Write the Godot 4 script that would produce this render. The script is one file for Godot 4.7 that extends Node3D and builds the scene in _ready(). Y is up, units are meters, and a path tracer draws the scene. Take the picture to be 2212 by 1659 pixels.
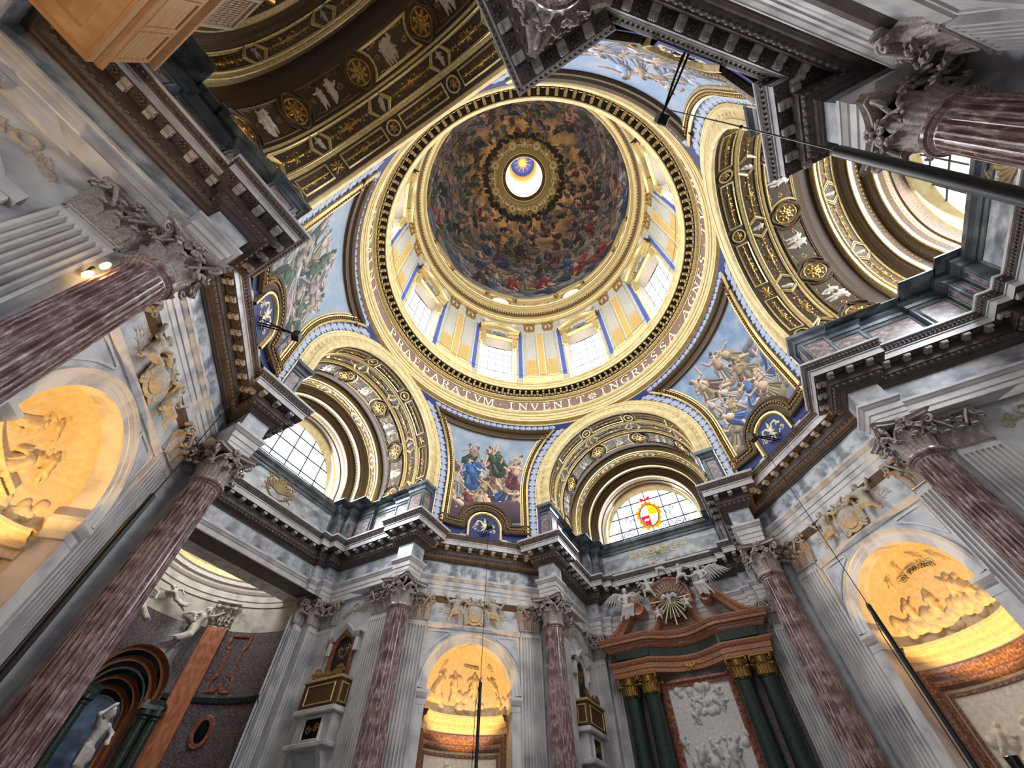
extends Node3D
# Interior of a domed baroque church seen from the floor beside a column, looking up.
# Every arm and pier is built in a frame of its own: x = sideways (w), y = height, z = outwards from the dome's axis (u).
const TAU4 := PI / 2.0
const HC := 16.6          # height of the vault centres
const CT := 13.6          # top of the main cornice
var M := {}
var used := {}
var rng := RandomNumberGenerator.new()

class Mb:
	var v := PackedVector3Array()
	var n := PackedVector3Array()
	var t := PackedVector2Array()
	var i := PackedInt32Array()
	func tri(a: Vector3, b: Vector3, c: Vector3) -> void:      # counter-clockwise seen from the front
		var q := (b - a).cross(c - a).normalized()
		var k := v.size()
		v.append(a); v.append(b); v.append(c)
		for _j in 3:
			n.append(q); t.append(Vector2.ZERO)
		i.append(k); i.append(k + 2); i.append(k + 1)
	func quad(a: Vector3, b: Vector3, c: Vector3, d: Vector3) -> void:
		var q := (c - a).cross(d - b)
		if q.length_squared() < 1e-14:
			return
		q = q.normalized()
		var k := v.size()
		v.append(a); v.append(b); v.append(c); v.append(d)
		for _j in 4:
			n.append(q)
		t.append(Vector2(0, 0)); t.append(Vector2(1, 0)); t.append(Vector2(1, 1)); t.append(Vector2(0, 1))
		i.append(k); i.append(k + 2); i.append(k + 1); i.append(k); i.append(k + 3); i.append(k + 2)
	# rows of points, smooth; closed joins the last column to the first
	func grid(rows: Array, uv := true, flip := false) -> void:
		var h := rows.size()
		var w: int = rows[0].size()
		var k := v.size()
		for r in h:
			var row: PackedVector3Array = rows[r]
			var up: PackedVector3Array = rows[mini(r + 1, h - 1)]
			var dn: PackedVector3Array = rows[maxi(r - 1, 0)]
			for c in w:
				var dx := row[mini(c + 1, w - 1)] - row[maxi(c - 1, 0)]
				if dx.length_squared() < 1e-12:
					dx = up[mini(c + 1, w - 1)] - up[maxi(c - 1, 0)]
				if dx.length_squared() < 1e-12:
					dx = dn[mini(c + 1, w - 1)] - dn[maxi(c - 1, 0)]
				if row[0].is_equal_approx(row[w - 1]) and (c == 0 or c == w - 1):
					dx = row[1] - row[w - 2]
				var dy := up[c] - dn[c]
				var q := dx.cross(dy).normalized()
				v.append(row[c]); n.append(-q if flip else q)
				t.append(Vector2(float(c) / (w - 1), 1.0 - float(r) / (h - 1)))
		for r in h - 1:
			for c in w - 1:
				var a := k + r * w + c
				if flip:
					i.append(a); i.append(a + 1); i.append(a + w); i.append(a + 1); i.append(a + w + 1); i.append(a + w)
				else:
					i.append(a); i.append(a + w); i.append(a + 1); i.append(a + 1); i.append(a + w); i.append(a + w + 1)
	# box with chamfered edges: half sizes s, centre c
	func box(c: Vector3, s: Vector3, ch := 0.0) -> void:
		if ch <= 0.0:
			var p := func(x, y, z): return c + Vector3(x * s.x, y * s.y, z * s.z)
			quad(p.call(-1, -1, 1), p.call(1, -1, 1), p.call(1, 1, 1), p.call(-1, 1, 1))
			quad(p.call(1, -1, -1), p.call(-1, -1, -1), p.call(-1, 1, -1), p.call(1, 1, -1))
			quad(p.call(1, -1, 1), p.call(1, -1, -1), p.call(1, 1, -1), p.call(1, 1, 1))
			quad(p.call(-1, -1, -1), p.call(-1, -1, 1), p.call(-1, 1, 1), p.call(-1, 1, -1))
			quad(p.call(-1, 1, 1), p.call(1, 1, 1), p.call(1, 1, -1), p.call(-1, 1, -1))
			quad(p.call(-1, -1, -1), p.call(1, -1, -1), p.call(1, -1, 1), p.call(-1, -1, 1))
			return
		var ax := [Vector3.RIGHT, Vector3.UP, Vector3.BACK]
		for a in 3:
			for sg in [-1.0, 1.0]:
				var u: Vector3 = ax[(a + 1) % 3]
				var w: Vector3 = ax[(a + 2) % 3]
				var su: float = s[(a + 1) % 3] - ch
				var sw: float = s[(a + 2) % 3] - ch
				var o: Vector3 = c + ax[a] * sg * s[a]
				var q := [o - u * su - w * sw, o + u * su - w * sw, o + u * su + w * sw, o - u * su + w * sw]
				if sg > 0: quad(q[0], q[1], q[2], q[3])
				else: quad(q[3], q[2], q[1], q[0])
				# the chamfer between this face and the two next faces
				for b in [1]:
					for sb in [-1.0, 1.0]:
						var e: Vector3 = ax[(a + b) % 3] * sb
						var l: Vector3 = w * sw
						var p0: Vector3 = o + e * su
						var p1: Vector3 = c + ax[a] * sg * (s[a] - ch) + e * s[(a + 1) % 3]
						if sg * sb > 0: quad(p0 - l, p1 - l, p1 + l, p0 + l)
						else: quad(p0 + l, p1 + l, p1 - l, p0 - l)
	# tube of round section along points, with radii
	func tube(p: PackedVector3Array, r: PackedFloat32Array, sides := 8, caps := true) -> void:
		var rows := []
		var last := Vector3.ZERO
		for k in p.size():
			var d := (p[mini(k + 1, p.size() - 1)] - p[maxi(k - 1, 0)]).normalized()
			var a := last - d * last.dot(d)
			if a.length() < 0.05:
				a = d.cross(Vector3.UP if absf(d.y) < 0.9 else Vector3.RIGHT)
			a = a.normalized()
			last = a
			var b := d.cross(a)
			var row := PackedVector3Array()
			for j in sides + 1:
				var an := TAU * j / sides
				row.append(p[k] + (a * cos(an) + b * sin(an)) * r[k])
			rows.append(row)
		grid(rows, true)
		if caps:
			for j in sides:
				tri(p[0], rows[0][j + 1], rows[0][j])
				var z: PackedVector3Array = rows[-1]
				tri(p[-1], z[j], z[j + 1])
	func ball(c: Vector3, s: Vector3, nu := 8, nv := 6) -> void:
		var rows := []
		for r in nv + 1:
			var a := -PI / 2 + PI * r / nv
			var row := PackedVector3Array()
			for k in nu + 1:
				var b := -TAU * k / nu
				row.append(c + Vector3(cos(a) * cos(b) * s.x, sin(a) * s.y, cos(a) * sin(b) * s.z))
			rows.append(row)
		grid(rows, true)
	# turned profile of (radius, height) round the y axis; angles in radians; the room inside (inward) or the body outside
	func lathe(p: Array, inward := false, a0 := 0.0, a1 := TAU, seg := 32, c := Vector3.ZERO) -> void:
		for k in p.size() - 1:
			var r0: float = p[k].x; var y0: float = p[k].y; var r1: float = p[k + 1].x; var y1: float = p[k + 1].y
			if absf(r0 - r1) + absf(y0 - y1) < 1e-6: continue
			var m := Vector2(y1 - y0, r0 - r1).normalized()    # (radial, vertical) part of the outward normal
			if inward: m = -m
			var base := v.size()
			for j in seg + 1:
				var a := a0 + (a1 - a0) * j / seg
				var d := Vector3(cos(a), 0, -sin(a))
				v.append(c + d * r0 + Vector3.UP * y0); v.append(c + d * r1 + Vector3.UP * y1)
				var q := d * m.x + Vector3.UP * m.y
				n.append(q); n.append(q)
				t.append(Vector2(float(j) / seg, 1)); t.append(Vector2(float(j) / seg, 0))
			for j in seg:
				var o := base + j * 2
				if inward:
					i.append(o); i.append(o + 2); i.append(o + 1); i.append(o + 1); i.append(o + 2); i.append(o + 3)
				else:
					i.append(o); i.append(o + 1); i.append(o + 2); i.append(o + 1); i.append(o + 3); i.append(o + 2)
	# moulding: profile of (offset towards the left of the path, height) along a plan path of (u, w); local point = (w, h, u)
	func sweep(path: Array, prof: Array, closed := false) -> void:
		var m := path.size()
		var off := []
		for k in m:
			var a: Vector2 = path[(k - 1 + m) % m] if closed or k > 0 else path[k]
			var b: Vector2 = path[(k + 1) % m] if closed or k < m - 1 else path[k]
			var p: Vector2 = path[k]
			var d0 := (p - a).normalized() if a != p else (b - p).normalized()
			var d1 := (b - p).normalized() if b != p else d0
			var n0 := Vector2(-d0.y, d0.x)
			var n1 := Vector2(-d1.y, d1.x)
			var s := n0 + n1
			off.append(s / maxf(0.3, s.dot(n0)))
		for k in (m if closed else m - 1):
			var k1: int = (k + 1) % m
			for j in prof.size() - 1:
				var p0: Vector2 = prof[j]; var p1: Vector2 = prof[j + 1]
				var a0: Vector2 = path[k] + off[k] * p0.x
				var a1: Vector2 = path[k1] + off[k1] * p0.x
				var b0: Vector2 = path[k] + off[k] * p1.x
				var b1: Vector2 = path[k1] + off[k1] * p1.x
				quad(Vector3(a1.y, p0.y, a1.x), Vector3(a0.y, p0.y, a0.x), Vector3(b0.y, p1.y, b0.x), Vector3(b1.y, p1.y, b1.x))
	# an arch over the axis u: profile of (radius, u); straight legs go down from HC to y0
	func arch(p: Array, y0: float, seg := 40, hc := 16.6, ra0 := 0.0, ra1 := PI) -> void:
		for k in p.size() - 1:
			var r0: float = p[k].x; var u0: float = p[k].y; var r1: float = p[k + 1].x; var u1: float = p[k + 1].y
			if absf(r0 - r1) + absf(u0 - u1) < 1e-6: continue
			var m := Vector2(u0 - u1, r1 - r0).normalized()
			var base := v.size()
			var cnt := 0
			for j in range(-1, seg + 2):
				var a := clampf(float(j) / seg, 0.0, 1.0)
				a = ra0 + (ra1 - ra0) * a
				var d := Vector3(cos(a), sin(a), 0)
				var dy := 0.0
				if j < 0 or j > seg:
					if y0 > hc - 0.001: continue
					dy = y0 - hc
				v.append(Vector3(0, hc + dy, u0) + d * r0); v.append(Vector3(0, hc + dy, u1) + d * r1)
				var q := d * m.x + Vector3.BACK * m.y
				n.append(q); n.append(q)
				t.append(Vector2(float(j) / seg, 1)); t.append(Vector2(float(j) / seg, 0))
				cnt += 1
			for j in cnt - 1:
				var o := base + j * 2
				i.append(o); i.append(o + 2); i.append(o + 1); i.append(o + 1); i.append(o + 2); i.append(o + 3)
	func add(o: Mb, x: Transform3D) -> void:
		var k := v.size()
		var nb := x.basis.inverse().transposed()
		for j in o.v.size():
			v.append(x * o.v[j]); n.append((nb * o.n[j]).normalized()); t.append(o.t[j])
		var neg := x.basis.determinant() < 0
		for j in range(0, o.i.size(), 3):
			i.append(k + o.i[j]); i.append(k + o.i[j + (2 if neg else 1)]); i.append(k + o.i[j + (1 if neg else 2)])
	func mesh() -> ArrayMesh:
		var a := []
		a.resize(Mesh.ARRAY_MAX)
		a[Mesh.ARRAY_VERTEX] = v
		a[Mesh.ARRAY_NORMAL] = n
		a[Mesh.ARRAY_TEX_UV] = t
		a[Mesh.ARRAY_INDEX] = i
		var r := ArrayMesh.new()
		if v.size() > 0:
			r.add_surface_from_arrays(Mesh.PRIMITIVE_TRIANGLES, a)
		return r

func numbered(s: String) -> String:
	if not used.has(s):
		used[s] = 0
		return s
	used[s] += 1
	return "%s_%03d" % [s, used[s]]

# a top-level node (a thing, or a piece of the setting when kind is "structure")
func thing(called: String, label: String, cat: String, group := "", kind := "", x := Transform3D.IDENTITY) -> Node3D:
	var o := Node3D.new()
	o.name = numbered(called)
	add_child(o)
	o.transform = x
	tag(o, label, cat, group, kind)
	return o

func tag(o: Node3D, label: String, cat: String, group := "", kind := "") -> void:
	o.set_meta("label", label)
	o.set_meta("category", cat)
	if group != "": o.set_meta("group", group)
	if kind != "": o.set_meta("kind", kind)

func part(par: Node3D, called: String, mesh, mat: Material, x := Transform3D.IDENTITY) -> MeshInstance3D:
	var o := MeshInstance3D.new()
	o.name = called
	o.mesh = mesh.mesh() if mesh is Mb else mesh
	o.material_override = mat
	par.add_child(o, true)
	o.transform = x
	return o

func stuff(o: Node3D) -> Node3D:
	o.set_meta("kind", "stuff")
	return o

# frame of the arm or pier at azimuth a (degrees)
func fr(a: float) -> Transform3D:
	return Transform3D(Basis(Vector3.UP, deg_to_rad(a + 90.0)), Vector3.ZERO)

func at(x: float, y: float, z: float, yaw := 0.0, s := 1.0) -> Transform3D:
	return Transform3D(Basis(Vector3.UP, yaw).scaled(Vector3.ONE * s), Vector3(x, y, z))

# ---------- materials ----------
func noise(seed_: int, freq: float, type := FastNoiseLite.TYPE_SIMPLEX_SMOOTH, oct := 4, ridged := false, warp := 0.0) -> FastNoiseLite:
	var f := FastNoiseLite.new()
	f.seed = seed_
	f.noise_type = type
	f.frequency = freq
	f.fractal_type = FastNoiseLite.FRACTAL_RIDGED if ridged else FastNoiseLite.FRACTAL_FBM
	f.fractal_octaves = oct
	if warp > 0.0:
		f.domain_warp_enabled = true
		f.domain_warp_amplitude = warp
		f.domain_warp_frequency = freq * 1.5
	return f

func ntex(f: FastNoiseLite, stops: Array, size := 512) -> NoiseTexture2D:
	var g := Gradient.new()
	var o := PackedFloat32Array(); var c := PackedColorArray()
	for s in stops:
		o.append(s[0]); c.append(s[1])
	g.offsets = o; g.colors = c
	var x := NoiseTexture2D.new()
	x.width = size; x.height = size
	x.seamless = true
	x.color_ramp = g
	x.noise = f
	return x

func mat(color: Color, rough := 0.5, metal := 0.0, tex: Texture2D = null, scale := Vector3.ONE, tri := true) -> StandardMaterial3D:
	var m := StandardMaterial3D.new()
	m.albedo_color = color
	m.roughness = rough
	m.metallic = metal
	m.cull_mode = BaseMaterial3D.CULL_DISABLED
	if tex:
		m.albedo_texture = tex
		if tri:
			m.uv1_triplanar = true
			m.uv1_world_triplanar = true
			m.uv1_scale = scale
	return m

func c8(r: int, g: int, b: int) -> Color:
	return Color(r / 255.0, g / 255.0, b / 255.0)
# ---------- carved relief: a height field that is bent onto a surface ----------
class Hf:
	var w: float
	var h: float
	var nx: int
	var ny: int
	var z := PackedFloat32Array()
	func _init(w_: float, h_: float, cell: float) -> void:
		w = w_; h = h_
		nx = maxi(4, int(ceil(w / cell))); ny = maxi(4, int(ceil(h / cell)))
		z.resize((nx + 1) * (ny + 1))
	# a tapered rounded limb from a to b, raised by lift; k flattens it
	func cap(a: Vector2, b: Vector2, ra: float, rb: float, k := 0.6, lift := 0.0) -> void:
		var rm := maxf(ra, rb)
		var x0 := clampi(int((minf(a.x, b.x) - rm + w / 2) / w * nx), 0, nx); var x1 := clampi(int((maxf(a.x, b.x) + rm + w / 2) / w * nx) + 1, 0, nx)
		var y0 := clampi(int((minf(a.y, b.y) - rm + h / 2) / h * ny), 0, ny); var y1 := clampi(int((maxf(a.y, b.y) + rm + h / 2) / h * ny) + 1, 0, ny)
		var d := b - a
		var dd := maxf(d.length_squared(), 1e-9)
		for y in range(y0, y1 + 1):
			for x in range(x0, x1 + 1):
				var p := Vector2(float(x) / nx * w - w / 2, float(y) / ny * h - h / 2)
				var t := clampf((p - a).dot(d) / dd, 0.0, 1.0)
				var r := lerpf(ra, rb, t)
				var e := r * r - (p - a - d * t).length_squared()
				if e > 0.0:
					var q := sqrt(e) * k + lift
					var o := y * (nx + 1) + x
					if q > z[o]: z[o] = q
	func dot(c: Vector2, r: float, k := 0.6, lift := 0.0) -> void:
		cap(c, c, r, r, k, lift)
	func path(p: PackedVector2Array, r0: float, r1: float, k := 0.6, lift := 0.0) -> void:
		for j in p.size() - 1:
			var n := float(p.size() - 1)
			cap(p[j], p[j + 1], lerpf(r0, r1, j / n), lerpf(r0, r1, (j + 1) / n), k, lift)
	func scroll(c: Vector2, r: float, th: float, turns := 1.4, a0 := 0.0, hand := 1.0, lift := 0.0) -> void:
		var p := PackedVector2Array()
		for j in 15:
			var t := j / 14.0
			var a := a0 + hand * TAU * turns * t
			p.append(c + Vector2(cos(a), sin(a)) * r * (1.0 - 0.85 * t))
		path(p, th, th * 0.6, 0.8, lift)
		dot(c, th * 1.5, 0.8, lift)
	func leaf(a: Vector2, b: Vector2, wd: float, lift := 0.0, lobes := 3) -> void:
		var d := b - a
		var n := Vector2(-d.y, d.x).normalized()
		cap(a, b, wd * 0.22, wd * 0.1, 0.9, lift)
		for j in lobes:
			var t := 0.1 + 0.7 * j / maxf(1, lobes - 1)
			var l := wd * (1.0 - 0.55 * t)
			for s in [-1.0, 1.0]:
				cap(a + d * t, a + d * (t + 0.16) + n * s * l, wd * 0.16, wd * 0.1, 0.8, lift)
	func rosette(c: Vector2, r: float, petals := 8, lift := 0.0) -> void:
		for j in petals:
			var a := TAU * j / petals
			var d := Vector2(cos(a), sin(a))
			cap(c + d * r * 0.35, c + d * r * 0.8, r * 0.14, r * 0.2, 0.55, lift)
		for j in petals:
			var a := TAU * (j + 0.5) / petals
			var d := Vector2(cos(a), sin(a))
			cap(c + d * r * 0.2, c + d * r * 0.48, r * 0.12, r * 0.15, 0.7, lift + r * 0.06)
		dot(c, r * 0.2, 0.9, lift + r * 0.1)
	func ring(c: Vector2, r: float, th: float, n := 28, k := 0.9, ry := 0.0) -> void:
		if ry <= 0.0: ry = r
		var p := PackedVector2Array()
		for j in n + 1:
			p.append(c + Vector2(cos(TAU * j / n) * r, sin(TAU * j / n) * ry))
		path(p, th, th, k)
	func frame(x0: float, y0: float, x1: float, y1: float, th: float) -> void:
		path(PackedVector2Array([Vector2(x0, y0), Vector2(x1, y0), Vector2(x1, y1), Vector2(x0, y1), Vector2(x0, y0)]), th, th, 0.8)
	# a draped or winged figure s tall, feet at p; lean tilts it, r chooses the pose
	func figure(p: Vector2, s: float, r: RandomNumberGenerator, lean := 0.0, wings := false, child := false, lift := 0.0) -> void:
		var up := Vector2(sin(lean), cos(lean))
		var rt := Vector2(up.y, -up.x)
		var f := func(x: float, y: float) -> Vector2: return p + rt * x * s + up * y * s
		var k := 0.75
		var fat := 1.55 if child else 1.3
		var sd := 1.0 if r.randf() < 0.5 else -1.0
		var sw := r.randf_range(-0.05, 0.05)
		var hip: Vector2 = f.call(sw, 0.5); var chest: Vector2 = f.call(sw * 0.3 + 0.02 * sd, 0.74); var neck: Vector2 = f.call(0.03 * sd, 0.84)
		if wings:
			for q in [-1.0, 1.0]:
				for j in 4:
					var a := 0.5 + j * 0.32
					cap(f.call(0.05 * q, 0.76), f.call(q * (0.08 + 0.3 * sin(a) * (1.0 if q == sd else 0.7)), 0.78 + 0.3 * cos(a)), 0.04 * s, 0.035 * s, 0.3, lift)
		for q in [-1.0, 1.0]:
			var kx = r.randf_range(0.0, 0.16) * q + sw
			var ky := r.randf_range(0.24, 0.34)
			var knee: Vector2 = f.call(kx, ky)
			var foot: Vector2 = f.call(kx + r.randf_range(-0.14, 0.08) * q, ky - r.randf_range(0.2, 0.27))
			cap(hip + rt * q * 0.05 * s, knee, 0.075 * s * fat, 0.055 * s * fat, k, lift)
			cap(knee, foot, 0.052 * s * fat, 0.03 * s * fat, k, lift)
			var el: Vector2 = f.call(q * r.randf_range(0.14, 0.26), r.randf_range(0.6, 0.86))
			var ha = el + (rt * q * r.randf_range(-0.1, 0.16) + up * r.randf_range(-0.08, 0.18)) * s
			cap(chest + rt * q * 0.09 * s + up * 0.05 * s, el, 0.042 * s * fat, 0.034 * s * fat, k, lift + 0.02 * s)
			cap(el, ha, 0.034 * s * fat, 0.024 * s * fat, k, lift + 0.02 * s)
		cap(hip, chest, 0.1 * s * fat, 0.115 * s * fat, k, lift)
		cap(chest, neck, 0.07 * s, 0.04 * s, k, lift)
		var hd := neck + (up * 0.075 + rt * 0.03 * sd) * s
		dot(hd, 0.07 * s * (1.25 if child else 1.0), 0.95, lift)
		dot(hd + (up * 0.02 - rt * 0.02 * sd) * s, 0.072 * s, 0.95, lift)
		if not child:
			for j in 7:
				var a: Vector2 = f.call(r.randf_range(-0.12, 0.12), r.randf_range(0.4, 0.7))
				var b: Vector2 = a + (rt * r.randf_range(-0.2, 0.2) - up * r.randf_range(0.1, 0.36)) * s
				cap(a, b, 0.034 * s, 0.018 * s, 0.9, lift + 0.04 * s)
		else:
			cap(f.call(-0.2 * sd, 0.45), f.call(0.16 * sd, 0.55), 0.035 * s, 0.05 * s, 0.8, lift + 0.03 * s)
	func cloud(c: Vector2, r: float, rg: RandomNumberGenerator, n := 7, flat := 0.35) -> void:
		for j in n:
			dot(c + Vector2(rg.randf_range(-1, 1), rg.randf_range(-0.45, 0.45)) * r, r * rg.randf_range(0.25, 0.5), flat)
	# bend the field with f(x, y, z) -> Vector3; bare ground is left out where cut is set
	func mesh(f: Callable, cut := false, mb: Mb = null, sink := 0.02) -> Mb:
		if mb == null: mb = Mb.new()
		var id := PackedInt32Array(); id.resize(z.size()); id.fill(-1)
		var st := nx + 1
		var pos := PackedVector3Array(); pos.resize(z.size())
		var live := PackedByteArray(); live.resize(z.size()); live.fill(0)
		if cut:
			for y in ny:
				for x in nx:
					var o := y * st + x
					if z[o] > 0.0 or z[o + 1] > 0.0 or z[o + st] > 0.0 or z[o + st + 1] > 0.0:
						live[o] = 1; live[o + 1] = 1; live[o + st] = 1; live[o + st + 1] = 1
		for y in ny + 1:
			for x in st:
				var o := y * st + x
				if cut and not live[o]: continue
				pos[o] = f.call(float(x) / nx * w - w / 2, float(y) / ny * h - h / 2, (z[o] if z[o] > 0.0 else -sink) if cut else z[o])
		for y in ny + 1:
			for x in st:
				var o := y * st + x
				if cut and not live[o]: continue
				var xl := o - 1 if x > 0 and (not cut or live[o - 1]) else o
				var xr := o + 1 if x < nx and (not cut or live[o + 1]) else o
				var yd := o - st if y > 0 and (not cut or live[o - st]) else o
				var yu := o + st if y < ny and (not cut or live[o + st]) else o
				id[o] = mb.v.size()
				mb.v.append(pos[o]); mb.n.append((pos[xr] - pos[xl]).cross(pos[yu] - pos[yd]).normalized())
				mb.t.append(Vector2(float(x) / nx, 1.0 - float(y) / ny))
		for y in ny:
			for x in nx:
				var o := y * st + x
				if cut and z[o] <= 0.0 and z[o + 1] <= 0.0 and z[o + st] <= 0.0 and z[o + st + 1] <= 0.0: continue
				var a := id[o]; var b := id[o + 1]; var c := id[o + st]; var d := id[o + st + 1]
				mb.i.append(a); mb.i.append(c); mb.i.append(b); mb.i.append(b); mb.i.append(c); mb.i.append(d)
		return mb

# moulding bar along a flat polyline (left of the path is +), bent with f; prof = (across, z)
func bar(mb: Mb, pts: PackedVector2Array, closed: bool, prof: Array, f: Callable) -> Mb:
	var m := pts.size()
	var off := PackedVector2Array()
	for k in m:
		var a := pts[(k - 1 + m) % m] if closed or k > 0 else pts[k]
		var b := pts[(k + 1) % m] if closed or k < m - 1 else pts[k]
		var d0 := (pts[k] - a).normalized() if a != pts[k] else (b - pts[k]).normalized()
		var d1 := (b - pts[k]).normalized() if b != pts[k] else d0
		var n0 := Vector2(-d0.y, d0.x)
		var s := n0 + Vector2(-d1.y, d1.x)
		off.append(s / maxf(0.4, s.dot(n0)))
	for k in (m if closed else m - 1):
		var k1 := (k + 1) % m
		for j in prof.size() - 1:
			var a0 = pts[k] + off[k] * prof[j].x; var a1 = pts[k1] + off[k1] * prof[j].x
			var b0 = pts[k] + off[k] * prof[j + 1].x; var b1 = pts[k1] + off[k1] * prof[j + 1].x
			mb.quad(f.call(b0.x, b0.y, prof[j + 1].y), f.call(b1.x, b1.y, prof[j + 1].y), f.call(a1.x, a1.y, prof[j].y), f.call(a0.x, a0.y, prof[j].y))
	return mb

# flat plate with an outline, from z0 to z1, bent with f
func plate(mb: Mb, pts: PackedVector2Array, z0: float, z1: float, f: Callable) -> Mb:
	var ix := Geometry2D.triangulate_polygon(pts)
	if Geometry2D.is_polygon_clockwise(pts):
		pts.reverse()
		ix = Geometry2D.triangulate_polygon(pts)
	for j in range(0, ix.size(), 3):
		var a := pts[ix[j]]; var b := pts[ix[j + 1]]; var c := pts[ix[j + 2]]
		if (b - a).cross(c - a) < 0.0:
			var q := b; b = c; c = q
		mb.tri(f.call(a.x, a.y, z1), f.call(b.x, b.y, z1), f.call(c.x, c.y, z1))
	for j in pts.size():
		var a := pts[j]; var b := pts[(j + 1) % pts.size()]
		mb.quad(f.call(a.x, a.y, z0), f.call(b.x, b.y, z0), f.call(b.x, b.y, z1), f.call(a.x, a.y, z1))
	return mb

func ngon(n: int, rx: float, ry: float, c := Vector2.ZERO, a0 := 0.0) -> PackedVector2Array:
	var p := PackedVector2Array()
	for j in n:
		p.append(c + Vector2(cos(a0 + TAU * j / n) * rx, sin(a0 + TAU * j / n) * ry))
	return p

func rect(x0: float, y0: float, x1: float, y1: float) -> PackedVector2Array:
	return PackedVector2Array([Vector2(x0, y0), Vector2(x1, y0), Vector2(x1, y1), Vector2(x0, y1)])

func flat(x: float, y: float, z: float) -> Vector3:
	return Vector3(x, y, z)

func multi(par: Node3D, called: String, m: Mesh, mt: Material, xs: Array) -> void:
	var mm := MultiMesh.new()
	mm.transform_format = MultiMesh.TRANSFORM_3D
	mm.mesh = m
	mm.instance_count = xs.size()
	for k in xs.size(): mm.set_instance_transform(k, xs[k])
	var o := MultiMeshInstance3D.new()
	o.name = called
	o.multimesh = mm
	o.material_override = mt
	par.add_child(o, true)
	stuff(o)

# ---------- a body as one continuous skin: tapered bones joined smoothly, meshed as surface nets ----------
func body(bones: Array, cell: float, soft := 0.035) -> Mb:
	var lo := Vector3.INF; var hi := -Vector3.INF
	for b in bones:
		var r: float = maxf(b[2], b[3]) + cell * 2.0 + soft
		for q in 2:
			lo = lo.min(b[q] - Vector3.ONE * r); hi = hi.max(b[q] + Vector3.ONE * r)
	var n := Vector3i(((hi - lo) / cell).ceil()) + Vector3i.ONE
	var sx := 1; var sy := n.x; var sz := n.x * n.y
	var f := PackedFloat32Array(); f.resize(sz * n.z); f.fill(0.0)
	var kk := 1.0 / soft
	for b in bones:
		var a: Vector3 = b[0]; var d: Vector3 = b[1] - b[0]
		var dd := maxf(d.length_squared(), 1e-9)
		var r: float = maxf(b[2], b[3]) + soft * 2.5
		var l := Vector3i(((a.min(b[1]) - Vector3.ONE * r - lo) / cell).floor()).clamp(Vector3i.ZERO, n - Vector3i.ONE)
		var u := Vector3i(((a.max(b[1]) + Vector3.ONE * r - lo) / cell).ceil()).clamp(Vector3i.ZERO, n - Vector3i.ONE)
		for z in range(l.z, u.z + 1):
			for y in range(l.y, u.y + 1):
				for x in range(l.x, u.x + 1):
					var p := lo + Vector3(x, y, z) * cell
					var t := clampf((p - a).dot(d) / dd, 0.0, 1.0)
					var dist := (p - a - d * t).length() - lerpf(b[2], b[3], t)
					f[x + y * sy + z * sz] += exp(-kk * dist)
	# the skin lies where the sum is 1
	var mb := Mb.new()
	var id := {}
	var corner := [0, sx, sy, sx + sy, sz, sx + sz, sy + sz, sx + sy + sz]
	for z in n.z - 1:
		for y in n.y - 1:
			for x in n.x - 1:
				var o := x + y * sy + z * sz
				var c := 0
				for k in 8:
					if f[o + corner[k]] >= 1.0: c += 1
				if c == 0 or c == 8: continue
				var s := Vector3.ZERO
				var m := 0
				for e in [[0, 1], [2, 3], [4, 5], [6, 7], [0, 2], [1, 3], [4, 6], [5, 7], [0, 4], [1, 5], [2, 6], [3, 7]]:
					var v0 := f[o + corner[e[0]]]; var v1 := f[o + corner[e[1]]]
					if (v0 >= 1.0) != (v1 >= 1.0):
						var l0 := log(maxf(v0, 1e-12)); var l1 := log(maxf(v1, 1e-12))
						var t := clampf(-l0 / (l1 - l0), 0.0, 1.0)
						var p0 := Vector3(e[0] & 1, (e[0] >> 1) & 1, e[0] >> 2); var p1 := Vector3(e[1] & 1, (e[1] >> 1) & 1, e[1] >> 2)
						s += p0.lerp(p1, t); m += 1
				id[o] = mb.v.size()
				mb.v.append(lo + (Vector3(x, y, z) + s / m) * cell)
				var g := Vector3(f[o + sx] - f[o], f[o + sy] - f[o], f[o + sz] - f[o]) + Vector3(f[o + sx + sy + sz] - f[o + sy + sz], f[o + sx + sy + sz] - f[o + sx + sz], f[o + sx + sy + sz] - f[o + sx + sy])
				mb.n.append(-g.normalized()); mb.t.append(Vector2.ZERO)
	for o in id:
		for ax in 3:
			var e: int = [sx, sy, sz][ax]
			var p: int = [sy, sz, sx][ax]
			var q: int = [sz, sx, sy][ax]
			var i0: bool = f[o] >= 1.0
			var i1: bool = f[o + e] >= 1.0
			if i0 == i1 or not id.has(o - p) or not id.has(o - q) or not id.has(o - p - q): continue
			var a: int = id[o - p - q]; var b: int = id[o - q]; var c: int = id[o]; var d: int = id[o - p]
			if i0:
				mb.i.append(a); mb.i.append(c); mb.i.append(b); mb.i.append(a); mb.i.append(d); mb.i.append(c)
			else:
				mb.i.append(a); mb.i.append(b); mb.i.append(c); mb.i.append(a); mb.i.append(c); mb.i.append(d)
	# smoother normals from the faces
	var nn := PackedVector3Array(); nn.resize(mb.v.size())
	for j in range(0, mb.i.size(), 3):
		var q := (mb.v[mb.i[j + 2]] - mb.v[mb.i[j]]).cross(mb.v[mb.i[j + 1]] - mb.v[mb.i[j]])
		for k in 3: nn[mb.i[j + k]] += q
	for j in nn.size(): mb.n[j] = nn[j].normalized() if nn[j].length_squared() > 0 else Vector3.UP
	return mb
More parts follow.
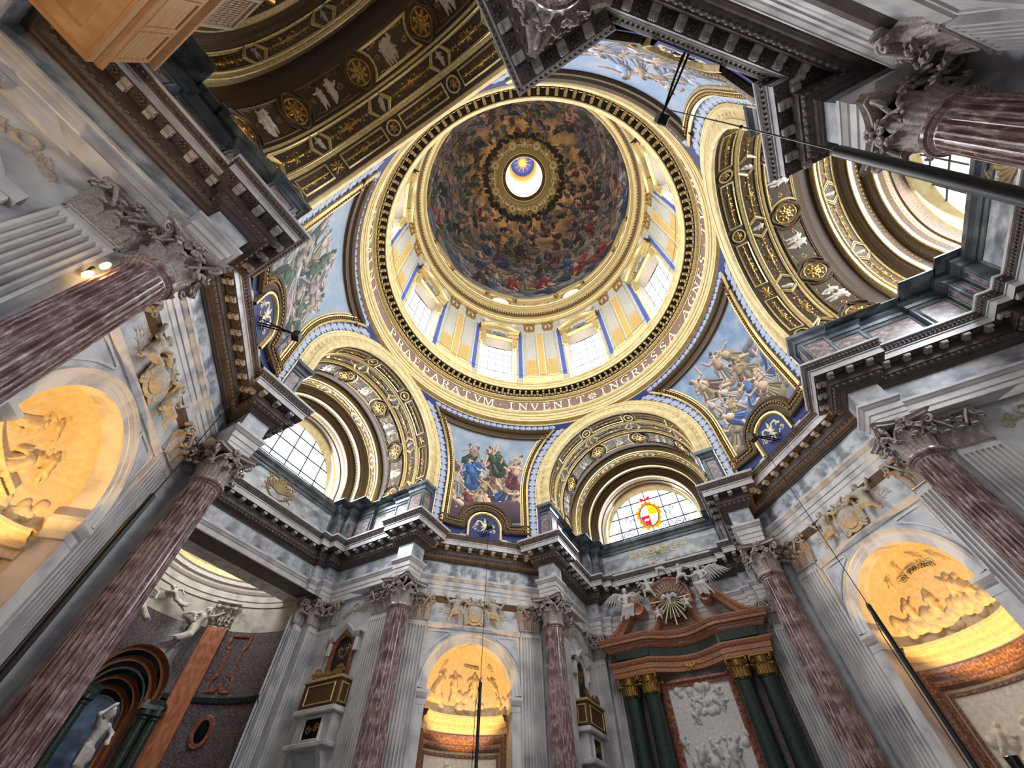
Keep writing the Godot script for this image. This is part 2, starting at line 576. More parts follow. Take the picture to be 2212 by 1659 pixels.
func make_materials() -> void:
	var T := FastNoiseLite.TYPE_SIMPLEX_SMOOTH
	# pale grey-lilac marble of pilasters and mouldings
	var marble := ntex(noise(3, 0.006, T, 5, false, 40.0), [[0.0, c8(150, 146, 150)], [0.4, c8(196, 192, 193)], [0.6, c8(214, 210, 208)], [1.0, c8(226, 221, 215)]])
	M.marble = mat(Color.WHITE, 0.35, 0, marble, Vector3(0.35, 0.2, 0.35))
	var grey := ntex(noise(5, 0.005, T, 5, false, 60.0), [[0.0, c8(88, 92, 100)], [0.42, c8(140, 148, 158)], [0.56, c8(176, 182, 190)], [0.7, c8(205, 208, 212)], [1.0, c8(226, 228, 230)]])
	M.frieze = mat(Color.WHITE, 0.3, 0, grey, Vector3(0.5, 0.5, 0.5))
	M.wall = mat(Color.WHITE, 0.4, 0, ntex(noise(6, 0.006, T, 6, false, 50.0), [[0.0, c8(150, 154, 162)], [0.38, c8(186, 188, 194)], [0.6, c8(204, 205, 208)], [1.0, c8(222, 221, 220)]]), Vector3(0.45, 0.45, 0.45))
	M.dado = mat(c8(150, 158, 160), 0.35, 0, grey, Vector3(0.4, 0.3, 0.4))
	var red := ntex(noise(9, 0.012, T, 5, true, 50.0), [[0.0, c8(84, 60, 60)], [0.4, c8(122, 92, 92)], [0.62, c8(150, 122, 122)], [0.76, c8(190, 172, 170)], [1.0, c8(232, 224, 220)]])
	M.red = mat(Color.WHITE, 0.22, 0, red, Vector3(0.9, 0.2, 0.9))
	var rosso := ntex(noise(19, 0.02, T, 4, false, 30.0), [[0.0, c8(88, 56, 44)], [0.5, c8(126, 86, 70)], [0.7, c8(160, 118, 98)], [1.0, c8(206, 174, 154)]])
	M.rosso = mat(Color.WHITE, 0.3, 0, rosso, Vector3(1.0, 1.0, 1.0))
	M.orange = mat(c8(255, 232, 214), 0.3, 0, ntex(noise(19, 0.02, T, 4, false, 30.0), [[0.0, c8(134, 84, 60)], [0.5, c8(172, 116, 86)], [1.0, c8(206, 156, 124)]]), Vector3(0.6, 0.2, 0.6))
	M.pinkstone = mat(c8(255, 220, 205), 0.35, 0, rosso, Vector3(0.5, 0.5, 0.5))
	var green := ntex(noise(29, 0.05, T, 4, true, 10.0), [[0.0, c8(18, 26, 24)], [0.6, c8(38, 52, 46)], [0.85, c8(70, 88, 78)], [1.0, c8(150, 162, 150)]])
	M.green = mat(Color.WHITE, 0.25, 0, green, Vector3(0.9, 0.6, 0.9))
	var plum := ntex(noise(39, 0.01, T, 5, false, 40.0), [[0.0, c8(86, 72, 72)], [0.5, c8(134, 116, 114)], [0.75, c8(170, 156, 152)], [1.0, c8(206, 198, 192)]])
	M.panel = mat(Color.WHITE, 0.3, 0, plum, Vector3(1.0, 1.0, 1.0))
	# gilding
	var gn := ntex(noise(49, 0.02, T, 4), [[0.0, c8(170, 142, 88)], [0.5, c8(206, 182, 126)], [1.0, c8(236, 218, 172)]])
	M.gold = mat(Color.WHITE, 0.42, 0.55, gn, Vector3(0.8, 0.8, 0.8))
	M.golddeep = mat(c8(206, 184, 142), 0.36, 0.75, gn, Vector3(1.5, 1.5, 1.5))
	M.cream = mat(c8(255, 246, 224), 0.5, 0.15, ntex(noise(51, 0.01, T, 4), [[0.0, c8(196, 176, 130)], [0.5, c8(224, 208, 164)], [1.0, c8(238, 228, 196)]]), Vector3(0.5, 0.5, 0.5))
	M.brown = mat(Color.WHITE, 0.5, 0.25, ntex(noise(53, 0.03, T, 4), [[0.0, c8(46, 34, 22)], [0.5, c8(84, 64, 40)], [1.0, c8(128, 102, 66)]]), Vector3(1, 1, 1))
	M.ground = mat(Color.WHITE, 0.55, 0.2, ntex(noise(59, 0.04, T, 3), [[0.0, c8(40, 30, 20)], [0.5, c8(66, 50, 34)], [1.0, c8(96, 76, 52)]]), Vector3(1, 1, 1))
	M.stucco = mat(c8(236, 230, 220), 0.6, 0, ntex(noise(61, 0.02, T, 4), [[0.0, c8(178, 168, 156)], [1.0, c8(232, 226, 216)]]), Vector3(0.8, 0.8, 0.8))
	M.statue = mat(c8(240, 236, 230), 0.42, 0, ntex(noise(63, 0.02, T, 4), [[0.0, c8(190, 184, 178)], [1.0, c8(244, 240, 236)]]), Vector3(0.8, 0.8, 0.8))
	M.capital = mat(c8(236, 230, 228), 0.5, 0, ntex(noise(65, 0.03, T, 4), [[0.0, c8(130, 120, 114)], [0.5, c8(190, 182, 176)], [1.0, c8(226, 220, 214)]]), Vector3(1, 1, 1))
	M.soffit = mat(c8(112, 98, 92), 0.5, 0, marble, Vector3(0.6, 0.6, 0.6))  # marble darkened for undersides: dirt, and weak light from below put into colour
	M.iron = mat(c8(22, 22, 26), 0.45, 0.6)
	M.blackbox = mat(c8(14, 14, 18), 0.4)
	M.blue = mat(c8(44, 62, 128), 0.6, 0, ntex(noise(71, 0.03, T, 4), [[0.0, c8(120, 130, 190)], [1.0, c8(255, 255, 255)]]), Vector3(1, 1, 1))
	M.leafblue = mat(c8(186, 196, 216), 0.6)
	M.drumwall = mat(c8(214, 212, 208), 0.6, 0, ntex(noise(73, 0.02, T, 4), [[0.0, c8(190, 186, 176)], [1.0, c8(238, 234, 222)]]), Vector3(0.5, 0.5, 0.5))
	M.ochre = mat(c8(236, 222, 190), 0.55, 0, gn, Vector3(1, 1, 1))
	M.lead = mat(c8(60, 60, 70), 0.6)
	M.floor = mat(c8(150, 146, 142), 0.3, 0, grey, Vector3(0.3, 0.3, 0.3))
	M.wood = mat(c8(236, 214, 184), 0.45, 0, ntex(noise(81, 0.01, T, 4), [[0.0, c8(176, 140, 104)], [1.0, c8(226, 196, 160)]]), Vector3(0.3, 3, 0.3))
	var glass := StandardMaterial3D.new()
	glass.albedo_color = Color(0.9, 0.93, 1.0)
	glass.emission_enabled = true
	glass.emission = Color(0.97, 0.985, 1.0)
	glass.emission_energy_multiplier = 1.0
	glass.roughness = 0.3
	M.glass = glass
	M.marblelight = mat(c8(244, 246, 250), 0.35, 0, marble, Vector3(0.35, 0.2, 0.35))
	M.carved = mat(c8(132, 120, 114), 0.5, 0, marble, Vector3(0.9, 0.9, 0.9))
	M.modil = mat(c8(240, 234, 230), 0.45, 0, marble, Vector3(0.9, 0.9, 0.9))
	M.textband = mat(c8(158, 128, 116), 0.6, 0, ntex(noise(91, 0.02, T, 4), [[0.0, c8(190, 180, 176)], [1.0, c8(240, 236, 230)]]), Vector3(0.5, 0.5, 0.5))
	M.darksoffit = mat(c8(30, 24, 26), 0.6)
	M.letter = mat(c8(250, 236, 206), 0.5, 0.1)
	M.bluestone = mat(c8(86, 108, 178), 0.5, 0, ntex(noise(93, 0.02, T, 4), [[0.0, c8(170, 176, 200)], [1.0, c8(250, 250, 255)]]), Vector3(0.6, 0.6, 0.6))
	M.darkstucco = mat(c8(110, 106, 104), 0.6)
	M.leadlight = mat(c8(90, 92, 100), 0.6)
	M.goldbright = mat(c8(255, 206, 110), 0.4, 0.4)  # brighter, yellower gold for the lantern
	M.silvergold = mat(c8(226, 216, 180), 0.45, 0.3)
	M.warmstone = mat(c8(238, 222, 192), 0.55, 0, ntex(noise(95, 0.02, T, 4), [[0.0, c8(206, 196, 180)], [1.0, c8(250, 244, 232)]]), Vector3(0.6, 0.6, 0.6))
	M.warmwhite = mat(c8(246, 238, 226), 0.5, 0, ntex(noise(97, 0.02, T, 4), [[0.0, c8(214, 206, 196)], [1.0, c8(252, 248, 242)]]), Vector3(0.6, 0.6, 0.6))
	M.lens = mat(c8(170, 180, 190), 0.2)
	M.bulb = mat(c8(255, 220, 160), 0.4)
	M.bulb.emission_enabled = true; M.bulb.emission = Color(1.0, 0.8, 0.5); M.bulb.emission_energy_multiplier = 3.0
	M.walnut = mat(c8(150, 118, 86), 0.4, 0, ntex(noise(83, 0.01, T, 4), [[0.0, c8(120, 96, 70)], [1.0, c8(190, 160, 124)]]), Vector3(0.5, 3, 0.5))
	M.blackglass = mat(c8(16, 18, 22), 0.15)
	M.darkgold = mat(c8(150, 130, 96), 0.45, 0.5)
	M.salmon = mat(c8(255, 226, 204), 0.3, 0, ntex(noise(101, 0.02, T, 4, false, 30.0), [[0.0, c8(134, 98, 80)], [0.5, c8(172, 132, 110)], [1.0, c8(216, 186, 166)]]), Vector3(0.8, 0.8, 0.8))
	M.whitestone = mat(c8(244, 242, 240), 0.5, 0, ntex(noise(103, 0.02, T, 4), [[0.0, c8(196, 192, 190)], [1.0, c8(248, 246, 244)]]), Vector3(0.8, 0.8, 0.8))
	M.darkmarble = mat(Color.WHITE, 0.3, 0, ntex(noise(105, 0.014, T, 5, true, 30.0), [[0.0, c8(56, 48, 50)], [0.6, c8(92, 80, 80)], [0.85, c8(128, 114, 112)], [1.0, c8(176, 166, 162)]]), Vector3(0.7, 0.7, 0.7))
	M.cream2 = mat(c8(226, 218, 196), 0.5, 0, marble, Vector3(0.4, 0.4, 0.4))
	M.skypaint = mat(c8(150, 172, 200), 0.7, 0, grey, Vector3(0.5, 0.5, 0.5))
	M.pipe = mat(c8(170, 184, 214), 0.3, 0.6)
	frescoes()
# ---------- painted plaster: crowds and clouds drawn by the brush ----------
class Brush:
	var w: int
	var h: int
	var im: Image
	func _init(i: Image) -> void:
		im = i; w = i.get_width(); h = i.get_height()
	# a rounded stroke with a light and a dark side
	func stroke(a: Vector2, b: Vector2, ra: float, rb: float, c: Color, amt := 0.5, alpha := 1.0) -> void:
		var rm := maxf(ra, rb)
		var x0 := int(floor(minf(a.x, b.x) - rm)); var x1 := int(ceil(maxf(a.x, b.x) + rm))
		var y0 := maxi(0, int(floor(minf(a.y, b.y) - rm))); var y1 := mini(h - 1, int(ceil(maxf(a.y, b.y) + rm)))
		var d := b - a
		var dd := maxf(d.length_squared(), 1e-6)
		for y in range(y0, y1 + 1):
			for x in range(x0, x1 + 1):
				var p := Vector2(x, y)
				var t := clampf((p - a).dot(d) / dd, 0.0, 1.0)
				var r := lerpf(ra, rb, t)
				var q := p - a - d * t
				var l := q.length()
				if l < r:
					var k := 1.0 + amt * (-q.x * 0.6 - q.y * 0.8) / r - 0.25 * amt * (l / r)
					var e := alpha * clampf((r - l) * 0.8, 0.0, 1.0)
					var xx := posmod(x, w)
					im.set_pixel(xx, y, im.get_pixel(xx, y).lerp(Color(c.r * k, c.g * k, c.b * k), e))
	func person(p: Vector2, s: float, robe: Color, skin: Color, r: RandomNumberGenerator, lean := 0.0) -> void:
		var up := Vector2(sin(lean), -cos(lean)) * s
		var rt := Vector2(cos(lean), sin(lean)) * s
		var sd := 1.0 if r.randf() < 0.5 else -1.0
		stroke(p, p + up * 0.45 + rt * 0.06 * sd, 0.24 * s, 0.17 * s, robe.darkened(0.15), 0.35)
		for j in 16:
			var x := r.randf_range(-0.28, 0.28)
			stroke(p + rt * x + up * 0.02, p + rt * x * 0.5 + up * r.randf_range(0.3, 0.5), 0.032 * s, 0.02 * s, robe.lightened(r.randf_range(0.0, 0.25)) if j % 2 == 0 else robe.darkened(0.4), 0.5)
		stroke(p + up * 0.5, p + up * 0.72, 0.14 * s, 0.12 * s, robe if r.randf() < 0.6 else skin, 0.6)
		for q in [-1.0, 1.0]:
			var el = p + up * r.randf_range(0.5, 0.8) + rt * q * r.randf_range(0.2, 0.32)
			stroke(p + up * 0.72 + rt * q * 0.11, el, 0.05 * s, 0.045 * s, robe if r.randf() < 0.5 else skin, 0.6)
			stroke(el, el + up * r.randf_range(-0.1, 0.25) + rt * q * r.randf_range(-0.1, 0.16), 0.042 * s, 0.03 * s, skin, 0.6)
		if r.randf() < 0.6:
			stroke(p + rt * 0.08 * sd, p - up * 0.24 + rt * 0.22 * sd, 0.07 * s, 0.045 * s, skin, 0.6)
		stroke(p + up * 0.84, p + up * 0.89 + rt * 0.02 * sd, 0.062 * s, 0.058 * s, skin, 0.5)
		stroke(p + up * 0.91 - rt * 0.03 * sd, p + up * 0.93 - rt * 0.04 * sd, 0.06 * s, 0.05 * s, skin.darkened(0.5), 0.4)
	func cloud(p: Vector2, s: float, c: Color, r: RandomNumberGenerator, n := 5) -> void:
		for j in n:
			var q := p + Vector2(r.randf_range(-1, 1), r.randf_range(-0.4, 0.4)) * s
			stroke(q, q + Vector2(r.randf_range(-0.3, 0.3) * s, 0), s * r.randf_range(0.25, 0.5), s * r.randf_range(0.2, 0.45), c, 0.45, 0.75)

func paint_mat(i: Image) -> StandardMaterial3D:
	var m := StandardMaterial3D.new()
	m.albedo_texture = ImageTexture.create_from_image(i)
	m.roughness = 0.75
	m.cull_mode = BaseMaterial3D.CULL_DISABLED
	return m

func pick(r: RandomNumberGenerator, a: Array) -> Color:
	var c: Color = a[r.randi() % a.size()]
	return c

func frescoes() -> void:
	var r := RandomNumberGenerator.new(); r.seed = 77
	# dome: v 0 at the lantern, 1 at the foot
	var W := 1408; var H := 560
	var n := noise(4, 0.012, FastNoiseLite.TYPE_SIMPLEX_SMOOTH, 5, false, 40.0).get_seamless_image(W, H)
	var im := Image.create(W, H, false, Image.FORMAT_RGB8)
	var stops := [c8(92, 72, 50), c8(150, 118, 78), c8(140, 108, 76), c8(118, 92, 74), c8(104, 88, 78), c8(98, 88, 86), c8(92, 90, 96), c8(74, 80, 92)]
	for y in H:
		var f := float(y) / H * (stops.size() - 1)
		var a: Color = stops[int(f)]; var b: Color = stops[mini(int(f) + 1, stops.size() - 1)]
		var base := a.lerp(b, f - int(f))
		for x in W:
			var k := 0.75 + 1.1 * n.get_pixel(x, y).r
			im.set_pixel(x, y, Color(base.r * k, base.g * k, base.b * k))
	var br := Brush.new(im)
	var dark := [c8(58, 54, 56), c8(66, 56, 48), c8(84, 50, 46), c8(50, 56, 52), c8(72, 66, 70)]
	var robes := [c8(112, 60, 52), c8(62, 74, 98), c8(86, 84, 62), c8(118, 108, 104), c8(128, 104, 78), c8(66, 84, 76), c8(94, 84, 96), c8(134, 122, 112), c8(78, 62, 54)]
	var bright := [c8(150, 62, 60), c8(56, 82, 130), c8(128, 132, 140), c8(150, 126, 84), c8(92, 104, 72), c8(168, 158, 150)]
	var skin := c8(186, 150, 122)
	# a dark garland of leaves and angels round the lantern
	for j in 130:
		var x := W * (j + r.randf()) / 130.0
		br.stroke(Vector2(x, 74 + r.randf_range(-16, 16)), Vector2(x + r.randf_range(-16, 16), 74 + r.randf_range(-18, 18)), 12, 7, pick(r, [c8(34, 38, 30), c8(44, 34, 32), c8(40, 44, 44), c8(54, 40, 36)]), 0.5, 0.9)
	for ring in 11:
		var yy := 120.0 + ring * 41.0
		var size := 46.0 + ring * 4.6
		var cnt := int(W / (size * (0.66 if ring > 2 else 0.9)))
		for j in cnt:
			var p := Vector2(W * (j + r.randf_range(-0.4, 0.4)) / cnt, yy + r.randf_range(-18, 18))
			if r.randf() < 0.35:
				br.cloud(p + Vector2(0, size * 0.4), size * 0.7, pick(r, [c8(104, 92, 84), c8(92, 88, 90), c8(122, 102, 80)]).lerp(c8(84, 92, 108), ring / 14.0), r)
			if r.randf() < 0.86:
				var c := pick(r, dark if r.randf() < 0.3 else robes)
				if ring > 6 and r.randf() < 0.3: c = pick(r, bright)
				br.person(p, size * r.randf_range(0.8, 1.2), c, skin.darkened(r.randf_range(0.0, 0.4)), r, r.randf_range(-0.8, 0.8))
	for j in 40:
		var p := Vector2(W * (j + r.randf()) / 40.0, H - r.randf_range(0, 40))
		br.cloud(p, r.randf_range(30, 60), pick(r, [c8(70, 78, 92), c8(112, 116, 122), c8(52, 60, 76), c8(132, 132, 134)]), r, 5)
	for j in 16:
		br.person(Vector2(W * (j + r.randf_range(0.2, 0.8)) / 16.0, H - r.randf_range(40, 110)), 74, pick(r, bright), skin, r, r.randf_range(-0.5, 0.5))
	M.domepaint = paint_mat(im)
	# pendentives: blue sky above, figures in coloured cloth, grey clouds and dark rocks below
	var skies := {0: c8(126, 152, 190), 90: c8(150, 168, 190), 180: c8(158, 178, 200), 270: c8(158, 180, 214)}
	for a in [0, 90, 180, 270]:
		var w := 384; var h := 400
		var nn := noise(20 + a, 0.012, FastNoiseLite.TYPE_SIMPLEX_SMOOTH, 4).get_image(w, h)
		var g := Image.create(w, h, false, Image.FORMAT_RGB8)
		for y in h:
			var t := float(y) / h
			for x in w:
				var k := nn.get_pixel(x, y).r
				var s: Color = skies[a]
				var c := s.lerp(c8(198, 204, 210), clampf(k * 1.5 - 0.4, 0, 1) * 0.7)
				c = c.lerp(c8(120, 112, 116), clampf((t - 0.55) * 2.2, 0, 1) * (0.9 if a == 90 else 0.6))
				g.set_pixel(x, y, c)
		var b := Brush.new(g)
		var pal := {0: [c8(96, 128, 190), c8(150, 120, 112), c8(178, 164, 128), c8(128, 92, 96), c8(196, 186, 176)], 90: [c8(60, 96, 150), c8(62, 80, 66), c8(130, 56, 68), c8(186, 176, 164), c8(96, 70, 78), c8(196, 168, 120)], 180: [c8(176, 172, 166), c8(196, 184, 178), c8(88, 106, 92), c8(168, 156, 160), c8(188, 172, 150)], 270: [c8(150, 164, 196), c8(190, 190, 196), c8(140, 146, 166), c8(176, 182, 200)]}
		var sk := c8(222, 186, 160) if a != 180 else c8(204, 186, 176)
		for j in 9: b.cloud(Vector2(r.randf_range(70, w - 70), r.randf_range(150, 390)), r.randf_range(30, 60), [c8(150, 150, 156), c8(186, 186, 188), c8(112, 106, 112)][j % 3] if a != 270 else c8(190, 200, 222), r)
		if a == 270:
			b.stroke(Vector2(110, 150), Vector2(250, 330), 14, 12, c8(128, 134, 156), 0.5); b.stroke(Vector2(130, 270), Vector2(230, 216), 11, 10, c8(138, 146, 168), 0.5)
		for row in 4:
			for j in 5 + row:
				var p := Vector2(w * 0.5 + (j - (4 + row) / 2.0) * 46 + r.randf_range(-14, 14), 150 + row * 66 + r.randf_range(-18, 18))
				if a == 270 and r.randf() < 0.6: continue
				if a == 0 and p.x < 120 and row < 2: continue
				b.person(p, r.randf_range(84, 130), pick(r, pal[a]), sk.darkened(r.randf_range(0, 0.25)), r, r.randf_range(-0.7, 0.7))
		if a == 90:
			b.stroke(Vector2(90, 330), Vector2(300, 380), 46, 56, c8(86, 64, 76), 0.5); b.person(Vector2(240, 352), 96, c8(120, 78, 86), sk, r, 1.1)
			b.person(Vector2(250, 236), 118, c8(70, 110, 168), sk, r, 0.2); b.person(Vector2(150, 160), 112, c8(60, 82, 66), sk, r, 0.5); b.person(Vector2(96, 208), 108, c8(140, 56, 70), sk, r, -0.2)
		elif a == 0:
			b.person(Vector2(240, 300), 104, c8(84, 120, 186), sk, r, 0.7)
		M["pend%d" % a] = paint_mat(g)
func _ready() -> void:
	rng.seed = 11
	var cam := Camera3D.new()
	cam.name = "camera"
	cam.fov = 86.418
	cam.near = 0.05
	cam.far = 200.0
	add_child(cam)
	cam.transform = Transform3D(Basis(Vector3(0.96295, 0.00133, 0.26968), Vector3(-0.21461, 0.60936, 0.7633), Vector3(-0.16332, -0.79289, 0.58707)).orthonormalized(), Vector3(-3.764, 1.6, 8.777))
	cam.current = true
	var we := WorldEnvironment.new()
	we.name = "environment"
	var env := Environment.new()
	env.background_mode = Environment.BG_SKY
	var sky := Sky.new()
	var sm := ProceduralSkyMaterial.new()
	sm.sky_top_color = Color(0.85, 0.9, 1.0)
	sm.sky_horizon_color = Color(0.95, 0.97, 1.0)
	sm.ground_bottom_color = Color(0.4, 0.4, 0.4)
	sm.ground_horizon_color = Color(0.6, 0.6, 0.6)
	sky.sky_material = sm
	env.sky = sky
	env.tonemap_mode = Environment.TONE_MAPPER_LINEAR
	env.tonemap_exposure = 1.15
	env.sdfgi_enabled = true
	env.ssao_enabled = true
	env.ssil_enabled = true
	we.environment = env
	add_child(we)
	make_materials()
	setup_lights()
	build_setting()
	build_things()

# daylight of one window: an area light of the window's size just inside its panes, shining along -z of x
func daylight(called: String, x: Transform3D, size: Vector2, e: float, c := Color(0.93, 0.96, 1.0)) -> void:
	var l := AreaLight3D.new()
	l.name = called
	l.area_size = size
	l.area_normalize_energy = true
	l.light_energy = e
	l.light_color = c
	l.shadow_enabled = true
	add_child(l, true)
	l.area_range = 80.0
	l.transform = x

func look(from: Vector3, to: Vector3) -> Transform3D:
	return Transform3D(Basis.IDENTITY, from).looking_at(to, Vector3.UP if absf((to - from).normalized().y) < 0.98 else Vector3.RIGHT)

func setup_lights() -> void:
	for k in 8:
		var x := fr(45.0 * k)
		daylight("drum_daylight", look(x * Vector3(0, 28.7, 9.3), x * Vector3(0, 26.0, 0)), Vector2(2.4, 5.0), 88.0)
	for q in [[45.0, 60.0], [135.0, 130.0], [-45.0, 100.0]]:
		var x := fr(q[0])
		daylight("lunette_daylight", look(x * Vector3(0, 17.7, 15.6), x * Vector3(0, 14.0, 0)), Vector2(4.4, 2.2), q[1])
	daylight("lantern_daylight", look(Vector3(0, 57.0, 0), Vector3(0, 0, 0)), Vector2(2.2, 2.2), 40.0)
	# fill light added for the lower walls, set in the unseen entrance doorway
	var e := fr(225.0)
	daylight("door_fill_light", look(e * Vector3(0, 3.2, 15.6), e * Vector3(0, 6.0, 0)), Vector2(4.4, 5.6), 42.0)
const SIDE := {0: "right-hand pier beside the tall orange niche", 90: "far pier with the small glowing niche", 180: "left-hand pier with the round glowing niche", 270: "dark pier overhead beside the camera"}
const ARM := {45: "main altar arm with the stained glass lunette", 135: "side chapel arm with the clear lunette on the left", 225: "organ arm behind the camera", 315: "side arm on the right with the golden ribs"}

func rp(p: Vector2, deg: float) -> Vector2:
	return p.rotated(deg_to_rad(deg))

# plan line of the frieze, as (u, w) in the pier's frame, towards growing azimuth
func pier_path() -> Array:
	var h := [Vector2(12.0, 4.63), Vector2(10.02, 4.63), Vector2(10.02, 4.23), Vector2(9.15, 4.23), Vector2(9.15, 5.08), Vector2(10.38, 5.08)]
	var r := []
	for p in h: r.append(rp(p, -45))
	for k in h.size():
		var p: Vector2 = h[h.size() - 1 - k]
		r.append(rp(Vector2(p.x, -p.y), 45))
	return r

func arm_path() -> Array:
	var h := [Vector2(12.0, -4.63), Vector2(14.3, -4.63), Vector2(14.3, -4.0), Vector2(14.7, -4.0), Vector2(14.7, -3.55), Vector2(14.93, -3.55)]
	var r := h.duplicate()
	for k in h.size():
		var p: Vector2 = h[h.size() - 1 - k]
		r.append(Vector2(p.x, -p.y))
	return r

const ARCHITRAVE := [Vector2(-0.9, 10.72), Vector2(0.0, 10.72), Vector2(0.0, 11.0), Vector2(0.02, 11.03), Vector2(0.02, 11.2), Vector2(0.05, 11.22), Vector2(0.05, 11.42), Vector2(0.08, 11.45), Vector2(0.13, 11.55), Vector2(0.15, 11.56), Vector2(0.15, 11.66), Vector2(0.0, 11.68)]
const FRIEZE := [Vector2(0.0, 11.67), Vector2(0.0, 12.37)]
const BED := [Vector2(0.0, 12.36), Vector2(0.05, 12.36), Vector2(0.05, 12.4), Vector2(0.1, 12.44), Vector2(0.14, 12.5), Vector2(0.18, 12.5), Vector2(0.26, 12.55), Vector2(0.3, 12.64), Vector2(0.34, 12.64), Vector2(0.34, 13.0), Vector2(0.64, 13.0)]
const CORONA := [Vector2(0.64, 13.0), Vector2(0.64, 13.24), Vector2(0.67, 13.24), Vector2(0.67, 13.28)]
const CYMA := [Vector2(0.67, 13.28), Vector2(0.7, 13.32), Vector2(0.715, 13.42), Vector2(0.77, 13.5)]
const LIP := [Vector2(0.77, 13.5), Vector2(0.8, 13.52), Vector2(0.8, 13.6), Vector2(-0.9, 13.6)]

# the pieces of an offset path: middle, length and a frame whose z axis points into the room
func pieces(path: Array, o: float, closed := false) -> Array:
	var m := path.size()
	var q := []
	for k in m:
		var p: Vector2 = path[k]
		var d0: Vector2 = (p - path[k - 1]).normalized() if k > 0 else (path[1] - p).normalized()
		var d1: Vector2 = (path[k + 1] - p).normalized() if k < m - 1 else d0
		var n0 := Vector2(-d0.y, d0.x)
		var s := n0 + Vector2(-d1.y, d1.x)
		q.append(p + s / maxf(0.3, s.dot(n0)) * o)
	var r := []
	for k in m - 1:
		var a: Vector2 = q[k]; var b: Vector2 = q[k + 1]
		var d = (path[k + 1] - path[k]).normalized()
		if (b - a).dot(d) < 0.05: continue
		var dir := Vector3(d.y, 0, d.x)
		r.append({"mid": (a + b) / 2, "len": (b - a).length(), "dir": d, "basis": Basis(-dir, Vector3.UP, Vector3(d.x, 0, -d.y)), "k": k})
	return r

func bracket_mesh() -> ArrayMesh:
	var m := Mb.new()
	m.box(Vector3(0, -0.035, 0.13), Vector3(0.1, 0.035, 0.13), 0.008)
	m.box(Vector3(0, -0.1, 0.06), Vector3(0.085, 0.04, 0.06), 0.008)
	var p := []
	for j in 11:
		p.append(Vector3(0, -0.085 + 0.05 * sin(TAU * j / 10.0), 0.22 + 0.05 * cos(TAU * j / 10.0)))
	for j in 10:
		var a: Vector3 = p[j]; var b: Vector3 = p[j + 1]
		var x := Vector3(0.085, 0, 0)
		m.quad(a + x, b + x, b - x, a - x)
		m.tri(Vector3(0.085, -0.085, 0.22), b + x, a + x); m.tri(Vector3(-0.085, -0.085, 0.22), a - x, b - x)
	for s in [-0.05, 0.0, 0.05]:
		m.box(Vector3(s, -0.09, 0.272), Vector3(0.014, 0.035, 0.006))
	return m.mesh()

func flower_mesh() -> ArrayMesh:      # hangs under a soffit, facing down
	var m := Mb.new()
	for j in 6:
		var a := TAU * j / 6.0
		m.ball(Vector3(cos(a) * 0.075, -0.015, sin(a) * 0.075), Vector3(0.05, 0.03, 0.05), 6, 4)
	m.ball(Vector3(0, -0.03, 0), Vector3(0.035, 0.03, 0.035), 6, 4)
	return m.mesh()

var bracket: ArrayMesh
var flower: ArrayMesh
var egg: ArrayMesh

func entablature(label: String, x: Transform3D, path: Array) -> Node3D:
	var o := thing("trim_1", label, "entablature", "", "structure", x)
	var key := "ent%.2f" % path[1].y
	if not M.has(key + "a"):
		for q in [["a", ARCHITRAVE], ["f", FRIEZE], ["b", BED], ["c", CORONA], ["y", CYMA], ["l", LIP]]:
			var m := Mb.new(); m.sweep(path, q[1]); M[key + q[0]] = m.mesh()
	part(o, "architrave", M[key + "a"], M.marble)
	part(o, "frieze", M[key + "f"], M.frieze)
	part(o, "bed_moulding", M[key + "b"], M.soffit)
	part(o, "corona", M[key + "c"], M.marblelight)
	part(o, "carved_moulding", M[key + "y"], M.carved)
	part(o, "cornice_lip", M[key + "l"], M.marble)
	if bracket == null:
		bracket = bracket_mesh(); flower = flower_mesh()
		var e := Mb.new(); e.ball(Vector3.ZERO, Vector3(0.062, 0.075, 0.05), 7, 5); egg = e.mesh()
	for s in pieces(path, 0.5):
		if s.len < 0.45: continue
		var n: int = int(floor((s.len - 0.25) / 0.6)) + 1
		for j in n:
			var c: Vector2 = s.mid + s.dir * (j - (n - 1) / 2.0) * 0.6
			part(o, "modillion", bracket, M.modil, Transform3D(s.basis, Vector3(c.y, 13.0, c.x) - s.basis.z * 0.16))
		for j in n + 1:
			var c: Vector2 = s.mid + s.dir * (j - n / 2.0) * 0.6
			if absf(j - n / 2.0) * 0.6 > s.len / 2 + 0.05: continue
			part(o, "rosette", flower, M.soffit, Transform3D(s.basis, Vector3(c.y, 13.0, c.x)))
	var xs := []
	for s in pieces(path, 0.27):
		var n: int = int(round(s.len / 0.19))
		for j in n:
			var c: Vector2 = s.mid + s.dir * (j - (n - 1) / 2.0) * s.len / n
			xs.append(Transform3D(s.basis, Vector3(c.y, 12.575, c.x)))
	multi(o, "egg_moulding", egg, M.carved, xs)
	xs = []
	for s in pieces(path, 0.74):
		var n: int = int(round(s.len / 0.12))
		for j in n:
			var c: Vector2 = s.mid + s.dir * (j - (n - 1) / 2.0) * s.len / n
			xs.append(Transform3D(s.basis.scaled(Vector3(0.7, 0.6, 0.6)), Vector3(c.y, 13.4, c.x)))
	multi(o, "leaf_moulding", egg, M.carved, xs)
	return o

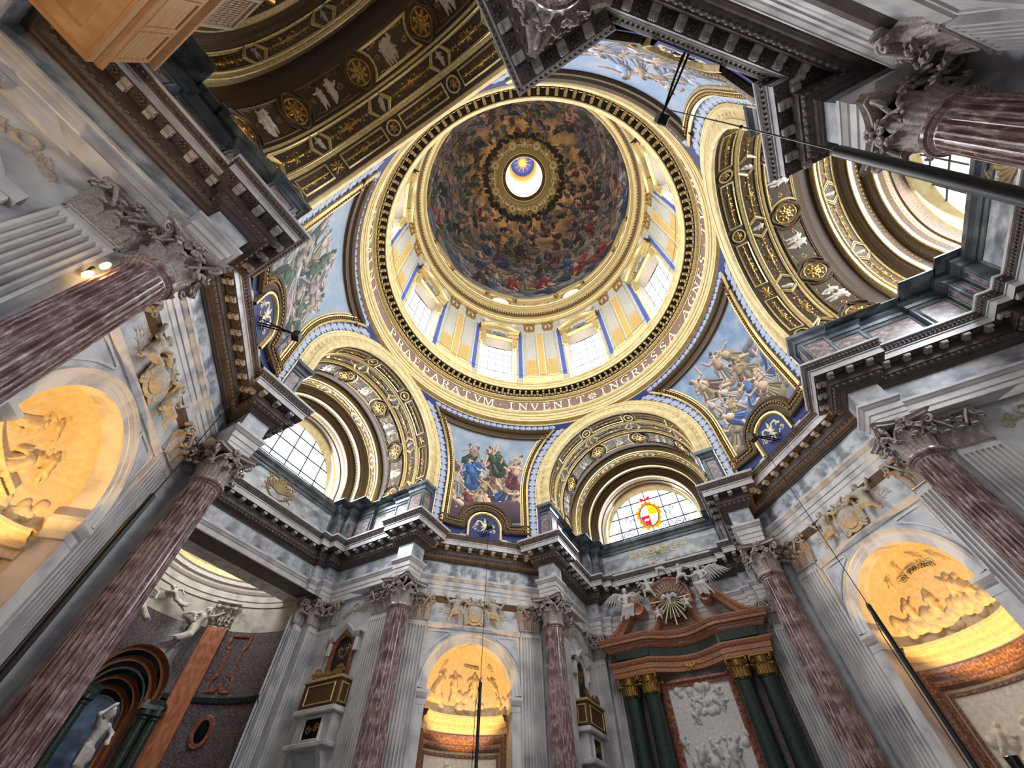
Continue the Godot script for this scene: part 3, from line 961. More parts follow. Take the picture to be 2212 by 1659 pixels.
func attic_path() -> Array:
	var h := [Vector2(9.11, -5.0), Vector2(9.11, -4.19), Vector2(10.1, -4.19), Vector2(10.1, -4.55), Vector2(11.3, -4.55), Vector2(11.3, -4.72), Vector2(12.95, -4.72), Vector2(12.95, -4.55), Vector2(14.1, -4.55), Vector2(14.1, -4.05), Vector2(14.55, -4.05), Vector2(14.55, -3.57), Vector2(14.95, -3.57)]
	var r := [Vector2(10.0, -5.0)] + h
	for k in h.size():
		var p: Vector2 = h[h.size() - 1 - k]
		r.append(Vector2(p.x, -p.y))
	r.append(Vector2(10.0, 5.0))
	return r

func attic(a: int) -> void:
	var path := attic_path()
	var o := thing("trim_2", "grey marble pedestal course under the vault of the %s" % ARM[a], "parapet", "", "structure", fr(a))
	if not M.has("attic"):
		var m := Mb.new(); m.sweep(path, [Vector2(0.06, 13.6), Vector2(0.06, 13.8), Vector2(0.0, 13.85), Vector2(0.0, 15.4)]); M.attic = m.mesh()
		m = Mb.new(); m.sweep(path, [Vector2(0.0, 15.4), Vector2(0.05, 15.42), Vector2(0.08, 15.55), Vector2(0.15, 15.62), Vector2(0.19, 15.65), Vector2(0.19, 15.82), Vector2(0.17, 15.85), Vector2(-0.9, 15.85)]); M.atticcap = m.mesh()
	part(o, "parapet_wall", M.attic, M.dado)
	part(o, "coping", M.atticcap, M.dado)
	for s in pieces(path, 0.0):
		if s.len < 0.4: continue
		var x := Transform3D(s.basis, Vector3(s.mid.y, 14.62, s.mid.x))
		var hw: float = s.len / 2 - 0.13
		var m := Mb.new()
		bar(m, rect(-hw, -0.58, hw, 0.58), true, [Vector2(-0.05, 0), Vector2(-0.05, 0.03), Vector2(-0.02, 0.045), Vector2(0.01, 0.02), Vector2(0.01, 0.0)], flat)
		part(o, "panel_moulding", m, M.dado, x)
		m = Mb.new(); plate(m, rect(-hw + 0.03, -0.55, hw - 0.03, 0.55), 0.0, 0.012, flat)
		part(o, "panel", m, M.panel if s.len < 1.7 else M.frieze, x)

func build_setting() -> void:
	var fl := Mb.new(); fl.box(Vector3(0, -0.2, 0), Vector3(24, 0.2, 24))
	var fo := part(self, "floor", fl, M.floor); tag(fo, "polished grey stone floor of the whole church", "floor", "", "structure")
	for a in SIDE:
		entablature("grey marble entablature breaking forward over two columns on the %s" % SIDE[a], fr(a), pier_path())
	for a in ARM:
		entablature("grey marble entablature running round the %s" % ARM[a], fr(a), arm_path())
		attic(a)
		vault(a)
	outer_shell()
	drum()
	dome()
	for a in SIDE: pendentive(a)
	walls()

# unseen shell added to block the sky; daylight enters by the windows only
func outer_shell() -> void:
	var o := thing("sky_block_shell", "added unseen shell and roof that close the church off from the sky", "wall", "", "structure")
	var m := Mb.new()
	m.lathe([Vector2(21.5, -0.2), Vector2(21.5, 24.3), Vector2(9.9, 24.3), Vector2(9.9, 40.5), Vector2(9.0, 44.0), Vector2(6.5, 50.5), Vector2(3.2, 53.5), Vector2(2.4, 62.0), Vector2(0.0, 62.5)], true, 0, TAU, 48)
	m.lathe([Vector2(0.0, 62.9), Vector2(2.8, 62.4), Vector2(3.6, 53.9), Vector2(7.0, 50.9), Vector2(9.5, 44.2), Vector2(10.3, 40.5), Vector2(10.3, 24.7), Vector2(22.0, 24.7), Vector2(22.0, -0.2)], false, 0, TAU, 48)
	part(o, "shell", m, M.dado)
const VR := 4.14
const HALF := VR * PI / 2 + 0.75
# a = way along the arch from the crown, b = u - u0
func vmap(u0: float, R := VR) -> Callable:
	return func(a: float, b: float, z: float) -> Vector3:
		var q := PI / 2 * R
		var r := R - z
		if absf(a) > q:
			return Vector3(-signf(a) * r, HC - (absf(a) - q), u0 + b)
		return Vector3(-sin(a / R) * r, HC + cos(a / R) * r, u0 + b)

const MOULD := [Vector2(-0.05, -0.01), Vector2(-0.05, 0.05), Vector2(-0.02, 0.075), Vector2(0.01, 0.05), Vector2(0.03, 0.05), Vector2(0.045, 0.02), Vector2(0.05, -0.01)]

func dense(p: PackedVector2Array, step := 0.3) -> PackedVector2Array:
	var r := PackedVector2Array()
	for k in p.size():
		var a := p[k]; var b := p[(k + 1) % p.size()]
		var n := maxi(1, int(ceil(a.distance_to(b) / step)))
		for j in n: r.append(a.lerp(b, float(j) / n))
	return r

func shift(p: PackedVector2Array, d: Vector2) -> PackedVector2Array:
	var r := PackedVector2Array()
	for q in p: r.append(q + d)
	return r

var coffers := []      # [name, frame mesh, frame material, [sub name, mesh, material] or null]

func make_coffers() -> void:
	var st := HALF / 5.0
	var rg := RandomNumberGenerator.new(); rg.seed = 5
	# middle band: rosettes in lobed frames and figures in oblong frames
	for k in range(-5, 6):
		var a := k * st
		var f := func(x: float, y: float, z: float) -> Vector3: return vmap(11.57).call(x + a, y, z)
		var odd := absi(k) % 2 == 1
		var end := absi(k) == 5
		if odd:
			var out := PackedVector2Array()
			for j in 40:
				var t := TAU * j / 40
				var r := 0.5 + 0.055 * cos(4 * t)
				var p := Vector2(cos(t) * r, sin(t) * r)
				if end and p.x * signf(k) > 0.02: continue
				out.append(p)
			if end and k > 0:
				var q := PackedVector2Array()
				for j in out.size():
					if j == 0 or out[j].distance_to(out[j - 1]) < 0.3: continue
					for i in out.size(): q.append(out[(j + i) % out.size()])
					break
				if q.size(): out = q
			var m := bar(Mb.new(), out, not end, MOULD, f)
			var h := Hf.new(0.9, 0.9, 0.03)
			h.ring(Vector2.ZERO, 0.4, 0.035, 24)
			h.rosette(Vector2.ZERO, 0.34, 8)
			if end:
				for y in h.ny + 1:
					for x in h.nx + 1:
						if (float(x) / h.nx - 0.5) * signf(k) > 0.02: h.z[y * (h.nx + 1) + x] = 0
			coffers.append(["rosette_coffer", m, M.brown, ["rosette", h.mesh(f, true), M.golddeep]])
		else:
			# the oblong between two rosettes, its ends cut away round them
			var p := PackedVector2Array()
			var l := 2 * st
			for s in [1.0, -1.0]:
				for j in 7:
					var t = lerpf(-0.85, 0.85, j / 6.0) * s
					p.append(Vector2(s * (st - 0.64 * cos(t)), sin(t) * 0.64))
			var m := bar(Mb.new(), dense(p), true, MOULD, f)
			var h := Hf.new(1.8, 1.02, 0.03)
			h.figure(Vector2(-0.12, -0.42), 0.82, rg, rg.randf_range(-0.25, 0.25), k % 4 == 0, true)
			h.figure(Vector2(0.2, -0.42), 0.72, rg, rg.randf_range(-0.3, 0.3), false, true)
			var hh := h
			var orn := Hf.new(1.9, 1.02, 0.035)
			for s in [-1.0, 1.0]:
				for q in [-1.0, 1.0]:
					orn.leaf(Vector2(0.35 * s, 0.42 * q), Vector2(0.78 * s, 0.36 * q), 0.09)
				orn.scroll(Vector2(0.6 * s, 0), 0.12, 0.022, 1.3, 0.0, s)
			coffers.append(["figure_coffer", m, M.gold if k == 0 else M.brown, ["putto_relief", hh.mesh(f, true), M.stucco], ["leaf_ornament", orn.mesh(f, true), M.golddeep]])
	# next band towards the dome: hexagons between long panels; and a like band further in
	for band in [[10.42, VR, 0.33], [13.32, 4.1, 0.24]]:
		var R: float = band[1]
		var hb: float = band[2]
		var hl := R * PI / 2 + 0.75
		var s2 := hl / 5.0
		for k in range(-5, 6):
			var a := k * s2
			var f := func(x: float, y: float, z: float) -> Vector3: return vmap(band[0], R).call(x + a, y, z)
			if absi(k) % 2 == 1:
				var e := absi(k) == 5
				var p := PackedVector2Array([Vector2(-0.42, 0), Vector2(-0.2, -hb), Vector2(0.2, -hb), Vector2(0.42, 0), Vector2(0.2, hb), Vector2(-0.2, hb)])
				if e: p = PackedVector2Array([Vector2(0, hb), Vector2(-0.42 * signf(k), 0), Vector2(0, -hb)])
				var m := bar(Mb.new(), p, not e, MOULD, f)
				var h := Hf.new(0.6, hb * 1.7, 0.03)
				if e: h.leaf(Vector2(-0.02 * signf(k), 0), Vector2(-0.26 * signf(k), 0), 0.16)
				else:
					h.figure(Vector2(-0.05, -hb * 0.8), hb * 1.6, rg, rg.randf_range(-0.3, 0.3), false, true)
				coffers.append(["hexagon_coffer", m, M.gold, ["bust_relief", h.mesh(f, true), M.stucco if not e else M.golddeep]])
			else:
				var x1 := s2 - 0.22
				var p := PackedVector2Array([Vector2(-x1, -hb), Vector2(x1, -hb), Vector2(x1 - 0.28, 0), Vector2(x1, hb), Vector2(-x1, hb), Vector2(-x1 + 0.28, 0)])
				var m := bar(Mb.new(), dense(p), true, MOULD, f)
				var h := Hf.new(2 * x1, hb * 1.7, 0.032)
				garland(h, x1 - 0.35, hb * 0.8, rg)
				coffers.append(["ornament_coffer", m, M.gold, ["leaf_ornament", h.mesh(f, true), M.golddeep]])
	# band at the front edge: garlands, lilies, round medallions
	for k in range(-5, 6):
		var a := k * st
		var f := func(x: float, y: float, z: float) -> Vector3: return vmap(9.58).call(x + a, y, z)
		if absi(k) % 2 == 1:
			if absi(k) == 3:
				var h := Hf.new(0.7, 0.66, 0.03)
				for t in [-0.75, 0.0, 0.75]:
					h.cap(Vector2(-0.1, 0), Vector2(0.24 * cos(t), 0.24 * sin(t)), 0.05, 0.05, 0.9)
					h.cap(Vector2(-0.1, 0), Vector2(-0.1 - 0.18 * cos(t), 0.18 * sin(t)), 0.05, 0.04, 0.9)
				h.cap(Vector2(-0.1, -0.16), Vector2(-0.1, 0.16), 0.045, 0.045, 1.0)
				coffers.append(["lily_boss", h.mesh(f, true), M.golddeep])
			else:
				var e := absi(k) == 5
				var p := ngon(24, 0.26, 0.26)
				var m := bar(Mb.new(), p, true, [Vector2(-0.03, 0), Vector2(-0.03, 0.05), Vector2(0.03, 0.05), Vector2(0.03, 0)], f)
				var h := Hf.new(0.46, 0.46, 0.025); h.rosette(Vector2.ZERO, 0.19, 6)
				coffers.append(["medallion", m, M.gold, ["rosette", h.mesh(f, true), M.golddeep]])
		else:
			var x1 := st - 0.42
			var m := bar(Mb.new(), dense(rect(-x1, -0.25, x1, 0.25)), true, [Vector2(-0.03, -0.01), Vector2(-0.03, 0.03), Vector2(0.03, 0.045), Vector2(0.03, -0.01)], f)
			var h := Hf.new(2 * x1, 0.46, 0.032); garland(h, x1 - 0.06, 0.19, rg)
			coffers.append(["garland_coffer", m, M.gold, ["garland", h.mesh(f, true), M.golddeep]])

func garland(h: Hf, hx: float, hy: float, rg: RandomNumberGenerator) -> void:
	var n := int(hx * 2 / 0.17)
	for s in [-1.0, 1.0]:
		h.cap(Vector2.ZERO, Vector2(hx * s, 0), 0.05, 0.02, 0.9)
		for j in n / 2:
			var x = s * (j + 0.6) * hx / (n / 2.0)
			var tip = x + s * 0.1
			h.leaf(Vector2(x, 0), Vector2(tip, hy * rg.randf_range(0.6, 0.95)), 0.06, 0.0, 2)
			h.leaf(Vector2(x, 0), Vector2(tip, -hy * rg.randf_range(0.6, 0.95)), 0.06, 0.0, 2)
			if j % 2 == 0:
				h.dot(Vector2(x, 0), 0.055, 1.0)
			else:
				h.scroll(Vector2(x, hy * 0.45 * (1 if j % 4 == 1 else -1)), 0.055, 0.018, 1.2)
	h.rosette(Vector2.ZERO, hy * 0.7, 6, 0.02)

func vault(a: int) -> void:
	var o := thing("ceiling", "coffered gilt barrel vault over the %s" % ARM[a], "vault", "", "structure", fr(a))
	if not M.has("v0"):
		var m := Mb.new()
		m.arch([Vector2(4.95, 9.06), Vector2(4.87, 8.93), Vector2(4.8, 8.92), Vector2(4.74, 8.95), Vector2(4.66, 8.97), Vector2(4.64, 9.0), Vector2(4.44, 9.0), Vector2(4.43, 8.96), Vector2(4.4, 8.96), Vector2(4.2, 8.97), Vector2(4.13, 9.0), Vector2(4.1, 9.02), Vector2(4.1, 9.12), Vector2(4.14, 9.16)], 15.85, 56)
		M.v0 = m.mesh()
		# running scrolls on the face of the arch
		m = Mb.new()
		var h := Hf.new(0.36, 0.2, 0.024)
		h.scroll(Vector2(0.02, 0.0), 0.075, 0.03, 1.3, PI, -1.0); h.path(PackedVector2Array([Vector2(-0.17, -0.07), Vector2(-0.1, -0.06), Vector2(-0.05, 0.0)]), 0.02, 0.018, 0.8); h.cap(Vector2(0.1, -0.07), Vector2(0.17, -0.07), 0.016, 0.016, 0.8)
		var n := 44
		for j in n:
			var b := (j - (n - 1) / 2.0) * (4.54 * PI) / n
			h.mesh(func(x: float, y: float, z: float) -> Vector3:
				var t := (x + b) / 4.54
				return Vector3(sin(t) * (4.54 + y), HC + cos(t) * (4.54 + y), 9.0 - z), true, m)
		M.vscroll = m.mesh()
		m = Mb.new()
		m.arch([Vector2(VR, 9.16), Vector2(VR, 9.92)], 15.85, 48); m.arch([Vector2(VR, 10.06), Vector2(VR, 10.84)], 15.85, 48); m.arch([Vector2(VR, 10.96), Vector2(VR, 12.2), Vector2(4.22, 12.3), Vector2(4.35, 12.45), Vector2(4.35, 12.85)], 15.85, 48)
		M.v1 = m.mesh()
		m = Mb.new()
		for u in [[9.92, 10.06], [10.84, 10.96]]:
			m.arch([Vector2(VR, u[0]), Vector2(VR - 0.05, u[0] + 0.02), Vector2(VR - 0.06, u[1] - 0.03), Vector2(VR, u[1])], 15.85, 48)
		m.arch([Vector2(4.35, 12.85), Vector2(4.1, 12.9), Vector2(4.08, 12.92), Vector2(4.08, 13.03), Vector2(4.1, 13.05)], 15.85, 48)
		m.arch([Vector2(3.62, 13.85), Vector2(3.58, 13.87), Vector2(3.58, 14.0), Vector2(3.6, 14.02)], 15.85, 48)
		m.arch([Vector2(3.17, 14.4), Vector2(3.12, 14.42), Vector2(3.12, 14.52), Vector2(3.15, 14.54)], 15.85, 48)
		M.v2 = m.mesh()
		m = Mb.new()
		m.arch([Vector2(4.1, 13.05), Vector2(4.1, 13.58), Vector2(3.95, 13.62), Vector2(3.9, 13.7), Vector2(3.72, 13.76), Vector2(3.66, 13.85), Vector2(3.62, 13.85)], 15.85, 48)
		m.arch([Vector2(3.6, 14.02), Vector2(3.6, 14.28), Vector2(3.4, 14.3), Vector2(3.3, 14.38), Vector2(3.17, 14.4)], 15.85, 48)
		M.v3 = m.mesh()
		m = Mb.new()
		m.arch([Vector2(3.15, 14.54), Vector2(3.1, 14.7), Vector2(3.14, 14.72), Vector2(3.14, 14.9), Vector2(3.08, 14.94), Vector2(3.05, 15.1), Vector2(3.1, 15.12), Vector2(3.06, 15.3)], 15.85, 48)
		M.v4 = m.mesh()
		m = Mb.new()
		m.arch([Vector2(3.06, 15.3), Vector2(2.98, 15.34), Vector2(2.95, 15.5), Vector2(2.95, 16.1)], 15.85, 48)
		M.v5 = m.mesh()
		# small leaves on the ring nearest the window
		m = Mb.new()
		var lf := Hf.new(0.2, 0.2, 0.025); lf.rosette(Vector2.ZERO, 0.085, 5)
		for q in [[14.15, 3.6, 58], [14.81, 3.14, 50]]:
			for j in q[2]:
				var b: float = (j - (q[2] - 1) / 2.0) * (q[1] * PI) / q[2]
				var g := vmap(q[0], q[1])
				lf.mesh(func(x: float, y: float, z: float) -> Vector3: return g.call(x + b, y, z), true, m)
		M.vleaf = m.mesh()
	part(o, "archivolt", M.v0, M.cream)
	var ft := Mb.new()
	for s in [-1.0, 1.0]:
		for q in [[4.1, 5.3, 9.1, 12.3], [4.2, 5.3, 12.2, 12.95], [3.55, 5.3, 12.9, 14.05], [3.1, 5.3, 14.0, 16.1]]:
			ft.box(Vector3((q[0] + q[1]) / 2 * s, 15.87, (q[2] + q[3]) / 2), Vector3((q[1] - q[0]) / 2, 0.03, (q[3] - q[2]) / 2))
	part(o, "springing_ledge", ft, M.dado)
	stuff(part(o, "running_scroll", M.vscroll, M.cream))
	part(o, "vault_ground", M.v1, M.ground)
	part(o, "gilt_rib", M.v2, M.gold)
	part(o, "moulded_rib", M.v3, M.brown)
	part(o, "inner_archivolt", M.v4, M.brown)
	part(o, "window_reveal", M.v5, M.cream)
	stuff(part(o, "leaf_rings", M.vleaf, M.golddeep))
	if coffers.is_empty():
		make_coffers()
		for c in coffers:
			c[1] = c[1].mesh()
			for j in range(3, c.size()): c[j][1] = c[j][1].mesh()
	for c in coffers:
		var p := part(o, c[0], c[1], c[2])
		for j in range(3, c.size()): part(p, c[j][0], c[j][1], c[j][2])
	lunette(a)

func lunette(a: int) -> void:
	var o := thing("window_1", {45: "stained glass lunette with a red and yellow shield", 135: "clear arched lunette window with dark glazing bars on the left", 225: "lunette window behind the organ", 315: "clear lunette window high at the right edge"}[a], "window", "", "structure", fr(a))
	var m := Mb.new()
	var R := 2.95
	# panes between the glazing bars
	var xs := [-3.0, -2.05, -1.02, 0.0, 1.02, 2.05, 3.0]
	var ys := [-0.55, 0.45, 1.45, 2.3, 3.0]
	for i in 6:
		for j in 4:
			var cell := rect(xs[i], ys[j], xs[i + 1], ys[j + 1])
			var arc := PackedVector2Array([Vector2(-R, -0.55)])
			for k in 41: arc.append(Vector2(-cos(PI * k / 40) * R, sin(PI * k / 40) * R))
			arc.append(Vector2(R, -0.55))
			for q in Geometry2D.intersect_polygons(cell, arc):
				var g := Mb.new(); plate(g, q, 0, 0.02, flat)
				part(o, "pane", g, M.glass, at(0, HC, 15.92, PI))
	for i in range(1, 6):
		var t := sqrt(R * R - xs[i] * xs[i])
		m.box(Vector3(xs[i], HC + (t - 0.55) / 2, 15.88), Vector3(0.022, (t + 0.55) / 2, 0.02))
	for j in range(1, 4):
		var t := sqrt(R * R - ys[j] * ys[j])
		m.box(Vector3(0, HC + ys[j], 15.88), Vector3(t, 0.022, 0.02))
	part(o, "glazing_bars", m, M.lead)
	if a == 45: stained(o)
func dmap(az: float, R := 9.12, dh := 0.0) -> Callable:       # x to the viewer's right, seen from inside
	var a0 := deg_to_rad(az)
	return func(x: float, y: float, z: float) -> Vector3:
		var a := a0 - x / R
		return Vector3(cos(a) * (R - z), y + dh, -sin(a) * (R - z))

func drum() -> void:
	var o := thing("trim_3", "gilded ring cornice with Latin lettering under the dome's drum", "cornice", "", "structure")
	var m := Mb.new()
	m.lathe([Vector2(9.35, 21.15), Vector2(9.35, 21.66), Vector2(9.13, 21.7), Vector2(9.13, 21.85), Vector2(9.1, 21.88), Vector2(9.1, 22.1), Vector2(9.06, 22.13), Vector2(9.06, 22.32), Vector2(9.02, 22.35), Vector2(8.95, 22.46), Vector2(8.94, 22.56), Vector2(9.06, 22.6)], true, 0, TAU, 128); part(o, "architrave", m, M.cream)
	m = Mb.new(); m.lathe([Vector2(9.06, 22.6), Vector2(9.1, 23.58)], true, 0, TAU, 128); part(o, "lettering_band", m, M.textband)
	m = Mb.new(); m.lathe([Vector2(9.1, 23.58), Vector2(9.06, 23.6), Vector2(9.05, 23.66), Vector2(8.99, 23.7), Vector2(8.99, 23.9), Vector2(8.93, 23.93), Vector2(8.92, 23.98)], true, 0, TAU, 128); part(o, "bed_moulding", m, M.gold)
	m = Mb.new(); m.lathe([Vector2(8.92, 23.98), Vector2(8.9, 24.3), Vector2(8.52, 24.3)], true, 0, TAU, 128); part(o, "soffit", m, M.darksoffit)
	m = Mb.new(); m.lathe([Vector2(8.52, 24.3), Vector2(8.47, 24.32), Vector2(8.47, 24.52), Vector2(8.44, 24.56), Vector2(8.41, 24.6), Vector2(8.4, 24.72), Vector2(8.35, 24.78), Vector2(8.33, 24.8), Vector2(8.33, 24.9), Vector2(8.4, 24.95), Vector2(9.2, 25.0)], true, 0, TAU, 128); part(o, "cornice_lip", m, M.cream)
	var b := Mb.new()
	b.box(Vector3(0, -0.05, 0.16), Vector3(0.07, 0.05, 0.16), 0.01)
	b.box(Vector3(0, -0.17, 0.08), Vector3(0.06, 0.08, 0.08), 0.01)
	for s in [-0.04, 0.0, 0.04]: b.box(Vector3(s, -0.09, 0.33), Vector3(0.018, 0.06, 0.02), 0.006)
	var bm := b.mesh()
	for k in 132:
		var a := TAU * k / 132
		part(o, "modillion", bm, M.cream, Transform3D(Basis(Vector3.UP, a - PI / 2), Vector3(cos(a) * 8.91, 24.3, -sin(a) * 8.91)))
		var f := Transform3D(Basis(Vector3.UP, a + TAU / 264 - PI / 2), Vector3(cos(a + TAU / 264) * 8.88, 24.12, -sin(a + TAU / 264) * 8.88))
		part(o, "rosette", flower, M.gold, f * Transform3D(Basis(Vector3.RIGHT, -PI / 2), Vector3.ZERO))
	var dn := Mb.new(); dn.box(Vector3(0, 0, 0), Vector3(0.035, 0.085, 0.045), 0.008)
	var xs := []
	for k in 432:
		var a := TAU * k / 432
		xs.append(Transform3D(Basis(Vector3.UP, a - PI / 2), Vector3(cos(a) * 8.97, 23.8, -sin(a) * 8.97)))
	multi(o, "dentils", dn.mesh(), M.gold, xs)
	# the lettering round the ring
	var txt := "PRAEPARATVM.INVENIT*INGRESSA.AGNES.TVRPITVDINIS.LOCVM.ANGELVM.DOMINI."
	var font := SystemFont.new(); font.font_names = PackedStringArray(["Droid Serif"])
	var az := 143.95
	for k in txt.length():
		var c := txt[k]
		var x := Transform3D(Basis(Vector3.UP, deg_to_rad(az) - PI / 2), Vector3(cos(deg_to_rad(az)) * 9.07, 22.72, -sin(deg_to_rad(az)) * 9.07))
		az -= 360.0 / 70.6
		if c == ".":
			var t := Mb.new(); plate(t, PackedVector2Array([Vector2(-0.1, 0.26), Vector2(0.02, 0.3), Vector2(0.0, 0.46), Vector2(0.06, 0.32), Vector2(0.14, 0.24), Vector2(0.02, 0.27)]), 0, 0.02, flat); part(o, "letter_stop", t, M.letter, x)
			continue
		if c == "*":
			var t := Mb.new()
			for q in 8: t.box(Vector3.ZERO, Vector3(0.03, 0.03, 0.01)); 
			for q in 8:
				var an := TAU * q / 8
				plate(t, PackedVector2Array([Vector2(cos(an), sin(an)) * 0.06, Vector2(cos(an - 0.25), sin(an - 0.25)) * 0.26, Vector2(cos(an), sin(an)) * 0.34, Vector2(cos(an + 0.25), sin(an + 0.25)) * 0.26]), 0, 0.02, flat)
			part(o, "letter_star", t, M.letter, x * at(0, 0.36, 0)); continue
		var tm := TextMesh.new()
		tm.text = c; tm.font = font; tm.font_size = 64; tm.pixel_size = 0.0152; tm.depth = 0.02
		tm.vertical_alignment = VERTICAL_ALIGNMENT_CENTER
		part(o, "letter", tm, M.letter, x * at(0, 0.355, 0.02))
	# wall of the drum between the windows
	var w := thing("wall_drum", "cream and gold drum wall with paired fluted pilasters below the dome", "wall", "", "structure")
	for k in 8:
		var f := dmap(45.0 * k + 22.5)
		var hw := deg_to_rad(22.5 - 8.6) * 9.12
		var g := Mb.new()
		g.lathe([Vector2(9.12, 25.0), Vector2(9.12, 34.7)], true, deg_to_rad(45.0 * k + 8.6), deg_to_rad(45.0 * k + 36.4), 10)
		part(w, "wall_bay", g, M.drumwall)
		g = Mb.new()
		g.lathe([Vector2(9.12, 31.3), Vector2(9.12, 34.7)], true, deg_to_rad(45.0 * k - 8.6), deg_to_rad(45.0 * k + 8.6), 8)
		g.lathe([Vector2(9.12, 25.0), Vector2(9.12, 25.95)], true, deg_to_rad(45.0 * k - 8.6), deg_to_rad(45.0 * k + 8.6), 8)
		part(w, "wall_over_window", g, M.drumwall)
		g = Mb.new(); plate(g, dense(rect(-1.55, 25.75, 1.55, 26.4), 0.4), 0, 0.16, f); part(w, "plinth", g, M.cream)
		# blue strips beside the pairs
		for s in [-1.0, 1.0]:
			g = Mb.new(); plate(g, rect(1.7 * s - 0.14, 26.5, 1.7 * s + 0.14, 33.2), 0, 0.02, f); part(w, "blue_strip", g, M.bluestone)
			g = Mb.new()
			bar(g, PackedVector2Array([Vector2(1.48 * s, 26.4), Vector2(1.48 * s, 34.6)]), false, [Vector2(-0.05, 0), Vector2(-0.05, 0.05), Vector2(0.05, 0.05), Vector2(0.05, 0)], f)
			part(w, "edge_strip", g, M.drumwall)
		g = Mb.new(); plate(g, rect(-0.24, 26.6, 0.24, 33.0), 0, 0.015, f)
		part(w, "ochre_panel", g, M.ochre)
		g = Mb.new(); bar(g, rect(-0.27, 26.55, 0.27, 33.05), true, [Vector2(-0.04, 0), Vector2(-0.04, 0.05), Vector2(0.04, 0.05), Vector2(0.04, 0)], f); part(w, "panel_moulding", g, M.cream)
		for s in [-1.0, 1.0]:
			var x0: float = 0.83 * s
			var up := Mb.new(); var lowp := Mb.new()
			flutes(up, x0, 0.38, 28.75, 33.15, 0.12, f); flutes(lowp, x0, 0.38, 26.65, 28.75, 0.12, f)
			var p := part(w, "pilaster", up, M.drumwall)
			part(p, "gilded_flutes", lowp, M.ochre)
			g = Mb.new(); plate(g, rect(x0 - 0.44, 26.4, x0 + 0.44, 26.65), 0, 0.2, f); part(p, "base", g, M.cream)
			var h := Hf.new(1.1, 1.5, 0.035)
			h.cap(Vector2(-0.3, -0.6), Vector2(0.3, -0.6), 0.08, 0.08, 1.0); h.cap(Vector2(-0.45, 0.66), Vector2(0.45, 0.66), 0.07, 0.07, 1.0, 0.16)
			for q in [-0.3, -0.1, 0.1, 0.3]: h.leaf(Vector2(q, -0.55), Vector2(q * 1.2, -0.12), 0.11, 0.08)
			for q in [-0.34, 0.0, 0.34]: h.leaf(Vector2(q, -0.35), Vector2(q * 1.25, 0.28), 0.13, 0.1)
			for q in [-1.0, 1.0]: h.scroll(Vector2(0.36 * q, 0.45), 0.14, 0.035, 1.4, PI / 2, q, 0.12)
			h.rosette(Vector2(0, 0.6), 0.12, 5, 0.16)
			var ff := func(x: float, y: float, z: float) -> Vector3: return f.call(x + x0, y + 33.88, z)
			part(p, "capital", h.mesh(ff, true), M.golddeep)
	var e := thing("trim_3", "gilded entablature with fine dentils round the top of the drum", "cornice", "", "structure")
	m = Mb.new(); m.lathe([Vector2(9.12, 34.62), Vector2(8.92, 34.65), Vector2(8.92, 34.85), Vector2(8.89, 34.88), Vector2(8.89, 35.06), Vector2(8.83, 35.14), Vector2(8.88, 35.18)], true, 0, TAU, 96); part(e, "architrave", m, M.gold)
	m = Mb.new(); m.lathe([Vector2(8.88, 35.18), Vector2(8.9, 35.72)], true, 0, TAU, 96); part(e, "frieze", m, M.ochre)
	m = Mb.new(); m.lathe([Vector2(8.9, 35.72), Vector2(8.8, 35.8), Vector2(8.72, 35.84), Vector2(8.72, 36.16)], true, 0, TAU, 96); part(e, "dentil_band", m, M.brown)
	m = Mb.new(); m.lathe([Vector2(8.72, 36.16), Vector2(8.45, 36.3), Vector2(8.42, 36.5), Vector2(8.36, 36.6), Vector2(8.34, 36.76), Vector2(8.28, 36.82), Vector2(8.28, 36.92), Vector2(9.0, 37.05)], true, 0, TAU, 96); part(e, "cornice_lip", m, M.gold)
	xs = []
	dn = Mb.new(); dn.box(Vector3.ZERO, Vector3(0.06, 0.13, 0.06), 0.01)
	for k in 240:
		var a := TAU * k / 240
		xs.append(Transform3D(Basis(Vector3.UP, a - PI / 2), Vector3(cos(a) * 8.67, 36.0, -sin(a) * 8.67)))
	multi(e, "dentils", dn.mesh(), M.gold, xs)
	# attic with oval openings
	var t := thing("wall_attic", "gilded attic ring with oval openings at the foot of the painted dome", "wall", "", "structure")
	m = Mb.new(); m.lathe([Vector2(9.02, 37.05), Vector2(9.02, 37.4), Vector2(9.05, 37.45), Vector2(9.05, 39.35), Vector2(8.98, 39.4), Vector2(8.9, 39.5), Vector2(8.86, 39.6), Vector2(8.86, 39.75), Vector2(8.95, 39.9)], true, 0, TAU, 96); part(t, "ring_wall", m, M.gold)
	for k in 8:
		var f := dmap(45.0 * k + 0.0, 9.05, 38.6)
		var g := Mb.new(); bar(g, ngon(28, 0.88, 0.66), true, [Vector2(-0.16, 0), Vector2(-0.16, 0.1), Vector2(-0.08, 0.16), Vector2(0.02, 0.1), Vector2(0.1, 0.0)], f); part(t, "oval_frame", g, M.gold)
		g = Mb.new(); plate(g, ngon(28, 0.82, 0.6), 0, 0.02, f); part(t, "oval_window_pane", g, M.glass)
		g = Mb.new()
		bar(g, PackedVector2Array([Vector2(-1.55, 0.5), Vector2(-1.2, 0.98), Vector2(-0.6, 1.12), Vector2(0, 1.16), Vector2(0.6, 1.12), Vector2(1.2, 0.98), Vector2(1.55, 0.5)]), false, [Vector2(-0.12, 0), Vector2(-0.12, 0.2), Vector2(0.04, 0.3), Vector2(0.12, 0.3), Vector2(0.12, 0)], f); part(t, "oval_hood", g, M.gold)
		f = dmap(45.0 * k + 22.5, 9.05, 38.35)
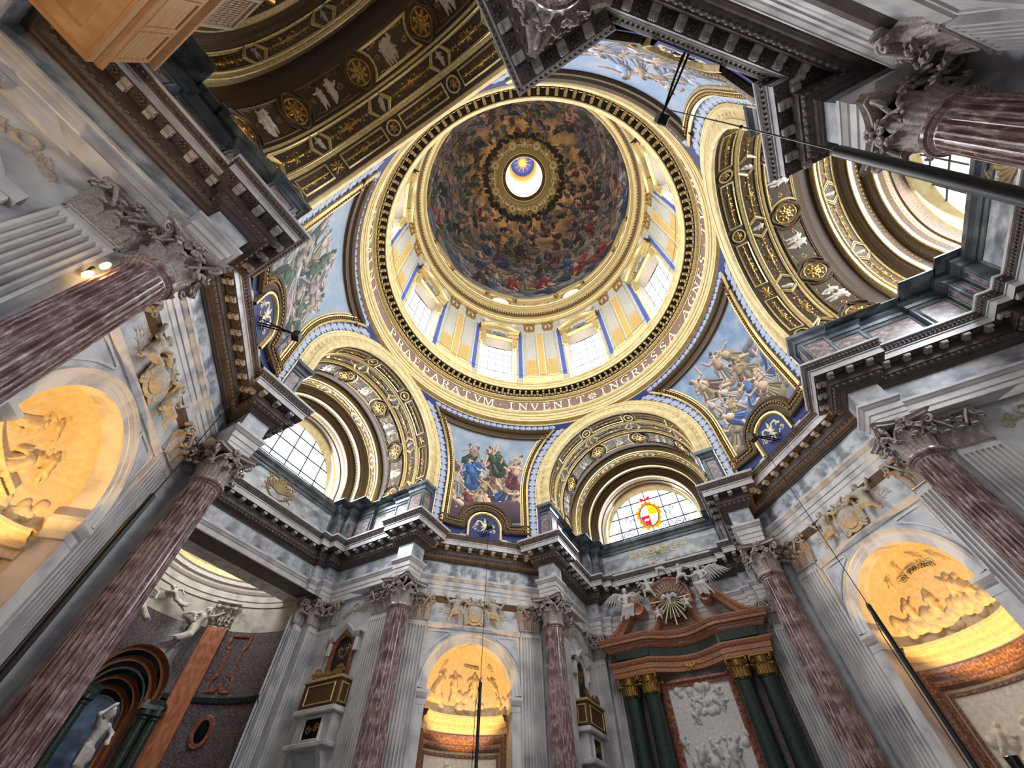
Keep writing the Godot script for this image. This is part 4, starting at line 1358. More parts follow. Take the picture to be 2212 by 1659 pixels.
		for q in [[-0.75, 0.75, 0], [-1.45, -0.98, 1], [0.98, 1.45, 1]]:
			g = Mb.new(); bar(g, rect(q[0], -0.5, q[1], 0.5), true, [Vector2(-0.06, 0), Vector2(-0.06, 0.05), Vector2(0.06, 0.05), Vector2(0.06, 0)], f)
			var p := part(t, "attic_panel", g, M.cream)
			var h := Hf.new(q[1] - q[0] - 0.16, 0.8, 0.04)
			if q[2] == 0: garland(h, 0.5, 0.3, rng)
			else:
				h.leaf(Vector2.ZERO, Vector2(0, 0.36), 0.2); h.leaf(Vector2.ZERO, Vector2(0, -0.36), 0.2)
			var mid: float = (q[0] + q[1]) / 2
			var ff := func(x: float, y: float, z: float) -> Vector3: return f.call(x + mid, y, z)
			part(p, "leaf_ornament", h.mesh(ff, true), M.golddeep)
	for k in 8: drum_window(k)
	# thin wire that runs round above the cornice
	var wire := PackedVector3Array(); var rr := PackedFloat32Array()
	for j in 97:
		wire.append(Vector3(cos(TAU * j / 96) * 8.55, 26.1, -sin(TAU * j / 96) * 8.55)); rr.append(0.012)
	m = Mb.new(); m.tube(wire, rr, 4)
	var wo := part(self, "safety_wire", m, M.iron); tag(wo, "thin dark wire strung in a ring in front of the drum windows", "wire")

# fluted strip, hw half width, on a bent wall
func flutes(m: Mb, x0: float, hw: float, y0: float, y1: float, z: float, f: Callable, n := 6) -> void:
	var p := []
	p.append(Vector2(-hw, 0)); p.append(Vector2(-hw, z))
	var pitch := (hw * 2 - 0.06) / n
	for j in n:
		var a := -hw + 0.03 + j * pitch
		p.append(Vector2(a + pitch * 0.18, z)); p.append(Vector2(a + pitch * 0.3, z - 0.03)); p.append(Vector2(a + pitch * 0.7, z - 0.03)); p.append(Vector2(a + pitch * 0.82, z))
	p.append(Vector2(hw, z)); p.append(Vector2(hw, 0))
	for j in p.size() - 1:
		m.quad(f.call(x0 + p[j].x, y0, p[j].y), f.call(x0 + p[j + 1].x, y0, p[j + 1].y), f.call(x0 + p[j + 1].x, y1, p[j + 1].y), f.call(x0 + p[j].x, y1, p[j].y))

func drum_window(k: int) -> void:
	var where: String = ["over the right-hand pier's axis", "above the main altar arm", "in the middle of the far side", "above the left chapel arm", "over the left pier's axis", "above the organ arm", "hidden over the near pier", "above the right side arm"][k]
	var o := thing("window_4", "tall bright drum window with curved pediment, %s" % where, "window", "drum windows", "structure")
	var f := dmap(45.0 * k)
	var hw := 1.25
	var g := Mb.new()
	# splayed reveal
	for q in [[-1.0, 1.0], [1.0, -1.0]]:
		g.quad(f.call(hw * q[0] * 1.06, 25.9, 0.0), f.call(hw * q[0], 25.9, -0.6), f.call(hw * q[0], 31.0, -0.6), f.call(hw * q[0] * 1.06, 31.35, 0.0))
	g.quad(f.call(-hw * 1.06, 31.35, 0), f.call(-hw, 31.0, -0.6), f.call(hw, 31.0, -0.6), f.call(hw * 1.06, 31.35, 0))
	g.quad(f.call(-hw * 1.06, 25.9, 0), f.call(-hw, 26.0, -0.6), f.call(hw, 26.0, -0.6), f.call(hw * 1.06, 25.9, 0))
	part(o, "reveal", g, M.stucco)
	for i in 4:
		for j in 6:
			var p := Mb.new(); plate(p, rect(-hw + i * 0.625 + 0.01, 26.0 + j * 0.84, -hw + (i + 1) * 0.625 - 0.01, 26.0 + (j + 1) * 0.84 - 0.02), -0.62, -0.6, f)
			part(o, "pane", p, M.glass)
	g = Mb.new()
	for i in range(0, 5): plate(g, rect(-hw + i * 0.625 - 0.014, 26.0, -hw + i * 0.625 + 0.014, 31.0), -0.6, -0.57, f)
	for j in 7: plate(g, rect(-hw, 26.0 + j * 0.84 - 0.014, hw, 26.0 + j * 0.84 + 0.014), -0.6, -0.57, f)
	part(o, "glazing_bars", g, M.leadlight)
	# architrave with ears
	g = Mb.new(); bar(g, PackedVector2Array([Vector2(-hw - 0.2, 25.75), Vector2(-hw - 0.2, 30.4), Vector2(-hw - 0.32, 30.4), Vector2(-hw - 0.32, 31.5), Vector2(hw + 0.32, 31.5), Vector2(hw + 0.32, 30.4), Vector2(hw + 0.2, 30.4), Vector2(hw + 0.2, 25.75)]), false, [Vector2(-0.14, 0), Vector2(-0.14, 0.06), Vector2(-0.02, 0.08), Vector2(0.06, 0.16), Vector2(0.12, 0.16), Vector2(0.12, 0)], f)
	part(o, "window_frame", g, M.cream)
	for s in [-1.0, 1.0]:
		g = Mb.new(); bar(g, PackedVector2Array([Vector2(0.75 * s, 32.2), Vector2(1.75 * s, 32.2)]), false, [Vector2(-0.3, 0), Vector2(-0.3, 0.2), Vector2(-0.1, 0.26), Vector2(-0.08, 0.42), Vector2(0.1, 0.5), Vector2(0.18, 0.5), Vector2(0.18, 0)], f)
		plate(g, rect(1.36 * s - 0.18, 30.6, 1.36 * s + 0.18, 32.0), 0.05, 0.22, f)
		part(o, "pediment_block", g, M.gold)
	var arc := PackedVector2Array()
	for j in 13: arc.append(Vector2(-1.8 + 3.6 * j / 12, 32.45 + 0.95 * (1.0 - pow(absf(j / 6.0 - 1.0), 1.8))))
	g = Mb.new(); bar(g, arc, false, [Vector2(-0.16, 0), Vector2(-0.16, 0.3), Vector2(-0.02, 0.36), Vector2(0.06, 0.52), Vector2(0.16, 0.55), Vector2(0.16, 0)], f)
	part(o, "curved_pediment", g, M.gold)
	var h := Hf.new(1.7, 1.0, 0.04)
	h.dot(Vector2(0, 0.1), 0.2, 0.9)
	for s in [-1.0, 1.0]:
		h.leaf(Vector2(0.15 * s, 0.0), Vector2(0.75 * s, -0.3), 0.18); h.leaf(Vector2(0.15 * s, 0.1), Vector2(0.5 * s, 0.3), 0.16); h.scroll(Vector2(0.45 * s, -0.05), 0.16, 0.04, 1.4, 0, s)
	part(o, "shell_crest", h.mesh(func(x: float, y: float, z: float) -> Vector3: return f.call(x, y + 32.1, z + 0.2), true), M.darkstucco)
	h = Hf.new(3.4, 1.1, 0.045)
	for s in [-1.0, 1.0]: h.figure(Vector2(0.5 * s, -0.3), 1.25, rng, 1.15 * s, false, true)
	h.rosette(Vector2.ZERO, 0.25, 6)
	part(o, "reclining_figures", h.mesh(func(x: float, y: float, z: float) -> Vector3: return f.call(x, y + 33.75, z + 0.3), true), M.stucco)

func dome() -> void:
	var d := thing("ceiling", "painted dome swirling with brown clouds and crowds of robed figures", "dome", "", "structure")
	var m := Mb.new()
	var p := []
	for k in 29:
		var an := k / 28.0 * deg_to_rad(72)
		p.append(Vector2(9.0 * cos(an), 39.9 + 12.0 * sin(an)))
	for k in 28:
		m.lathe([p[k], p[k + 1]], true, 0, TAU, 96)
		var b := m.v.size() - 97 * 2
		for j in 97:
			m.t[b + j * 2] = Vector2(j / 96.0, 1.0 - k / 28.0); m.t[b + j * 2 + 1] = Vector2(j / 96.0, 1.0 - (k + 1) / 28.0)
	part(d, "painting", m, M.domepaint)
	var l := thing("ceiling", "gilded lantern ring of shells and lilies open to a bright lantern", "lantern", "", "structure")
	m = Mb.new(); m.lathe([Vector2(3.35, 50.9), Vector2(3.2, 50.95), Vector2(2.95, 51.1), Vector2(2.9, 51.0), Vector2(2.8, 50.95), Vector2(2.72, 51.0), Vector2(2.68, 51.15), Vector2(2.5, 51.3), Vector2(2.44, 51.22), Vector2(2.36, 51.24)], true, 0, TAU, 64); part(l, "ring", m, M.gold)
	m = Mb.new(); m.lathe([Vector2(2.36, 51.24), Vector2(2.15, 51.5), Vector2(2.1, 51.5)], true, 0, TAU, 64); part(l, "leaf_ring_ground", m, M.ground)
	m = Mb.new(); m.lathe([Vector2(2.1, 51.5), Vector2(2.04, 51.45), Vector2(1.99, 51.55), Vector2(1.99, 51.9)], true, 0, TAU, 64); part(l, "inner_ring", m, M.gold)
	var lf := Mb.new(); lf.ball(Vector3.ZERO, Vector3(0.07, 0.05, 0.1), 6, 4)
	var xs := []
	for k in 64:
		var a := TAU * k / 64
		xs.append(Transform3D(Basis(Vector3.UP, a - PI / 2), Vector3(cos(a) * 2.24, 51.33, -sin(a) * 2.24)))
	multi(l, "leaf_ring", lf.mesh(), M.golddeep, xs)
	for k in 16:
		var a := TAU * (k + 0.3) / 16
		var x := Transform3D(Basis(Vector3(-sin(a), 0, -cos(a)), Vector3(-cos(a), 0.25, sin(a)).normalized(), Vector3(0, -1, 0)).orthonormalized(), Vector3(cos(a) * 3.35, 50.85, -sin(a) * 3.35))
		var h := Hf.new(1.2, 1.2, 0.05)
		if k % 2 == 0:
			h.ring(Vector2(0, 0), 0.34, 0.1, 20, 0.8); h.ring(Vector2(0, 0.04), 0.2, 0.06, 16, 0.8); h.dot(Vector2(0, 0.1), 0.1)
			for j in 14: h.dot(Vector2(cos(TAU * j / 14), sin(TAU * j / 14)) * 0.45, 0.06, 1.0)
		else:
			h.cap(Vector2(0, 0.35), Vector2(0, -0.45), 0.11, 0.05, 0.8)
			for s in [-1.0, 1.0]:
				h.path(PackedVector2Array([Vector2(0, 0.2), Vector2(0.2 * s, -0.1), Vector2(0.42 * s, -0.25), Vector2(0.5 * s, -0.1)]), 0.1, 0.05, 0.8); h.scroll(Vector2(0.3 * s, 0.3), 0.14, 0.05, 1.2, 0, s)
		part(l, "shell_boss" if k % 2 == 0 else "lily_boss", h.mesh(flat, true), M.gold, x)
	m = Mb.new(); m.lathe([Vector2(1.99, 51.9), Vector2(1.9, 52.2), Vector2(1.9, 57.6)], true, 0, TAU, 48); part(l, "lantern_wall", m, M.stucco)
	for k in 8:
		var f := dmap(45.0 * k + 20, 1.9)
		var g := Mb.new(); plate(g, rect(-0.55, 53.0, 0.55, 57.3), 0, 0.02, f); part(l, "lantern_window_pane", g, M.glass)
	m = Mb.new(); m.lathe([Vector2(1.9, 57.6), Vector2(1.7, 57.8), Vector2(1.62, 58.6), Vector2(1.52, 59.7), Vector2(1.5, 60.0)], true, 0, TAU, 48); part(l, "gilt_frieze", m, M.goldbright)
	m = Mb.new(); m.lathe([Vector2(1.5, 60.0), Vector2(1.2, 60.5), Vector2(0.0, 60.9)], true, 0, TAU, 48); part(l, "blue_cap", m, M.bluestone)
	m = Mb.new()
	for k in 22:
		var a := TAU * k / 22
		var r1: float = 1.15 if k % 2 == 0 else 0.8
		var n := Vector3(-sin(a), 0, -cos(a)) * 0.07
		var dd := Vector3(cos(a), 0, -sin(a))
		m.tri(dd * 0.1 + n + Vector3.UP * 60.6, dd * r1 + Vector3.UP * 60.3, dd * 0.1 - n + Vector3.UP * 60.6)
	m.ball(Vector3(0, 60.55, 0), Vector3(0.3, 0.06, 0.3), 10, 5)
	part(l, "golden_rays", m, M.goldbright)
func sph(h: float) -> float:       # radius of the pendentive at height h
	return 10.23 if h < HC else sqrt(maxf(10.23 * 10.23 - (h - HC) * (h - HC), 1.0))

# angle from the pier's axis of the line k beyond the arch's outer edge, at height h
func pang(h: float, k: float) -> float:
	var R := 4.87 + k
	var w := R if h < HC else sqrt(maxf(R * R - (h - HC) * (h - HC), 0.0))
	return maxf(PI / 4 - asin(clampf(w / sph(h), 0, 1)), 0.0)

# x = arc length sideways on the pendentive, y = height, z = proud of it
func pmap(x: float, y: float, z: float) -> Vector3:
	var r := sph(y)
	var a := x / 10.0
	var n := Vector3(sin(a) * r, y - HC if y > HC else 0.0, cos(a) * r).normalized()
	return Vector3(sin(a) * r, y, cos(a) * r) - n * z

func pband(k0: float, k1: float, z0: float, z1: float, h0: float, h1: float, s: float) -> Mb:
	var rows := []
	for q in [[k0, z0 - 0.1], [k0, z0], [k1, z1], [k1, z1 - 0.1]]:
		var row := PackedVector3Array()
		for j in 33:
			var h := lerpf(h0, h1, j / 32.0)
			row.append(pmap(s * pang(h, q[0]) * 10.0, h, q[1]))
		rows.append(row)
	var m := Mb.new(); 
	for r in 3: m.grid([rows[r], rows[r + 1]], true, s < 0)
	return m

func pendentive(a: int) -> void:
	var o := thing("ceiling", "curved triangular pendentive painted with figures in a gilt frame over the %s" % SIDE[a], "pendentive", "", "structure", fr(a))
	if not M.has("pgeo"):
		var rows := []
		for j in 41:
			var h := lerpf(13.55, 21.24, j / 40.0)
			var row := PackedVector3Array()
			for c in 25:
				row.append(pmap(lerpf(-1, 1, c / 24.0) * (pang(h, 0.0) + 0.012) * 10.0, h, 0.0))
			rows.append(row)
		var m := Mb.new(); m.grid(rows, true, true); M.pgeo = m.mesh()
		# the fresco: from the frame's inner edge, with texture coordinates by height and width
		rows = []
		for j in 33:
			var h := lerpf(14.3, 20.45, j / 32.0)
			var row := PackedVector3Array()
			for c in 25:
				row.append(pmap(lerpf(-1, 1, c / 24.0) * pang(h, 0.8) * 10.0, h, 0.025))
			rows.append(row)
		m = Mb.new(); m.grid(rows, true, true)
		for j in 33:
			for c in 25: m.t[j * 25 + c] = Vector2(0.5 + m.v[j * 25 + c].x / 6.0, 1.0 - j / 32.0)
		M.pfresco = m.mesh()
		# beads and leaves of the frame: places along the two sides, the foot and the hood of the small lunette
		var side := []
		for s in [-1.0, 1.0]:
			var h := 14.1
			while h < 20.6:
				side.append([s, h]); h += 0.13
		var hood := PackedVector2Array([Vector2(-2.45, 14.2), Vector2(-1.25, 14.2)])
		for j in 13: hood.append(Vector2(-cos(PI * j / 12) * 1.2, 14.3 + sin(PI * j / 12) * 1.15))
		hood.append(Vector2(1.25, 14.2)); hood.append(Vector2(2.45, 14.2))
		m = Mb.new(); bar(m, hood, false, [Vector2(-0.3, 0), Vector2(-0.3, 0.14), Vector2(-0.22, 0.17), Vector2(-0.14, 0.1), Vector2(-0.14, 0.08), Vector2(0.14, 0.08), Vector2(0.14, 0.12), Vector2(0.24, 0.15), Vector2(0.3, 0.05), Vector2(0.3, 0)], pmap); M.phood = m.mesh()
		var bd := Mb.new()
		for e in side: bd.ball(pmap(e[0] * pang(e[1], 0.63) * 10, e[1], 0.1), Vector3(0.06, 0.06, 0.06), 6, 4)
		var dl := 0.0
		for k in hood.size() - 1:
			var l := hood[k].distance_to(hood[k + 1])
			var t := 0.06
			while t < l:
				var p := hood[k].lerp(hood[k + 1], t / l)
				bd.ball(pmap(p.x, p.y, 0.1), Vector3(0.07, 0.07, 0.07), 6, 4)
				t += 0.15
		M.pbeads = bd.mesh()
		m = Mb.new()
		for s in [-1.0, 1.0]:
			m.add(pband(0.45, 0.55, 0.1, 0.14, 13.7, 20.9, s), Transform3D.IDENTITY); m.add(pband(0.7, 0.75, 0.12, 0.12, 14.3, 20.5, s), Transform3D.IDENTITY); m.add(pband(0.78, 0.84, 0.09, 0.06, 14.4, 20.45, s), Transform3D.IDENTITY)
		m.add(pband(0.02, 0.07, 0.05, 0.05, 13.7, 21.2, 1.0), Transform3D.IDENTITY); m.add(pband(0.02, 0.07, 0.05, 0.05, 13.7, 21.2, -1.0), Transform3D.IDENTITY)
		M.pgold = m.mesh()
		m = Mb.new()
		for s in [-1.0, 1.0]: m.add(pband(0.55, 0.7, 0.05, 0.05, 14.0, 20.8, s), Transform3D.IDENTITY)
		M.pdark = m.mesh()
		# frame along the top, following the ring
		m = Mb.new()
		var hs := [[20.3, 0.06], [20.36, 0.14], [20.42, 0.12], [20.45, 0.06], [20.62, 0.08], [20.72, 0.16], [20.85, 0.2], [20.9, 0.2], [20.95, 0.08]]
		rows = []
		for q in hs:
			var row := PackedVector3Array()
			var w := pang(20.6, 0.5) * 10.0
			for c in 25: row.append(pmap(lerpf(-1, 1, c / 24.0) * w, q[0], q[1]))
			rows.append(row)
		for r in rows.size() - 1: m.grid([rows[r], rows[r + 1]], true, true)
		M.ptop = m.mesh()
		# blue band: palmette leaves along the arch and under the ring
		m = Mb.new()
		var h2 := Hf.new(0.5, 0.4, 0.03)
		for t in [-1.15, -0.6, 0.0, 0.6, 1.15]: h2.cap(Vector2(-0.2, 0), Vector2(-0.2 + 0.38 * cos(t), 0.19 * sin(t)), 0.03, 0.055, 0.35)
		for s in [-1.0, 1.0]:
			var n := 17
			for j in n:
				var hh := lerpf(13.9, 20.9, (j + 0.5) / n)
				var g := func(x: float, y: float, z: float) -> Vector3:
					var yy := hh + x
					return pmap(s * (pang(yy, 0.235 + y * 0.95)) * 10.0, yy, z + 0.01)
				h2.mesh(g, true, m)
		for j in 21:
			var xx := (j - 10) * 0.42
			h2.mesh(func(x: float, y: float, z: float) -> Vector3: return pmap(xx + x, 21.07 + y * 0.6, z + 0.01), true, m)
		M.pleaf = m.mesh()
		m = Mb.new()
		var lun := PackedVector2Array([Vector2(0.8, 13.5), Vector2(0.8, 14.1)])
		for j in range(1, 17): lun.append(Vector2(cos(PI * j / 16) * 0.8, 14.1 + sin(PI * j / 16) * 0.82))
		lun.append(Vector2(-0.8, 13.5))
		plate(m, lun, 0.03, 0.05, pmap); M.plun = m.mesh()
		m = Mb.new(); bar(m, lun, false, [Vector2(-0.12, 0), Vector2(-0.12, 0.16), Vector2(-0.03, 0.16), Vector2(0.03, 0.05)], pmap); M.plunf = m.mesh()
		var fl := Hf.new(1.5, 1.5, 0.028)
		fl.cap(Vector2(0, -0.05), Vector2(0, 0.42), 0.1, 0.03, 0.8); fl.cap(Vector2(0, 0.5), Vector2(0, 0.25), 0.03, 0.09, 0.8); fl.cap(Vector2(0, -0.1), Vector2(0, -0.5), 0.08, 0.03, 0.8)
		for s in [-1.0, 1.0]:
			fl.path(PackedVector2Array([Vector2(0.03 * s, -0.02), Vector2(0.2 * s, 0.28), Vector2(0.38 * s, 0.3), Vector2(0.46 * s, 0.12), Vector2(0.36 * s, 0.06)]), 0.06, 0.05, 0.8)
			fl.path(PackedVector2Array([Vector2(0.04 * s, -0.12), Vector2(0.16 * s, -0.3), Vector2(0.3 * s, -0.36), Vector2(0.36 * s, -0.26)]), 0.045, 0.03, 0.8)
			fl.scroll(Vector2(0.52 * s, -0.2), 0.14, 0.03, 1.3, 0, s); fl.scroll(Vector2(0.5 * s, 0.05), 0.1, 0.025, 1.2, 0, -s)
		fl.cap(Vector2(-0.16, -0.06), Vector2(0.16, -0.06), 0.05, 0.05, 1.0)
		M.plily = fl.mesh(func(x: float, y: float, z: float) -> Vector3: return pmap(x * 0.95, y * 0.95 + 14.2, z + 0.06), true).mesh()
	part(o, "blue_ground", M.pgeo, M.blue)
	part(o, "fresco", M.pfresco, M["pend%d" % a])
	part(o, "gilt_frame", M.pgold, M.gold)
	part(o, "frame_hollow", M.pdark, M.brown)
	part(o, "frame_foot", M.phood, M.brown)
	stuff(part(o, "frame_beads", M.pbeads, M.golddeep))
	part(o, "top_frame", M.ptop, M.brown)
	stuff(part(o, "palmettes", M.pleaf, M.leafblue))
	var l := part(o, "small_lunette", M.plun, M.blue)
	part(l, "lunette_frame", M.plunf, M.gold)
	part(l, "lily_relief", M.plily, M.silvergold)
# ---------- capitals, pilasters, columns ----------
# acanthus leaf standing at the origin, growing up and curling towards +z
func acanthus(hh: float, wd: float, out: float) -> ArrayMesh:
	var rows := []
	for j in 12:
		var s := j / 11.0
		var y: float; var z: float
		if s < 0.72:
			y = hh * s / 0.72 * 0.93; z = 0.02 + out * 0.35 * pow(s / 0.72, 2)
		else:
			var t := (s - 0.72) / 0.28 * PI * 0.95
			y = hh * (0.93 + 0.075 * sin(t)); z = 0.02 + out * (0.35 + 0.325 * (1 - cos(t)))
			if t > PI / 2: y -= hh * 0.11 * (t - PI / 2)
		var row := PackedVector3Array()
		for i in 13:
			var x := (i - 6) / 6.0
			var lob := 0.86 + 0.14 * absf(sin(s * PI * 3.6))
			var w := wd * (0.8 + 0.3 * sin(s * PI)) * (1.0 - 0.75 * pow(maxf(0, s - 0.5) / 0.5, 2)) * lob
			var rib := 0.018 * cos(x * PI * 3.0) * (1.0 - s * 0.5)
			row.append(Vector3(x * w, y - absf(x) * absf(x) * hh * 0.05, z + rib - 0.05 * x * x))
		rows.append(row)
	var m := Mb.new(); m.grid(rows, true)
	for k in [-0.5, 0.5]:
		m.ball(Vector3(wd * k * 0.5, hh * 0.93, 0.02 + out * 0.92), Vector3(0.04, 0.04, 0.03), 6, 4)
	m.ball(Vector3(0, hh * 0.9, 0.02 + out), Vector3(0.05, 0.05, 0.035), 6, 4)
	return m.mesh()

func volute_mesh(r: float, hand: float) -> ArrayMesh:
	var p := PackedVector3Array(); var rr := PackedFloat32Array()
	p.append(Vector3(-0.34 * hand, -0.34, -0.14)); rr.append(0.03)
	p.append(Vector3(-0.24 * hand, -0.12, -0.08)); rr.append(0.04)
	for j in 15:
		var t := j / 14.0
		var a := PI * 0.75 - TAU * 1.35 * t
		var q := r * (1.0 - 0.8 * t)
		p.append(Vector3(cos(a) * q * hand, sin(a) * q, 0.0)); rr.append(0.045 * (1.0 - 0.35 * t))
	var m := Mb.new(); m.tube(p, rr, 6)
	return m.mesh()

func abacus_mesh(half: float, y0: float, y1: float, concave := 0.16) -> Mb:
	var outl := PackedVector2Array()
	for s in 4:
		var a := s * PI / 2
		for j in 9:
			var t := j / 8.0 * 2.0 - 1.0
			var x := t * half * 0.88
			var z := half - concave * (1.0 - t * t) * half * 1.3
			outl.append(Vector2(x, z).rotated(a) * Vector2(-1, 1) if false else Vector2(cos(a) * z - sin(a) * x, sin(a) * z + cos(a) * x))
	var m := Mb.new()
	var n := outl.size()
	for q in [[1.0, 0.93, y0, y0 + (y1 - y0) * 0.6], [0.93, 0.95, y0 + (y1 - y0) * 0.6, y0 + (y1 - y0) * 0.66], [0.95, 1.04, y0 + (y1 - y0) * 0.66, y1]]:
		var k0: float = 0.94 if q[0] == 1.0 else q[0]
		for j in n:
			var a := outl[j]; var b := outl[(j + 1) % n]
			m.quad(Vector3(b.x * k0, q[2], b.y * k0), Vector3(a.x * k0, q[2], a.y * k0), Vector3(a.x * q[1], q[3], a.y * q[1]), Vector3(b.x * q[1], q[3], b.y * q[1]))
	for j in n:
		var a := outl[j]; var b := outl[(j + 1) % n]
		m.tri(Vector3(0, y0, 0), Vector3(a.x, y0, a.y) * Vector3(0.94, 1, 0.94), Vector3(b.x, y0, b.y) * Vector3(0.94, 1, 0.94))
		m.tri(Vector3(0, y1, 0), Vector3(b.x, y1, b.y) * Vector3(1.04, 1, 1.04), Vector3(a.x, y1, a.y) * Vector3(1.04, 1, 1.04))
	return m

func make_capital_meshes() -> void:
	M.leafA = acanthus(0.44, 0.19, 0.27)
	M.leafB = acanthus(0.72, 0.19, 0.33)
	M.volL = volute_mesh(0.15, 1.0); M.volR = volute_mesh(0.15, -1.0)
	M.helL = volute_mesh(0.09, 1.0); M.helR = volute_mesh(0.09, -1.0)
	M.abacus = abacus_mesh(0.76, 0.95, 1.07).mesh()
	var m := Mb.new(); m.lathe([Vector2(0.4, 0.0), Vector2(0.4, 0.5), Vector2(0.43, 0.75), Vector2(0.52, 0.93)], false, 0, TAU, 24); M.bell = m.mesh()
	m = Mb.new()
	for j in 6:
		var a := TAU * j / 6
		m.ball(Vector3(cos(a) * 0.065, sin(a) * 0.065, 0), Vector3(0.045, 0.045, 0.04), 6, 4)
	m.ball(Vector3(0, 0, 0.04), Vector3(0.04, 0.04, 0.04), 6, 4); M.fleuron = m.mesh()
	# fluted shaft with a swelling and rounded flute ends
	var prof := PackedVector2Array()
	var N := 24
	for j in N:
		for q in [[0.0, 0.0], [0.13, 0.0], [0.22, 0.7], [0.5, 1.0], [0.78, 0.7], [0.87, 0.0]]:
			prof.append(Vector2(TAU * (j + q[0]) / N, q[1]))
	prof.append(Vector2(TAU, 0.0))
	var ys := [[0.95, 0.0], [1.0, 0.7], [1.08, 1.0], [3.2, 1.0], [5.5, 1.0], [7.5, 1.0], [9.3, 1.0], [9.37, 0.75], [9.42, 0.0], [9.5, 0.0]]
	m = Mb.new()
	for k in ys.size() - 1:
		var rows := []
		for y in [ys[k], ys[k + 1]]:
			var row := PackedVector3Array()
			var r := lerpf(0.5, 0.42, clampf((y[0] - 3.0) / 6.4, 0, 1))
			for p in prof:
				var rr: float = r - 0.055 * p.y * y[1]
				row.append(Vector3(cos(p.x) * rr, y[0], -sin(p.x) * rr))
			rows.append(row)
		for c in prof.size() - 1:
			m.quad(rows[0][c], rows[0][c + 1], rows[1][c + 1], rows[1][c])
	M.shaft = m.mesh()
	m = Mb.new(); m.lathe([Vector2(0.42, 9.45), Vector2(0.46, 9.5), Vector2(0.46, 9.53), Vector2(0.5, 9.55), Vector2(0.515, 9.6), Vector2(0.5, 9.66), Vector2(0.44, 9.69), Vector2(0.41, 9.7)], false, 0, TAU, 32); M.astragal = m.mesh()
	m = Mb.new(); m.lathe([Vector2(0.68, 0.3), Vector2(0.7, 0.4), Vector2(0.68, 0.5), Vector2(0.6, 0.53), Vector2(0.57, 0.62), Vector2(0.62, 0.7), Vector2(0.64, 0.78), Vector2(0.6, 0.86), Vector2(0.53, 0.88), Vector2(0.5, 0.96)], false, 0, TAU, 32)
	m.box(Vector3(0, 0.15, 0), Vector3(0.72, 0.15, 0.72), 0.02); M.colbase = m.mesh()

func capital(par: Node3D, x: Transform3D, mt: Material) -> void:
	part(par, "bell", M.bell, mt, x)
	for k in 8:
		var r := Transform3D(Basis(Vector3.UP, TAU * k / 8), Vector3.ZERO)
		part(par, "leaf", M.leafA, mt, x * r * at(0, 0.02, 0.41))
		part(par, "leaf", M.leafB, mt, x * Transform3D(Basis(Vector3.UP, TAU * (k + 0.5) / 8), Vector3.ZERO) * at(0, 0.04, 0.39))
	for k in 4:
		var d := Transform3D(Basis(Vector3.UP, PI / 4 + PI / 2 * k), Vector3.ZERO)
		var xv := x * d * Transform3D(Basis(Vector3.UP, PI / 2), Vector3(0, 0.8, 0.8))
		part(par, "volute", M.volR, mt, xv)
		var e := Transform3D(Basis(Vector3.UP, PI / 2 * k), Vector3.ZERO)
		part(par, "small_volute", M.helL, mt, x * e * at(-0.1, 0.82, 0.55)); part(par, "small_volute", M.helR, mt, x * e * at(0.1, 0.82, 0.55))
		part(par, "flower", M.fleuron, mt, x * e * at(0, 1.0, 0.62, 0.0, 1.25))
	part(par, "abacus", M.abacus, mt, x)

